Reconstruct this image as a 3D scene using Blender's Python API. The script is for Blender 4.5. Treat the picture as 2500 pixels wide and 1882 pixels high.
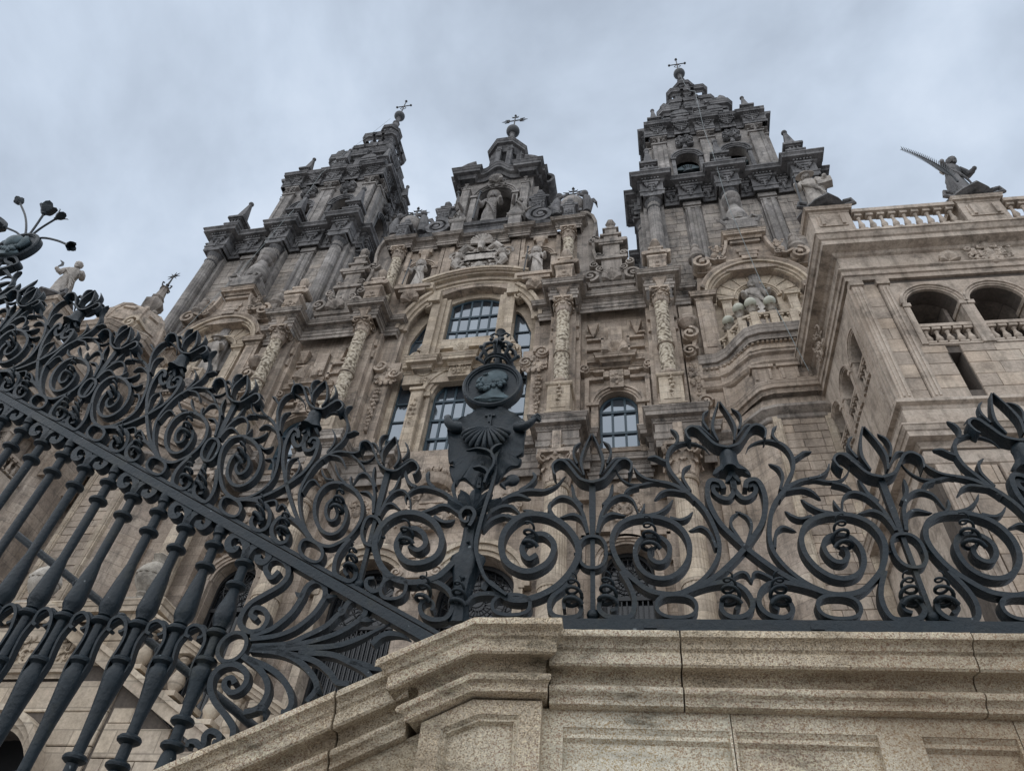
import bpy, math, random
from math import sin, cos, pi, radians, sqrt, atan2, hypot
from mathutils import Vector, Matrix
from mathutils.geometry import tessellate_polygon

for o in list(bpy.data.objects): bpy.data.objects.remove(o, do_unlink=True)
scene = bpy.context.scene
COL = scene.collection

# ------------------------------------------------------------------ camera
CX, CY, CZ = 8.034, -20.726, 1.7
YAW, PITCH, ROLL, FPX = -.261, .818, .111, 1803.0          # pose solved from the facade's symmetry
cam_f = Vector((sin(YAW)*cos(PITCH), cos(YAW)*cos(PITCH), sin(PITCH)))
_r0 = Vector((cos(YAW), -sin(YAW), 0)); _u0 = _r0.cross(cam_f)
cam_r = cos(ROLL)*_r0 + sin(ROLL)*_u0
cam_u = -sin(ROLL)*_r0 + cos(ROLL)*_u0
cd = bpy.data.cameras.new('camera'); cam = bpy.data.objects.new('camera', cd); COL.objects.link(cam)
cd.sensor_fit = 'HORIZONTAL'; cd.sensor_width = 36; cd.lens = 36*FPX/2500
cd.clip_start = .05; cd.clip_end = 2000
cam.matrix_world = Matrix(((cam_r.x, cam_u.x, -cam_f.x, CX), (cam_r.y, cam_u.y, -cam_f.y, CY),
                           (cam_r.z, cam_u.z, -cam_f.z, CZ), (0, 0, 0, 1)))
scene.camera = cam

# ------------------------------------------------------------------ sky, sun, exposure
world = bpy.data.worlds.new('World'); scene.world = world; world.use_nodes = True
SUN_EL, SUN_AZ = radians(46), radians(198)                    # behind the camera, to its left; thick cloud
nt = world.node_tree; nt.nodes.clear()
def wn(t, **k):
    n = nt.nodes.new(t)
    for a, b in k.items(): setattr(n, a, b)
    return n
w_out = wn('ShaderNodeOutputWorld'); w_bg = wn('ShaderNodeBackground')
w_sky = wn('ShaderNodeTexSky', sky_type='NISHITA'); w_sky.sun_disc = False
w_sky.sun_elevation = SUN_EL; w_sky.sun_rotation = SUN_AZ
w_tc = wn('ShaderNodeTexCoord'); w_map = wn('ShaderNodeMapping'); w_map.inputs['Scale'].default_value = (1.1, 1.1, 1.7)
w_n1 = wn('ShaderNodeTexNoise'); w_n1.inputs['Scale'].default_value = 1.55; w_n1.inputs['Detail'].default_value = 7
w_n1.inputs['Roughness'].default_value = .55; w_n1.inputs['Distortion'].default_value = .25
w_rmp = wn('ShaderNodeValToRGB')
e = w_rmp.color_ramp.elements
e[0].position = .34; e[0].color = (3.0, 3.5, 4.25, 1)
e[1].position = .68; e[1].color = (6.3, 7.0, 8.0, 1)
m_ = w_rmp.color_ramp.elements.new(.5); m_.color = (4.5, 5.2, 6.2, 1)
w_mix = wn('ShaderNodeMix', data_type='RGBA'); w_mix.inputs['Factor'].default_value = .95
nt.links.new(w_tc.outputs['Generated'], w_map.inputs['Vector']); nt.links.new(w_map.outputs['Vector'], w_n1.inputs['Vector'])
nt.links.new(w_n1.outputs['Fac'], w_rmp.inputs['Fac'])
nt.links.new(w_sky.outputs['Color'], w_mix.inputs['A']); nt.links.new(w_rmp.outputs['Color'], w_mix.inputs['B'])
nt.links.new(w_mix.outputs['Result'], w_bg.inputs['Color']); w_bg.inputs['Strength'].default_value = .1
nt.links.new(w_bg.outputs['Background'], w_out.inputs['Surface'])

sd = bpy.data.lights.new('sun', 'SUN'); sun = bpy.data.objects.new('sun', sd); COL.objects.link(sun)
sd.energy = 1.5; sd.angle = radians(120); sd.color = (1, .97, .93)
sdir = Vector((sin(SUN_AZ)*cos(SUN_EL), cos(SUN_AZ)*cos(SUN_EL), sin(SUN_EL)))   # towards the sun
sun.rotation_euler = sdir.to_track_quat('Z', 'Y').to_euler(); sun.location = (0, -60, 80)

vs = scene.view_settings; vs.view_transform = 'Standard'; vs.look = 'None'; vs.gamma = 1; vs.exposure = 0.42
vs.use_curve_mapping = False
scene.render.engine = 'CYCLES'; scene.render.resolution_x = 1024; scene.render.resolution_y = 770
scene.cycles.max_bounces = 5; scene.cycles.diffuse_bounces = 3; scene.cycles.glossy_bounces = 3

# ------------------------------------------------------------------ materials
def newmat(name):
    m = bpy.data.materials.new(name); m.use_nodes = True
    t = m.node_tree; t.nodes.clear()
    out = t.nodes.new('ShaderNodeOutputMaterial'); b = t.nodes.new('ShaderNodeBsdfPrincipled')
    t.links.new(b.outputs['BSDF'], out.inputs['Surface'])
    return m, t, b
def mk(t, typ, ins=None, **k):
    n = t.nodes.new(typ)
    for a, v in k.items(): setattr(n, a, v)
    for a, v in (ins or {}).items(): n.inputs[a].default_value = v
    return n
def ramp(t, fac, stops):
    r = t.nodes.new('ShaderNodeValToRGB'); els = r.color_ramp.elements
    while len(els) < len(stops): els.new(.5)
    for el, (p, c) in zip(els, stops):
        el.position = p; el.color = (c if len(c) == 4 else (*c, 1)) if not isinstance(c, float) else (c, c, c, 1)
    t.links.new(fac, r.inputs['Fac']); return r.outputs['Color']
def mixc(t, fac, a, b, mode='MIX'):
    n = t.nodes.new('ShaderNodeMix'); n.data_type = 'RGBA'; n.blend_type = mode
    for s, v in (('Factor', fac), ('A', a), ('B', b)):
        if hasattr(v, 'is_linked') or hasattr(v, 'links'): t.links.new(v, n.inputs[s])
        else: n.inputs[s].default_value = v if s == 'Factor' else (*v, 1)
    return n.outputs['Result']

def stone(name, c_lo, c_mid, c_hi, stain=(.045, .043, .04), stain_amt=.5, joints=True, bw=.95, bh=.42, jdark=.5,
          rough=.9, bump=.25, fine=14., lichen=None, rnd=0., streak=.5, jstr=.55, varamt=.32):
    m, t, b = newmat(name); L = t.links.new
    c_lo, c_mid, c_hi = (tuple(x*k for x, k in zip(c, (1.16, 1.19, 1.29))) for c in (c_lo, c_mid, c_hi))
    geo = mk(t, 'ShaderNodeNewGeometry'); pos = geo.outputs['Position']
    n1 = mk(t, 'ShaderNodeTexNoise', {'Scale': .55, 'Detail': 6, 'Roughness': .6}); L(pos, n1.inputs['Vector'])
    col = ramp(t, n1.outputs['Fac'], [(.3, c_lo), (.5, c_mid), (.7, c_hi)])
    n2 = mk(t, 'ShaderNodeTexNoise', {'Scale': fine, 'Detail': 5, 'Roughness': .7}); L(pos, n2.inputs['Vector'])
    col = mixc(t, .55, col, ramp(t, n2.outputs['Fac'], [(.3, .30), (.5, .5), (.72, .72)]), 'OVERLAY')
    height = n2.outputs['Fac']
    if joints:
        sx = mk(t, 'ShaderNodeSeparateXYZ'); L(pos, sx.inputs[0])
        ad = mk(t, 'ShaderNodeMath', operation='ADD'); L(sx.outputs['X'], ad.inputs[0])
        my = mk(t, 'ShaderNodeMath', {1: .93}, operation='MULTIPLY'); L(sx.outputs['Y'], my.inputs[0]); L(my.outputs[0], ad.inputs[1])
        cb = mk(t, 'ShaderNodeCombineXYZ'); L(ad.outputs[0], cb.inputs['X']); L(sx.outputs['Z'], cb.inputs['Y'])
        br = mk(t, 'ShaderNodeTexBrick', {'Scale': 1., 'Brick Width': bw, 'Row Height': bh, 'Mortar Size': .014, 'Mortar Smooth': .4, 'Bias': 0.,
                                          'Color1': (.5-varamt*.55, .5-varamt*.6, .5-varamt*.62, 1), 'Color2': (.5+varamt*.35, .5+varamt*.28, .5+varamt*.2, 1), 'Mortar': (.5, .5, .5, 1)})
        br.offset = .5; br.squash = 1.25; br.squash_frequency = 3
        L(cb.outputs[0], br.inputs['Vector'])
        col = mixc(t, .6, col, br.outputs['Color'], 'OVERLAY')
        mm = mk(t, 'ShaderNodeMath', {1: jstr}, operation='MULTIPLY'); L(br.outputs['Fac'], mm.inputs[0])
        col = mixc(t, mm.outputs[0], col, tuple(x*jdark for x in c_lo))
        hh = mk(t, 'ShaderNodeMath', {1: -1.2}, operation='MULTIPLY_ADD'); L(br.outputs['Fac'], hh.inputs[0]); L(n2.outputs['Fac'], hh.inputs[2])
        height = hh.outputs[0]
    if rnd:                                                     # every stone its own tone
        oi = mk(t, 'ShaderNodeObjectInfo')
        col = mixc(t, rnd, col, ramp(t, oi.outputs['Random'], [(0., (.26, .245, .235)), (.35, (.47, .45, .43)), (.7, (.55, .53, .5)), (1., (.66, .6, .53))]), 'OVERLAY')
    # rain streaks and black crust: vertical noise, plus soiling gathered in a patchy larger noise
    mp = mk(t, 'ShaderNodeMapping', {'Scale': (2.3, 2.3, .16)}); L(pos, mp.inputs['Vector'])
    n3 = mk(t, 'ShaderNodeTexNoise', {'Scale': 1.5, 'Detail': 5, 'Roughness': .65}); L(mp.outputs[0], n3.inputs['Vector'])
    sf = ramp(t, n3.outputs['Fac'], [(.48, 0.), (.72, streak)])
    col = mixc(t, sf, col, stain)
    n4 = mk(t, 'ShaderNodeTexNoise', {'Scale': 1.7, 'Detail': 8, 'Roughness': .72}); L(pos, n4.inputs['Vector'])
    pf = ramp(t, n4.outputs['Fac'], [(.5, 0.), (.56, stain_amt*.35), (.66, stain_amt)])
    col = mixc(t, pf, col, stain)
    if lichen:
        n5 = mk(t, 'ShaderNodeTexNoise', {'Scale': 3.1, 'Detail': 9, 'Roughness': .75}); L(pos, n5.inputs['Vector'])
        col = mixc(t, ramp(t, n5.outputs['Fac'], [(.56, 0.), (.68, lichen[1])]), col, lichen[0])
    L(col, b.inputs['Base Color']); b.inputs['Roughness'].default_value = rough; b.inputs['Specular IOR Level'].default_value = .25
    bp = mk(t, 'ShaderNodeBump', {'Strength': bump, 'Distance': .05}); L(height, bp.inputs['Height']); L(bp.outputs[0], b.inputs['Normal'])
    return m

M = {}
M['stone'] = stone('facade_granite', (.25, .198, .145), (.37, .302, .228), (.46, .388, .302), stain=(.068, .061, .054), stain_amt=.68, streak=.6)
M['warm'] = stone('warm_granite', (.31, .25, .175), (.42, .35, .255), (.50, .43, .325), stain=(.12, .1, .08), stain_amt=.4, streak=.35, bw=.8, bh=.36)
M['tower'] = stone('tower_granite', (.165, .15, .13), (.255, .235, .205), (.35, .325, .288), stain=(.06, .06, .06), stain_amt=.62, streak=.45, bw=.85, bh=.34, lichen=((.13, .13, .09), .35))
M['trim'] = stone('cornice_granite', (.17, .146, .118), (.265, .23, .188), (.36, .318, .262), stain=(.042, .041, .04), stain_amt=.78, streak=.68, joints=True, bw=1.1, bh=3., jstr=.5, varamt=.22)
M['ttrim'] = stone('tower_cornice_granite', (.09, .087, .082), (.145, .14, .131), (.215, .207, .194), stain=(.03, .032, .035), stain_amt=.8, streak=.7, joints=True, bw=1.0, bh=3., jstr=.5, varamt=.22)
M['wing'] = stone('wing_granite', (.29, .228, .168), (.40, .327, .248), (.48, .405, .315), stain=(.095, .08, .066), stain_amt=.62, streak=.62, joints=False, lichen=((.11, .13, .08), .2))
M['block'] = stone('ashlar_granite', (.26, .207, .152), (.375, .307, .233), (.47, .398, .31), stain=(.1, .086, .072), stain_amt=.5, streak=.5, joints=False, rnd=.42)
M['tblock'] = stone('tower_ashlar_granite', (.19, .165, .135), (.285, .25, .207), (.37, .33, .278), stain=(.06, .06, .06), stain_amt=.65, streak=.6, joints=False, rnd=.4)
M['carved'] = stone('carved_granite', (.24, .205, .155), (.36, .318, .25), (.47, .425, .35), stain=(.075, .065, .055), stain_amt=.6, streak=.3, joints=False, fine=24, bump=.5)
def carved_column():
    m, t, b = newmat('carved_column_granite'); L = t.links.new
    geo = mk(t, 'ShaderNodeNewGeometry'); pos = geo.outputs['Position']
    n0 = mk(t, 'ShaderNodeTexNoise', {'Scale': 9., 'Detail': 3}); L(pos, n0.inputs['Vector'])
    wv = mk(t, 'ShaderNodeVectorMath', {'Scale': .09}, operation='SCALE'); L(n0.outputs['Color'], wv.inputs[0])
    av = mk(t, 'ShaderNodeVectorMath', operation='ADD'); L(pos, av.inputs[0]); L(wv.outputs[0], av.inputs[1])
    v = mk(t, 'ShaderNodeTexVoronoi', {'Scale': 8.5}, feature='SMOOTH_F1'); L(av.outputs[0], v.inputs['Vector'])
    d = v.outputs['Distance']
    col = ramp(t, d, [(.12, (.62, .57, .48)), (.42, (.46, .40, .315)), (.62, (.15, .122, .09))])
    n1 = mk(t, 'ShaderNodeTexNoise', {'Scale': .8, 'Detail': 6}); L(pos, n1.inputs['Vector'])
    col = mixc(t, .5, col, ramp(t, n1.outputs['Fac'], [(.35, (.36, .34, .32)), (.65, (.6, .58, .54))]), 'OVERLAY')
    L(col, b.inputs['Base Color']); b.inputs['Roughness'].default_value = .9
    iv = mk(t, 'ShaderNodeMath', {1: -1.}, operation='MULTIPLY'); L(d, iv.inputs[0])
    bp = mk(t, 'ShaderNodeBump', {'Strength': .9, 'Distance': .09}); L(iv.outputs[0], bp.inputs['Height']); L(bp.outputs[0], b.inputs['Normal'])
    return m
M['carvedcol'] = carved_column()
M['statue'] = stone('statue_granite', (.25, .22, .18), (.38, .338, .28), (.50, .45, .38), stain=(.06, .056, .052), stain_amt=.62, streak=.5, joints=False, fine=10)
M['joint'] = stone('mortar_bed', (.075, .06, .046), (.1, .082, .064), (.13, .107, .084), joints=False, stain_amt=.3)
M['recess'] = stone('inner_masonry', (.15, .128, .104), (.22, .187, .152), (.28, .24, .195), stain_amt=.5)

def granite():
    m, t, b = newmat('parapet_granite'); L = t.links.new
    geo = mk(t, 'ShaderNodeNewGeometry'); pos = geo.outputs['Position']
    oi = mk(t, 'ShaderNodeObjectInfo')
    n0 = mk(t, 'ShaderNodeTexNoise', {'Scale': 2.2, 'Detail': 4}); L(pos, n0.inputs['Vector'])
    base = ramp(t, n0.outputs['Fac'], [(.3, (.43, .375, .285)), (.5, (.53, .475, .38)), (.7, (.61, .56, .47))])
    v1 = mk(t, 'ShaderNodeTexVoronoi', {'Scale': 300., 'Randomness': 1.}); L(pos, v1.inputs['Vector'])
    sp = mk(t, 'ShaderNodeSeparateColor'); L(v1.outputs['Color'], sp.inputs[0])
    grain = ramp(t, sp.outputs[0], [(0., (.12, .10, .085)), (.2, (.30, .25, .19)), (.45, (.5, .5, .5)), (.8, (.62, .6, .56)), (1., (.82, .79, .74))])
    col = mixc(t, .8, base, grain, 'OVERLAY')
    n2 = mk(t, 'ShaderNodeTexNoise', {'Scale': 190., 'Detail': 3, 'Roughness': .7}); L(pos, n2.inputs['Vector'])
    col = mixc(t, ramp(t, n2.outputs['Fac'], [(.6, 0.), (.68, .7)]), col, (.07, .058, .046))
    # each block has a slightly different tone
    col = mixc(t, .5, col, ramp(t, oi.outputs['Random'], [(0., (.40, .37, .35)), (.5, (.5, .5, .5)), (1., (.6, .6, .57))]), 'OVERLAY')
    # damp black and green growth in patches and rusty staining
    mp = mk(t, 'ShaderNodeMapping', {'Scale': (1.6, 1.6, 5.5)}); L(pos, mp.inputs['Vector'])
    n3 = mk(t, 'ShaderNodeTexNoise', {'Scale': 1.6, 'Detail': 9, 'Roughness': .74}); L(mp.outputs[0], n3.inputs['Vector'])
    col = mixc(t, ramp(t, n3.outputs['Fac'], [(.47, 0.), (.55, .25), (.66, .8)]), col, (.05, .046, .03))
    n5 = mk(t, 'ShaderNodeTexNoise', {'Scale': 1.3, 'Detail': 5}); L(pos, n5.inputs['Vector'])
    col = mixc(t, ramp(t, n5.outputs['Fac'], [(.5, 0.), (.7, .6)]), col, (.22, .145, .08))
    L(col, b.inputs['Base Color']); b.inputs['Roughness'].default_value = .88; b.inputs['Specular IOR Level'].default_value = .25
    bp = mk(t, 'ShaderNodeBump', {'Strength': .5, 'Distance': .004}); L(sp.outputs[1], bp.inputs['Height']); L(bp.outputs[0], b.inputs['Normal'])
    return m
M['granite'] = granite()

def iron():
    m, t, b = newmat('painted_iron'); L = t.links.new
    geo = mk(t, 'ShaderNodeNewGeometry'); pos = geo.outputs['Position']
    n = mk(t, 'ShaderNodeTexNoise', {'Scale': 9., 'Detail': 6, 'Roughness': .65}); L(pos, n.inputs['Vector'])
    col = ramp(t, n.outputs['Fac'], [(.3, (.0032, .0082, .0125)), (.55, (.006, .0135, .0195)), (.75, (.0115, .0215, .029))])
    n3 = mk(t, 'ShaderNodeTexNoise', {'Scale': 5., 'Detail': 8, 'Roughness': .75}); L(pos, n3.inputs['Vector'])
    col = mixc(t, ramp(t, n3.outputs['Fac'], [(.55, 0.), (.72, .6)]), col, (.042, .044, .032))
    n4 = mk(t, 'ShaderNodeTexNoise', {'Scale': 48., 'Detail': 2, 'Roughness': .5}); L(pos, n4.inputs['Vector'])
    col = mixc(t, ramp(t, n4.outputs['Fac'], [(.74, 0.), (.775, .55)]), col, (.26, .29, .30))
    L(col, b.inputs['Base Color'])
    L(ramp(t, n.outputs['Fac'], [(.3, .38), (.7, .56)]), b.inputs['Roughness'])
    n2 = mk(t, 'ShaderNodeTexNoise', {'Scale': 60., 'Detail': 4, 'Roughness': .6}); L(pos, n2.inputs['Vector'])
    bp = mk(t, 'ShaderNodeBump', {'Strength': .6, 'Distance': .007}); L(n2.outputs['Fac'], bp.inputs['Height']); L(bp.outputs[0], b.inputs['Normal'])
    b.inputs['Specular IOR Level'].default_value = .36
    return m
M['iron'] = iron()
def plain(name, c, rough=.6, metal=0., spec=.5, noise=0., scale=6.):
    m, t, b = newmat(name)
    b.inputs['Roughness'].default_value = rough; b.inputs['Metallic'].default_value = metal; b.inputs['Specular IOR Level'].default_value = spec
    geo = mk(t, 'ShaderNodeNewGeometry')
    n = mk(t, 'ShaderNodeTexNoise', {'Scale': scale, 'Detail': 5, 'Roughness': .6}); t.links.new(geo.outputs['Position'], n.inputs['Vector'])
    k = 1-noise; h = 1+noise
    t.links.new(ramp(t, n.outputs['Fac'], [(.3, tuple(x*k for x in c)), (.7, tuple(x*h for x in c))]), b.inputs['Base Color'])
    return m
M['frame'] = plain('blue_grey_frame_paint', (.028, .055, .075), .5, noise=.25)
M['bronze'] = plain('weathered_bronze', (.06, .085, .095), .5, .55, noise=.4, scale=20)
M['bell'] = plain('bell_bronze', (.07, .085, .095), .45, .7, noise=.3)
M['blackiron'] = plain('black_grille_iron', (.008, .009, .011), .5, noise=.3)
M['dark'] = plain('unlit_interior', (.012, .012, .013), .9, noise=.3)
M['cable'] = plain('grey_cable', (.17, .20, .20), .5, noise=.15)
M['globe'] = plain('cream_lamp_glass', (.42, .42, .34), .35, noise=.06)
M['lead'] = plain('weathered_lead', (.05, .054, .058), .6, noise=.3)
def glass():
    m, t, b = newmat('window_glass'); L = t.links.new
    geo = mk(t, 'ShaderNodeNewGeometry')
    n = mk(t, 'ShaderNodeTexNoise', {'Scale': .9, 'Detail': 2}); L(geo.outputs['Position'], n.inputs['Vector'])
    oi = mk(t, 'ShaderNodeObjectInfo')
    L(ramp(t, oi.outputs['Random'], [(0., (.008, .011, .016)), (.5, (.03, .04, .052)), (1., (.075, .09, .105))]), b.inputs['Base Color'])
    L(ramp(t, n.outputs['Fac'], [(.35, .03), (.7, .16)]), b.inputs['Roughness']); b.inputs['IOR'].default_value = 2.2; b.inputs['Specular IOR Level'].default_value = .62; b.inputs['Specular Tint'].default_value = (.8, .9, 1., 1)
    bp = mk(t, 'ShaderNodeBump', {'Strength': .12, 'Distance': .03}); L(n.outputs['Fac'], bp.inputs['Height']); L(bp.outputs[0], b.inputs['Normal'])
    return m
M['glass'] = glass()
M['doorglass'] = plain('dim_door_glass', (.012, .014, .017), .12, noise=.3)
M['paving'] = stone('plaza_paving', (.17, .155, .135), (.23, .21, .185), (.3, .28, .25), stain_amt=.3, joints=False, streak=.2)

# ------------------------------------------------------------------ mesh builder
class MB:
    """Collects shapes and links them as one mesh object."""
    def __init__(s, mat=None): s.v = []; s.f = []; s.m = mat
    def raw(s, vs, fs):
        o = len(s.v)
        if s.m is not None: s.v += [tuple(s.m @ Vector(p)) for p in vs]
        else: s.v += [tuple(p) for p in vs]
        s.f += [tuple(i+o for i in f) for f in fs]
        return s
    def box(s, x0, x1, y0, y1, z0, z1, tx=0., ty=0.):
        """box whose top is inset by tx, ty"""
        if x0 > x1: x0, x1 = x1, x0
        return s.raw([(x0, y0, z0), (x1, y0, z0), (x1, y1, z0), (x0, y1, z0),
                      (x0+tx, y0+ty, z1), (x1-tx, y0+ty, z1), (x1-tx, y1-ty, z1), (x0+tx, y1-ty, z1)],
                     [(3, 2, 1, 0), (4, 5, 6, 7), (0, 1, 5, 4), (1, 2, 6, 5), (2, 3, 7, 6), (3, 0, 4, 7)])
    def sweep(s, path, prof, closed=False, z=0.):
        """moulding: profile [(out, z)] swept along plan path [(x, y)]; outward is to the right of travel"""
        n = len(path); rows = []
        for i, (x, y) in enumerate(path):
            if closed or 0 < i < n-1:
                a = path[i-1]; b = path[(i+1) % n]
                d1 = (x-a[0], y-a[1]); d2 = (b[0]-x, b[1]-y)
            elif i == 0: d1 = d2 = (path[1][0]-x, path[1][1]-y)
            else: d1 = d2 = (x-path[-2][0], y-path[-2][1])
            l1 = hypot(*d1) or 1; l2 = hypot(*d2) or 1
            n1 = (d1[1]/l1, -d1[0]/l1); n2 = (d2[1]/l2, -d2[0]/l2)
            mx, my = n1[0]+n2[0], n1[1]+n2[1]; k = 2/max(.15, mx*mx+my*my)
            mx *= k; my *= k
            rows.append([(x+mx*o, y+my*o, z+h) for o, h in prof])
        p = len(prof); vs = [q for r in rows for q in r]; fs = []
        for i in range(n if closed else n-1):
            j = (i+1) % n
            for k in range(p-1): fs.append((i*p+k+1, i*p+k, j*p+k, j*p+k+1))
        if not closed:
            fs.append(tuple(range(p))); fs.append(tuple((n-1)*p+k for k in reversed(range(p))))
        return s.raw(vs, fs)
    def lathe(s, prof, n=16, c=(0, 0, 0), ph=0., mod=None, cap=True):
        """prof [(r, z)], bottom to top"""
        vs = []; fs = []; p = len(prof)
        for r, z in prof:
            for k in range(n):
                a = ph+2*pi*k/n; q = r*(mod(a, z) if mod else 1)
                vs.append((c[0]+q*cos(a), c[1]+q*sin(a), c[2]+z))
        for i in range(p-1):
            for k in range(n):
                j = (k+1) % n; fs.append((i*n+k, i*n+j, (i+1)*n+j, (i+1)*n+k))
        if cap:
            fs.append(tuple(reversed(range(n)))); fs.append(tuple((p-1)*n+k for k in range(n)))
        return s.raw(vs, fs)
    def ball(s, c, r, n=10, m=7, sc=(1, 1, 1)):
        prof = [(max(.02, sin(pi*i/m))*r, -cos(pi*i/m)*r) for i in range(m+1)]
        vs = []; fs = []
        for q, z in prof:
            for k in range(n):
                a = 2*pi*k/n; vs.append((c[0]+q*cos(a)*sc[0], c[1]+q*sin(a)*sc[1], c[2]+z*sc[2]))
        for i in range(m):
            for k in range(n):
                j = (k+1) % n; fs.append((i*n+k, i*n+j, (i+1)*n+j, (i+1)*n+k))
        fs.append(tuple(reversed(range(n)))); fs.append(tuple(m*n+k for k in range(n)))
        return s.raw(vs, fs)
    def loft(s, rings, cap=True):
        n = len(rings[0]); vs = [q for r in rings for q in r]; fs = []
        for i in range(len(rings)-1):
            for k in range(n):
                j = (k+1) % n; fs.append((i*n+k, i*n+j, (i+1)*n+j, (i+1)*n+k))
        if cap: fs += [tuple(reversed(range(n))), tuple((len(rings)-1)*n+k for k in range(n))]
        return s.raw(vs, fs)
    def tube(s, pts, rad, n=7):
        pts = [Vector(p) for p in pts]; m = len(pts)
        if not hasattr(rad, '__len__'): rad = [rad]*m
        up = None; rings = []
        for i, p in enumerate(pts):
            t = (pts[min(i+1, m-1)]-pts[max(i-1, 0)]).normalized()
            if up is None:
                up = t.orthogonal().normalized()
            up = (up - t*up.dot(t))
            if up.length < 1e-5: up = t.orthogonal()
            up.normalize(); w = t.cross(up)
            rings.append([tuple(p+(up*cos(2*pi*k/n)+w*sin(2*pi*k/n))*rad[i]) for k in range(n)])
        return s.loft(rings)
    def strip(s, pts, nrm, w, th, off=0.):
        """flat bar bent in a plane: th (list or number) in the plane, w across it along nrm"""
        pts = [Vector(p) for p in pts]; nrm = Vector(nrm).normalized(); m = len(pts)
        if not hasattr(th, '__len__'): th = [th]*m
        if not hasattr(w, '__len__'): w = [w]*m
        rings = []
        for i, p in enumerate(pts):
            t = pts[min(i+1, m-1)]-pts[max(i-1, 0)]
            sd_ = t.cross(nrm)
            if sd_.length < 1e-9: sd_ = Vector((1, 0, 0))
            sd_.normalize()
            a = sd_*th[i]/2; b = nrm*w[i]/2; p = p+nrm*off
            rings.append([tuple(p-a-b), tuple(p+a-b), tuple(p+a+b), tuple(p-a+b)])
        return s.loft(rings)
    def arc(s, cx, y, cz, r, a0, a1, prof, n=18, sx=1., sz=1., cap=True):
        """archivolt: closed profile [(dr, dy)] swept round an arc in the XZ plane (angles in degrees)"""
        p = len(prof); vs = []; fs = []
        for i in range(n+1):
            a = radians(a0+(a1-a0)*i/n)
            for dr, dy in prof: vs.append((cx+(r+dr)*cos(a)*sx, y+dy, cz+(r+dr)*sin(a)*sz))
        for i in range(n):
            for k in range(p):
                j = (k+1) % p; fs.append((i*p+k, i*p+j, (i+1)*p+j, (i+1)*p+k))
        if cap: fs += [tuple(reversed(range(p))), tuple(n*p+k for k in range(p))]
        return s.raw(vs, fs)
    def plate(s, poly, y0, y1, holes=(), back=True):
        """polygon [(x, z)] with holes, from y0 (front) to y1"""
        loops = [list(poly)]+[list(h) for h in holes]
        flat = [q for l in loops for q in l]; n = len(flat)
        tri = tessellate_polygon([[Vector((a, b, 0)) for a, b in l] for l in loops])
        vs = [(a, y0, b) for a, b in flat]+[(a, y1, b) for a, b in flat]; fs = []
        for t in tri:
            (ax, az), (bx, bz), (cx, cz) = (flat[i] for i in t)
            if (bx-ax)*(cz-az)-(bz-az)*(cx-ax) < 0: t = tuple(reversed(t))
            fs.append(tuple(t))
            if back: fs.append(tuple(i+n for i in reversed(t)))
        o = 0
        for li, l in enumerate(loops):
            ar = sum(l[i][0]*l[(i+1) % len(l)][1]-l[(i+1) % len(l)][0]*l[i][1] for i in range(len(l)))
            for i in range(len(l)):
                j = (i+1) % len(l); a, b = o+i, o+j
                fw = (a, a+n, b+n, b) if (ar > 0) == (li == 0) else (b, b+n, a+n, a)
                fs.append(fw)
            o += len(l)
        return s.raw(vs, fs)
    def build(s, name, mat, parent=None, smooth=None, **props):
        me = bpy.data.meshes.new(name); me.from_pydata(s.v, [], s.f)
        me.materials.append(M[mat] if isinstance(mat, str) else mat)
        me.update()
        ob = bpy.data.objects.new(name, me); COL.objects.link(ob)
        if parent: ob.parent = parent
        if smooth:
            me.shade_smooth()
            try: me.set_sharp_from_angle(angle=radians(smooth))
            except Exception: pass
        for k, v in props.items(): ob[k] = v
        return ob

def thing(name, label, cat, loc=(0, 0, 0), rz=0., group=None):
    o = bpy.data.objects.new(name, None); COL.objects.link(o)
    o.location = loc; o.rotation_euler = (0, 0, rz); o.empty_display_size = .3
    o['label'] = label; o['category'] = cat
    if group: o['group'] = group
    return o
def tag(o, label, cat, group=None):
    o['label'] = label; o['category'] = cat
    if group: o['group'] = group
    return o
def copy_tree(o, parent=None):
    c = o.copy(); COL.objects.link(c); c.parent = parent
    for ch in list(o.children): copy_tree(ch, c)
    return c

# ---- shapes used all over the building
def archpts(cx, hw, zb, zs, n=14, rise=None):
    """opening outline: jambs from zb to zs, round (or segmental, given rise) head; counter-clockwise"""
    rise = hw if rise is None else rise
    R = (hw*hw+rise*rise)/(2*rise); cz = zs+rise-R; a = math.asin(min(1, hw/R))
    if rise > hw*.999: a = pi/2
    top = [(cx+R*sin(a-2*a*i/n), cz+R*cos(a-2*a*i/n)) for i in range(n+1)]
    return [(cx-hw, zb), (cx+hw, zb)]+top
def spiral(cx, cz, r0, r1, a0, turns, n=40, y=0.):
    """points of a spiral in the XZ plane"""
    out = []
    for i in range(n+1):
        f = i/n; r = r0+(r1-r0)*f**.8; a = a0+turns*2*pi*f
        out.append((cx+r*cos(a), y, cz+r*sin(a)))
    return out
def steps(segs):
    """plan path stepping in and out: [(x0, x1, y)]"""
    p = []
    for x0, x1, y in segs: p += [(x0, y), (x1, y)]
    q = [p[0]]
    for a in p[1:]:
        if hypot(a[0]-q[-1][0], a[1]-q[-1][1]) > 1e-4: q.append(a)
    return q
CORN = [(0, -.62), (.06, -.62), (.06, -.55), (.14, -.46), (.14, -.42), (.40, -.40), (.40, -.22), (.44, -.2), (.5, -.06), (.53, -.05), (.53, 0), (0, .03)]
def corn(h, out):
    k = h/.62; j = out/.53
    return [(o*j, z*k) for o, z in CORN]
def scale_prof(pr, so, sz): return [(o*so, z*sz) for o, z in pr]
ARCHI = [(0, 0), (0, -.05), (.07, -.05), (.07, -.09), (.16, -.09), (.16, -.14), (.24, -.14), (.24, 0)]
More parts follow.
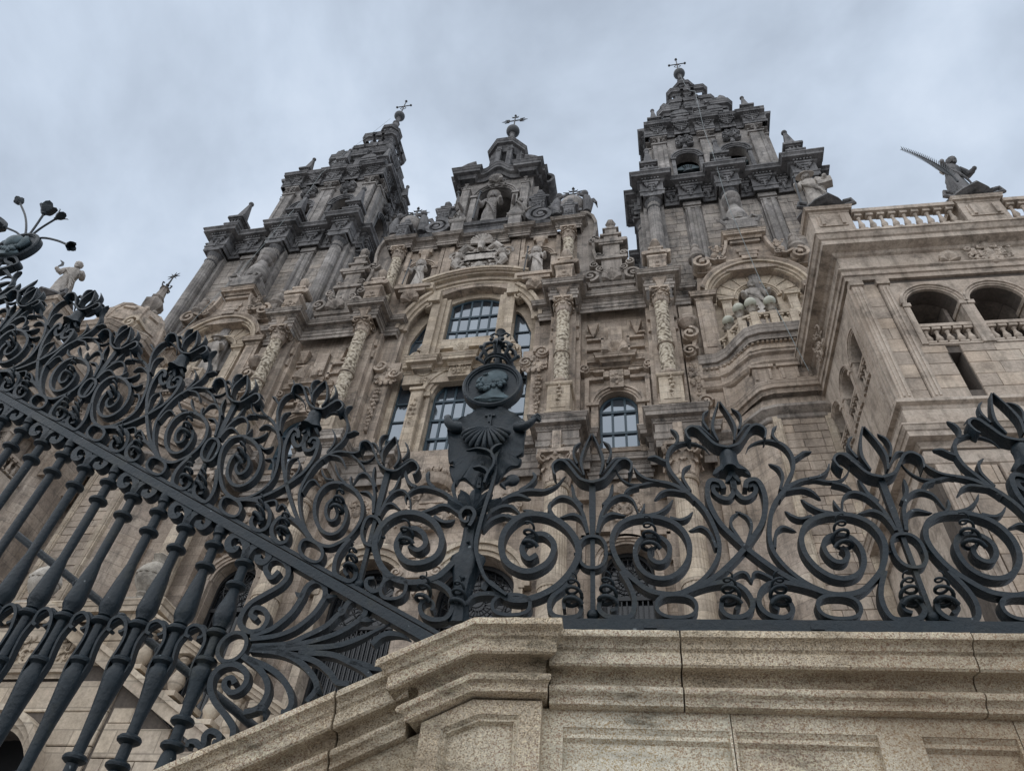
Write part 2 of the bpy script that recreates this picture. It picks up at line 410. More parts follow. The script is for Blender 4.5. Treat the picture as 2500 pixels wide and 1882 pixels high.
def archi(w, d): return [(r*w/.24, y*d/.14) for r, y in ARCHI]

# ------------------------------------------------------------------ ornament shapes
def disc(mb, cx, cz, r, y0, y1, n=18):
    vs = [(cx+r*cos(2*pi*k/n), y, cz+r*sin(2*pi*k/n)) for y in (y0, y1) for k in range(n)]
    fs = [tuple(range(n)), tuple(reversed(range(n, 2*n)))]+[(k, k+n, (k+1) % n+n, (k+1) % n) for k in range(n)]
    return mb.raw(vs, fs)
def volute(mb, cx, cz, r, y, d, sgn=1, a0=0., turns=1.35):
    """scroll: a drum with a raised spiral on its face; y is the front, d the depth"""
    disc(mb, cx, cz, r*.9, y+d*.3, y+d)
    pts = [(cx+(r*(1-.8*f))*cos(a0+sgn*turns*2*pi*f), y+d*.5, cz+(r*(1-.8*f))*sin(a0+sgn*turns*2*pi*f)) for f in [i/46 for i in range(47)]]
    mb.strip(pts, (0, 1, 0), d, [r*(.34-.13*i/46) for i in range(47)])
    disc(mb, cx, cz, r*.2, y-d*.04, y+d*.5, 10)
def shell(mb, cx, cz, r, y, d=.12, n=9, a0=8, a1=172):
    for i in range(n):
        a = radians(a0+(a1-a0)*i/(n-1)); rr = r*(1-.18*abs(i-(n-1)/2)/((n-1)/2))
        p = [(cx+rr*f*cos(a), y-d*sin(pi*min(1, f*1.0)*.62), cz+rr*f*sin(a)) for f in (.06, .35, .7, .95, 1.02)]
        w = 2.05*r*radians((a1-a0)/(n-1))/2
        mb.tube(p, [w*.15, w*.4, w*.78, w, w*.75], 6)
    mb.ball((cx, y-d*.4, cz), r*.13, 8, 5)
def relief(mb, cx, cz, y, w, h, seed, d=.09, n=8):
    """mirror-symmetric carved scroll and leaf work"""
    rnd = random.Random(seed)
    for i in range(n):
        u = rnd.uniform(.06, .5)*w; v = rnd.uniform(-.45, .45)*h*(1-.5*u/w); r = rnd.uniform(.1, .2)*min(w, h)
        a = rnd.uniform(0, 2*pi); sg = rnd.choice((-1, 1))
        for s in (-1, 1):
            pts = [(cx+s*(u+r*(1-.75*f)*cos(a+sg*4.6*f)), y-d*(.3+.5*f), cz+v+r*(1-.75*f)*sin(a+sg*4.6*f)) for f in [k/11 for k in range(12)]]
            mb.tube(pts, [r*.28*(1-.45*k/11) for k in range(12)], 5)
            if i % 2 == 0: mb.ball((cx+s*u*.7, y-d*.3, cz+v*1.05), r*.55, 7, 5, (1, .55, 1.25))
    for i in range(3):
        mb.ball((cx, y-d*.4, cz+h*(-.36+.36*i)), min(w, h)*.13, 8, 6, (1, .7, 1.2))
def garland(mb, cx, z0, z1, y, w, seed=1, n=7):
    rnd = random.Random(seed)
    for i in range(n):
        f = i/(n-1); ww = w*(.45+.55*sin(pi*min(1, f*.85+.15)))
        for k in range(4):
            mb.ball((cx+rnd.uniform(-.5, .5)*ww, y-rnd.uniform(.02, .09), z1+(z0-z1)*f+rnd.uniform(-.03, .03)), ww*rnd.uniform(.2, .3), 6, 4, (1, .8, 1.1))
def corinthian(mb, c, r, h, n=32):
    """leafy capital: flared bell with two rows of curling leaves, corner volutes, abacus"""
    x, y, z = c
    mb.lathe([(r*1.02, 0), (r*1.1, .04*h), (r*.98, .07*h), (r*1.0, .5*h), (r*1.3, .86*h)], 20, c)
    for row, (z0, z1, ro, cnt) in enumerate(((.06, .40, .16, 8), (.28, .66, .26, 8))):
        for k in range(cnt):
            a = 2*pi*(k+.5*row)/cnt; t = Vector((-sin(a), cos(a), 0)); e_ = Vector((cos(a), sin(a), 0))
            pts = [Vector(c)+e_*r*q+Vector((0, 0, zz*h)) for q, zz in ((1.0, z0), (1.06, (z0+z1)/2), (1.12+ro*.5, z1), (1.3+ro, z1+.01), (1.34+ro, z1-.07))]
            wd = [r*.36, r*.46, r*.42, r*.3, r*.12]
            rings = []
            for p, w in zip(pts, wd): rings.append([tuple(p-t*w), tuple(p-e_*r*.07), tuple(p+t*w), tuple(p+e_*r*.12)])
            mb.loft(rings)
    for k in range(4):
        a = pi/4+k*pi/2; e_ = Vector((cos(a), sin(a), 0)); t = Vector((-sin(a), cos(a), 0))
        cc = Vector(c)+e_*r*1.62+Vector((0, 0, .76*h)); rr = .17*h
        pts = [cc+(e_*cos(q)+Vector((0, 0, 1))*sin(q))*rr*(1-.75*f) for f, q in [(i/12, 2.6-i/12*8.5) for i in range(13)]]
        mb.strip(pts, t, r*.34, rr*.36)
    for k in range(4):
        a = k*pi/2; mb.ball((x+r*1.3*cos(a), y+r*1.3*sin(a), z+.86*h), r*.22, 7, 5)
    q = r*1.5
    mb.box(x-q, x+q, y-q, y+q, z+.88*h, z+h)
def flut(n, d): return lambda a, z: 1-d*(.5-.5*cos(n*a))**2 if True else 1
BALUS = [(.5, 0), (.5, .08), (.3, .1), (.26, .14), (.36, .2), (.52, .3), (.5, .38), (.32, .52), (.24, .66), (.24, .74), (.36, .78), (.36, .81), (.3, .83), (.5, .86), (.5, 1)]
def baluster_mesh(name, r, h, mat, n=10):
    mb = MB(); mb.lathe([(a*r*2*.9, b*h) for a, b in BALUS[2:13]], n)
    mb.box(-r, r, -r, r, 0, .1*h); mb.box(-r, r, -r, r, .86*h, h)
    me = bpy.data.meshes.new(name); me.from_pydata(mb.v, [], mb.f); me.materials.append(M[mat]); me.shade_smooth()
    me.set_sharp_from_angle(angle=radians(40))
    return me
def inst(name, me, parent, loc, rz=0., sc=(1, 1, 1)):
    o = bpy.data.objects.new(name, me); COL.objects.link(o); o.parent = parent; o.location = loc
    o.rotation_euler = (0, 0, rz); o.scale = sc; return o
# one unit block of ashlar, scaled per stone
_b = MB(); _b.raw([(-.5, -.5, -.5), (.5, -.5, -.5), (.5, .5, -.5), (-.5, .5, -.5), (-.5, -.5, .5), (.5, -.5, .5), (.5, .5, .5), (-.5, .5, .5),
                   (-.49, -.7, -.47), (.49, -.7, -.47), (.49, -.7, .47), (-.49, -.7, .47)],
                  [(3, 2, 1, 0), (4, 5, 6, 7), (1, 2, 6, 5), (2, 3, 7, 6), (3, 0, 4, 7), (0, 1, 9, 8), (1, 5, 10, 9), (5, 4, 11, 10), (4, 0, 8, 11), (8, 9, 10, 11)])
BLOCK = {}
def block_mesh(mat):
    if mat not in BLOCK:
        me = bpy.data.meshes.new('ashlar_block'); me.from_pydata(_b.v, [], _b.f); me.materials.append(M[mat]); BLOCK[mat] = me
    return BLOCK[mat]
def ashlar(parent, mat, x0, x1, z0, z1, y, bw, bh, seed, holes=(), d=.05, face='front', gap=.016, name='stone_block'):
    """courses of single stones proud of a bed at y (front: facing -y; side: the plane x=y facing -x, run along y)"""
    rnd = random.Random(seed); me = block_mesh(mat)
    z = z0; row = 0
    while z < z1-.04:
        h = min(bh*rnd.uniform(.85, 1.18), z1-z)
        if z1-z-h < bh*.35: h = z1-z
        x = x0-(bw*.5*rnd.uniform(.5, 1) if row % 2 else 0)
        while x < x1-.03:
            w = bw*rnd.uniform(.7, 1.3); a, b = max(x, x0), min(x+w, x1)
            if x1-b < bw*.25: b = x1
            x = b
            if b-a < .05: continue
            spans = [(a, b)]
            for hx0, hx1, hz0, hz1 in holes:
                if z+h <= hz0 or z >= hz1: continue
                ns = []
                for p, q in spans:
                    if q <= hx0 or p >= hx1: ns.append((p, q)); continue
                    if p < hx0: ns.append((p, hx0))
                    if q > hx1: ns.append((hx1, q))
                spans = ns
            for p, q in spans:
                if q-p < .06: continue
                dd = d*rnd.uniform(.75, 1.15); sc = (q-p-gap, dd, h-gap)
                if face == 'front': inst(name, me, parent, ((p+q)/2, y-dd*.3, z+h/2), 0, sc)
                else: inst(name, me, parent, (y-dd*.3, (p+q)/2, z+h/2), -pi/2, sc)
        z += h; row += 1
def dentils(mb, x0, x1, y0, y1, z0, z1, pitch, fill=.55):
    n = max(1, int((x1-x0)/pitch)); st = (x1-x0)/n
    for i in range(n): mb.box(x0+i*st, x0+i*st+st*fill, y0, y1, z0, z1)

def window(parent, cx, hw, zb, zs, y, nx, rows, rise=None, fw=.1, name='window'):
    """glazed opening: frame with its bars is the part, every pane a sub-part"""
    out = archpts(cx, hw, zb, zs, 16, rise); rise = hw if rise is None else rise
    zt = zs+rise
    ins = [(cx+(a-cx)*(hw-fw)/hw, zb+fw+(b-zb)*(zt-zb-2*fw)/(zt-zb)) for a, b in out]
    mb = MB(); mb.plate(out, y-.05, y+.05, [ins])
    def top(x):
        R = (hw*hw+rise*rise)/(2*rise); cz = zs+rise-R
        return cz+sqrt(max(0, R*R-(x-cx)**2))
    xs = [cx-hw+2*hw*i/nx for i in range(nx+1)]
    for x in xs[1:-1]: mb.box(x-.045, x+.045, y-.04, y+.04, zb+.03, top(x)-.02)
    for k, z in enumerate(rows):
        w = hw if z <= zs else sqrt(max(.01, ((hw*hw+rise*rise)/(2*rise))**2-(z-(zs+rise-(hw*hw+rise*rise)/(2*rise)))**2))
        mb.box(cx-w+.02, cx+w-.02, y-.065, y+.045, z-.06, z+.06)
    fr = mb.build(name, 'frame', parent)
    zz = [zb]+list(rows)+[zt]; rnd = random.Random(int(cx*100+zb*7))
    for i in range(nx):
        for j in range(len(zz)-1):
            a, b = xs[i], xs[i+1]; lo, hi = zz[j], zz[j+1]
            ta, tb = min(hi, top(a+.01) if 0 < i else top(a+.02)), min(hi, top(b-.02))
            if max(ta, tb) < lo+.05: continue
            tm = min(hi, top((a+b)/2)); tl = rnd.uniform(-.010, .010); tv = rnd.uniform(-.012, .012)
            p = MB(); p.raw([(a, y+.01+tl, lo), (b, y+.01-tl, lo), (b, y+.01-tl+tv, max(tb, lo+.01)), ((a+b)/2, y+.01+tv, tm), (a, y+.01+tl+tv, max(ta, lo+.01))], [(0, 1, 2, 3, 4)])
            p.build('pane', 'glass', fr)
    return fr

def obelisk(parent, x, y, z, w, h, mat, name='finial'):
    """stepped pedestal, wide slab, tapering neck and ball"""
    mb = MB(); k = h; sq = lambda q: [(x-w*q, y-w*q), (x+w*q, y-w*q), (x+w*q, y+w*q), (x-w*q, y+w*q)]
    mb.box(x-w*.5, x+w*.5, y-w*.5, y+w*.5, z, z+.12*k)
    mb.sweep(sq(.5), [(0, .1*k), (.08*w, .115*k), (.13*w, .13*k), (.13*w, .155*k), (0, .16*k)], True, z)
    mb.box(x-w*.42, x+w*.42, y-w*.42, y+w*.42, z+.155*k, z+.24*k)
    mb.sweep(sq(.4), [(0, .225*k), (.06*w, .24*k), (.12*w, .255*k), (.12*w, .28*k), (0, .285*k)], True, z)
    mb.box(x-w*.33, x+w*.33, y-w*.33, y+w*.33, z+.28*k, z+.40*k, w*.03, w*.03)
    for q in (-.2, 0, .2): mb.box(x+q*w-.04*w, x+q*w+.04*w, y-w*.37, y+w*.37, z+.32*k, z+.39*k)
    mb.box(x-w*.40, x+w*.40, y-w*.40, y+w*.40, z+.40*k, z+.425*k); mb.box(x-w*.52, x+w*.52, y-w*.52, y+w*.52, z+.42*k, z+.465*k)
    mb.box(x-w*.3, x+w*.3, y-w*.3, y+w*.3, z+.465*k, z+.93*k, w*.22, w*.22)
    o = mb.build(name, mat, parent)
    b = MB(); b.ball((x, y, z+.955*k), w*.17, 12, 8); b.build('ball', mat, o, 60)
    return o
def urn_finial(parent, x, y, z, w, h, mat, name='finial'):
    """baroque pinnacle: die, moulded slab with scroll ears, smaller slab, bud on top"""
    mb = MB(); q = w*.5
    mb.box(x-q*.8, x+q*.8, y-q*.8, y+q*.8, z, z+.34*h)
    relief(mb, x, z+.17*h, y-q*.8, w*.7, h*.24, int(x*31+z*7), d=.05, n=3)
    mb.sweep([(x-q*.8, y-q*.8), (x+q*.8, y-q*.8), (x+q*.8, y+q*.8), (x-q*.8, y+q*.8)], [(0, .32*h), (q*.16, .36*h), (q*.16, .40*h), (0, .41*h)], True, z)
    mb.box(x-q*.5, x+q*.5, y-q*.5, y+q*.5, z+.40*h, z+.5*h)
    mb.box(x-q*1.1, x+q*1.1, y-q*.75, y+q*.75, z+.5*h, z+.565*h)
    for s in (-1, 1):
        mb.tube([(x+s*q*1.08, y-q*.72, z+.53*h), (x+s*q*1.08, y+q*.72, z+.53*h)], .05*h, 8)
        mb.tube([(x+s*q*.6, y-q*.45, z+.45*h), (x+s*q*.6, y+q*.45, z+.45*h)], .04*h, 8)
    mb.box(x-q*.55, x+q*.55, y-q*.55, y+q*.55, z+.565*h, z+.64*h); mb.box(x-q*.75, x+q*.75, y-q*.6, y+q*.6, z+.64*h, z+.685*h)
    o = mb.build(name, mat, parent)
    b = MB(); b.lathe([(q*.3, .68*h), (q*.2, .74*h), (q*.26, .76*h), (q*.5, .82*h), (q*.52, .87*h), (q*.36, .94*h), (q*.12, .99*h), (q*.03, 1.0*h)], 12, (x, y, z), mod=lambda a, zz: 1+.06*cos(6*a))
    b.build('bud', mat, o, 50)
    return o
def iron_cross(parent, x, y, z0, z1, w, mat='blackiron', style=0, name='cross'):
    mb = MB(); zc = z0+(z1-z0)*.62; r = .055
    mb.tube([(x, y, z0), (x, y, z1)], [r*1.2, r*.8], 6); mb.tube([(x-w, y, zc), (x+w, y, zc)], r*.85, 6)
    if style == 0:
        for p in ((x-w, y, zc), (x+w, y, zc)): mb.ball(p, .12, 8, 5)
        mb.lathe([(.02, 0), (.13, .1), (.12, .2), (.02, .42)], 8, (x, y, z1-.1))
        for s in (-1, 1):
            mb.tube([(x+s*.1, y, zc-.75), (x+s*.3, y, zc-.5), (x+s*.18, y, zc-.25), (x, y, zc-.1)], .03, 5)
    else:                                                     # sword cross with lily ends
        for s in (-1, 1):
            mb.tube([(x+s*w, y, zc+.30), (x+s*(w-.32), y, zc+.16), (x+s*(w-.22), y, zc), (x+s*(w-.32), y, zc-.16), (x+s*w, y, zc-.30)], [.02, .06, .07, .06, .02], 6)
            mb.tube([(x+s*w, y, zc), (x+s*(w+.25), y, zc)], [.05, .01], 6)
            mb.tube([(x, y, z1-.28), (x+s*.2, y, z1-.3), (x+s*.27, y, z1-.12)], [.05, .05, .015], 5)
        mb.lathe([(.03, 0), (.1, .06), (.02, .3)], 6, (x, y, z1-.05))
    return mb.build(name, mat, parent)

# ------------------------------------------------------------------ statues
def figure(name, label, loc, h, rz=0., seed=1, hat=None, staff=None, robe=1., lean=0., arms=((-1, .5, -.25), (1, .45, -.3)), mat='statue', kneel=0., extra=None, group=None):
    """robed stone figure facing -y, feet at loc; one continuous draped body, arms, head with face"""
    rnd = random.Random(seed); root = thing(name, label, 'statue', loc, rz, group)
    mb = MB(); N = 28
    H = h; hh = H/6.3; lean = lean+.16                                           # head height
    sec = [(0, .155, .12), (.03, .158, .125), (.18, .148, .118), (.34, .138, .11), (.48, .128, .105), (.58, .112, .086), (.68, .122, .074), (.76, .134, .066), (.81, .115, .056), (.84, .055, .045), (.865, .042, .042)]
    ph = [rnd.uniform(0, 6.28) for _ in range(4)]; rings = []
    for i, (f, a, b) in enumerate(sec):
        ring = []; fold = max(0, 1-f/.78)
        sway = (sin(f*3.4+ph[0])-sin(ph[0]))*.03*H; z = f*H
        if kneel: z = f*H*(1-kneel*.38) if f < .5 else H*(.5*(1-kneel*.38)+(f-.5))
        fy = -lean*max(0, f-.5)*H + (kneel*.10*H*(1-f) if kneel else 0)
        for k in range(N):
            t = 2*pi*k/N
            m = 1+fold*(.17*sin(7*t+ph[1]+f*5)+.11*sin(11*t+ph[2]-f*7)+.06*sin(17*t+ph[3]))
            kx = 1+(kneel*.35*(1-f)); ky = 1+(kneel*.9*(1-f) if f < .5 else 0)
            ring.append((sway+a*H*robe*m*cos(t)*kx, fy+b*H*robe*m*sin(t)*ky, z))
        rings.append(ring)
    ztop = rings[-1][0][2]; sw = sum(p[0] for p in rings[-1])/N; fy = sum(p[1] for p in rings[-1])/N
    hz = ztop-.015*H; fy -= .02*H
    for q, (f, wx, wy, dy) in enumerate(((.06, .30, .33, -.06), (.2, .36, .40, -.1), (.45, .40, .47, -.04), (.7, .40, .48, 0), (.9, .27, .33, .03), (1., .05, .06, .04))):
        ring = []
        for k in range(N):
            t = 2*pi*k/N; m = 1+.05*sin(9*t+ph[2])
            nose = .16 if (q in (1, 2) and abs(((t-1.5*pi+pi) % (2*pi))-pi) < .22) else 0
            ring.append((sw+wx*hh*m*cos(t), fy+dy*hh+(wy+nose*.5)*hh*m*sin(t), hz+f*hh))
        rings.append(ring)
    mb.loft(rings)
    mb.ball((sw, fy-.30*hh, hz+.08*hh), hh*.22, 8, 6, (.9, .6, 1.2))     # beard
    mb.tube([(sw-.28*hh, fy-.36*hh, hz+.55*hh), (sw, fy-.46*hh, hz+.6*hh), (sw+.28*hh, fy-.36*hh, hz+.55*hh)], hh*.06, 5)
    hands = []
    for sx, out, fw in arms:                                  # out: hand sideways (of H*.3), fw: hand forward
        sh = Vector((sw*.6+sx*.10*H, fy*.8, ztop-.065*H)); el = Vector((sw*.5+sx*(.15+.06*abs(out))*H, fy*.6-.03*H, ztop-.25*H))
        ha = Vector((sw*.4+sx*out*.42*H, fy*.6+fw*.42*H, ztop-.28*H+out*.12*H))
        mb.tube([sh, sh.lerp(el, .5)+Vector((sx*.015*H, 0, 0)), el, el.lerp(ha, .5), ha], [.034*H, .046*H, .05*H, .044*H, .028*H], 9)
        mb.ball(ha, .034*H, 7, 5, (1, 1, 1.2)); hands.append(ha)
    for k in range(4):                                        # diagonal mantle folds
        x0 = -.12+.05*k
        mb.tube([(sw+(-.12+.02*k)*H, -.085*H, (.74-.02*k)*ztop/.87), ((.0+.02*k)*H, -.125*H, (.56-.045*k)*ztop/.87), (.12*H, -.1*H, (.46-.07*k)*ztop/.87)], [.012*H, .017*H, .01*H], 6)
    mb.build('figure', mat, root, 55)
    if hat == 'brim':                                         # broad hat pushed back on the head
        m2 = MB(Matrix.Translation((sw, fy+.06*hh, hz+.66*hh)) @ Matrix.Rotation(radians(32), 4, 'X')); m2.lathe([(hh*.3, 0), (hh*.86, .0), (hh*.88, .06*hh), (hh*.48, .12*hh), (hh*.46, .34*hh), (hh*.2, .44*hh)], 20); m2.build('hat', mat, root, 40)
    if hat == 'halo':
        m2 = MB(); pts = [(sw+cos(2*pi*i/20)*hh*.82, fy+.14*hh-sin(2*pi*i/20)*hh*.46, hz+.62*hh+sin(2*pi*i/20)*hh*.6) for i in range(20)]
        n = 20; vs = pts+[(a, b+.05*hh, c+.06*hh) for a, b, c in pts]; m2.raw(vs, [tuple(range(n)), tuple(reversed(range(n, 2*n)))]+[(k, k+n, (k+1) % n+n, (k+1) % n) for k in range(n)])
        m2.build('halo', mat, root)
    if staff:
        ha = hands[0]; m2 = MB(); m2.tube([(ha.x-.03*H, ha.y-.02*H, .02), (ha.x+.01*H, ha.y-.02*H, staff*H)], [.016*H, .013*H], 7)
        m2.ball((ha.x+.01*H, ha.y-.02*H, staff*H), .028*H, 8, 6); m2.build('staff', 'lead', root, 50)
    return root, hands

# ------------------------------------------------------------------ ground
g = MB(); g.raw([(-400, -400, 0), (400, -400, 0), (400, 400, 0), (-400, 400, 0)], [(0, 1, 2, 3)])
g.build('plaza_ground', 'paving')['kind'] = 'structure'

# ------------------------------------------------------------------ central church front
FA = thing('church_facade', 'baroque granite church front with tall arched windows, carved columns and crowning gable', 'church', (0, 0, 0))
def pilaster(mb, x0, x1, y0, y1, z0, z1, panel=True):
    mb.box(x0, x1, y0, y1, z0, z1)
    if panel and x1-x0 > .3:
        b = (x1-x0)*.17
        for a, c in ((x0+b*.3, x0+b), (x1-b, x1-b*.3)): mb.box(a, c, y0-.03, y0+.02, z0+.25, z1-.2)

# lower wall with its openings
w = MB()
holes = [archpts(s*6.92, .78, 20.75, 23.02, 14) for s in (-1, 1)]
holes += [archpts(s*7.0, .86, 8.2, 15.5, 14) for s in (-1, 1)]
holes += [archpts(s*1.92, 1.4, 8.2, 14.75, 14) for s in (-1, 1)]
holes += [[(-2.45, 21.3), (2.45, 21.3), (2.45, 21.31+.0), (3.25, 21.31), (3.25, 29.2)] + [(3.25*cos(radians(a)), 29.2+3.25*sin(radians(a))) for a in range(6, 175, 7)] + [(-3.25, 29.2), (-3.25, 21.31), (-2.45, 21.31)]]
holes += [archpts(s*3.2, .62, 32.35, 34.4, 14) for s in (-1, 1)]
w.plate([(-10.3, 7), (10.3, 7), (10.3, 29.9), (6.2, 29.9), (5.2, 30.2), (5.2, 36.9), (-5.2, 36.9), (-5.2, 30.2), (-6.2, 29.9), (-10.3, 29.9)], .15, 1.05, holes)
wall = w.build('wall', 'stone', FA)
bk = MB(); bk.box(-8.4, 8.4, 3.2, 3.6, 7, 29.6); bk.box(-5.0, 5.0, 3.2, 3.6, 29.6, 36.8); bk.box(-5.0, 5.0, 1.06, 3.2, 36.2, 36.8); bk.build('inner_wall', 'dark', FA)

# recessed window screen of the middle bay
sc_ = MB()
sh = [archpts(0, 1.2, 21.45, 24.85, 16), archpts(0, 1.28, 28.6, 31.75, 14, .38)]
for s in (-1, 1):
    sh.append([(s*2.1, 21.5), (s*2.98, 21.5), (s*2.98, 28.9)]+[(s*(2.98-.88*i/6), 28.9+1.75*sin(pi/2*i/6)) for i in range(1, 7)] if s > 0 else
              [(s*2.98, 21.5), (s*2.1, 21.5), (s*2.1, 30.65)]+[(s*(2.1+.88*i/6), 28.9+1.75*cos(pi/2*i/6)) for i in range(1, 7)])
sc_.plate([(-3.25, 21.3), (3.25, 21.3), (3.25, 29.2)]+[(3.25*cos(radians(a)), 29.2+3.25*sin(radians(a))) for a in range(6, 175, 7)]+[(-3.25, 29.2)], .62, 1.0, sh)
sc_.build('window_screen', 'warm', FA)
window(FA, 0, 1.2, 21.45, 24.85, .82, 5, (22.5, 23.6, 24.75))
window(FA, 0, 1.28, 28.6, 31.75, .8, 5, (29.62, 30.72), .38)
for s in (-1, 1):
    mb = MB(); out = [(s*2.1, 21.5), (s*2.98, 21.5), (s*2.98, 28.9)]+[(s*(2.98-.88*i/6), 28.9+1.75*sin(pi/2*i/6)) for i in range(1, 7)]
    cxx = s*2.54; ins = [(cxx+(a-cxx)*.84, 26+(b-26)*.985) for a, b in out]
    mb.plate(out, .78, .88, [ins])
    for z in (22.6, 23.7, 24.8, 25.9, 27, 28.1, 29.2): mb.box(s*2.12, s*2.95, .78, .87, z-.04, z+.04)
    fr = mb.build('window', 'frame', FA)
    zz = [21.5, 22.6, 23.7, 24.8, 25.9, 27, 28.1, 29.2, 30.5]
    for a, b in zip(zz, zz[1:]):
        p = MB(); tl = random.Random(a).uniform(-.01, .01); p.raw([(s*2.12, .84+tl, a), (s*2.96, .84-tl, a), (s*2.96 if b < 29.5 else s*2.3, .84, b), (s*2.12, .84, b)], [(0, 1, 2, 3)]); p.build('pane', 'glass', fr)
# mouldings round the openings of the middle bay
mo = MB()
mo.arc(0, .58, 24.85, 1.22, 0, 180, archi(.5, .34), 24)
for s in (-1, 1):
    for q, d in ((1.22, .3), (1.42, .22), (1.58, .12)): mo.box(s*q, s*(q+.17), .62-d, .7, 21.4, 24.8)
    mo.box(s*1.2, s*1.95, .2, .7, 24.62, 24.9)
mo.build('arch_moulding', 'warm', FA)
for s in (-1, 1):                                               # small piers beside the lower window
    pb = MB(); pilaster(pb, min(s*1.5, s*2.05), max(s*1.5, s*2.05), .12, .62, 21.3, 24.9); garland(pb, s*1.78, 22.9, 24.3, .1, .26, 5, 6)
    pb.box(s*1.42, s*2.13, .02, .62, 24.9, 25.06); pb.build('pier', 'warm', FA)
for a0_, a1_ in ((0, 52), (128, 180)): ar = MB(); ar.arc(0, .15, 29.2, 3.05, a0_, a1_, archi(.55, .36), 16); ar.build('great_arch', 'warm', FA)
ban = MB()
ban.sweep(steps([(-2.75, -2.2, .3), (-2.2, -1.35, -.02), (-1.35, -.5, .25), (-.5, .5, -.02), (.5, 1.35, .25), (1.35, 2.2, -.02), (2.2, 2.75, .3)]), corn(.55, .38), z=26.75)
ban.box(-2.7, 2.7, .3, .62, 25.55, 26.6)
ban.box(-.5, .5, .05, .6, 25.6, 26.4); relief(ban, 0, 26.0, .02, .7, .6, 3, n=5); shell(ban, 0, 27.0, .42, -.1)
for s in (-1, 1):
    relief(ban, s*1.6, 25.7, .28, .7, .5, 11, n=4); ban.arc(s*1.75, .25, 26.4, .28, 180, 360, [(0, 0), (.09, 0), (.09, .3), (0, .3)], 10)
ban.box(-1.25, 1.25, .3, .66, 27.9, 28.55)
ban.build('balcony_cornice', 'warm', FA)
# aedicule round the upper window: broad jambs and bowed head
ae = MB()
for s in (-1, 1):
    for q, wd, d in ((1.28, .2, .22), (1.48, .22, .34), (1.7, .42, .5)): ae.box(s*q, s*(q+wd), .62-d, .66, 26.8, 31.9-.1*(q > 1.6))
    volute(ae, s*2.28, 27.35, .42, .1, .5, s, pi/2 if s > 0 else pi/2)
    ae.tube([(s*2.28, .3, 27.75), (s*2.1, .3, 28.3), (s*2.14, .3, 29.2)], [.12, .1, .06], 7)
    volute(ae, s*2.35, 31.2, .26, .0, .45, -s, -pi/2)
Rb, cb_ = 5.2, 32.95-5.2
for i, (r0, y0, hgt) in enumerate(((-.12, .24, .16), (.04, .12, .2), (.24, .02, .24), (.48, -.2, .1), (.58, -.34, .08), (.66, -.42, .16))):
    ae.arc(0, y0, cb_-.3, Rb+r0, 64.0-i*.35, 116.0+i*.35, [(0, 0), (hgt, 0), (hgt, 1.0), (0, 1.0)], 24)
for s in (-1, 1):                                               # returns of the bowed cornice down to the great arch
    ae.box(s*2.1, s*2.62, -.38, .5, 32.0, 32.5); ae.box(s*1.72, s*2.3, -.1, .5, 31.3, 32.1)
ae.build('window_aedicule', 'warm', FA)
# carved trophies on the piers either side of the middle bay
for s in (-1, 1):
    mb = MB()
    mb.box(s*2.85, s*3.95, .02, .16, 25.6, 26.8); volute(mb, s*3.0, 25.95, .3, -.16, .32, s, 0); volute(mb, s*3.72, 26.5, .34, -.2, .32, -s, pi); relief(mb, s*3.35, 25.9, .1, .9, 1.1, 21, .2, 7)
    mb.build('carved_trophy', 'stone', FA); mb = MB(); mb.box(s*3.62-.05, s*3.62+.05, .04, .16, 22.5, 25.2)
    garland(mb, s*3.62, 22.9, 25.1, .06, .34, 7, 10); mb.ball((s*3.62, .0, 22.6), .1, 8, 5); mb.build('carved_garland', 'stone', FA); mb = MB()
    relief(mb, s*3.5, 21.7, .1, 1.0, .9, 31, .2, 7); mb.box(s*3.5-.4, s*3.5+.4, .06, .16, 21.3, 22.1)
    mb.build('carved_cartouche', 'stone', FA)

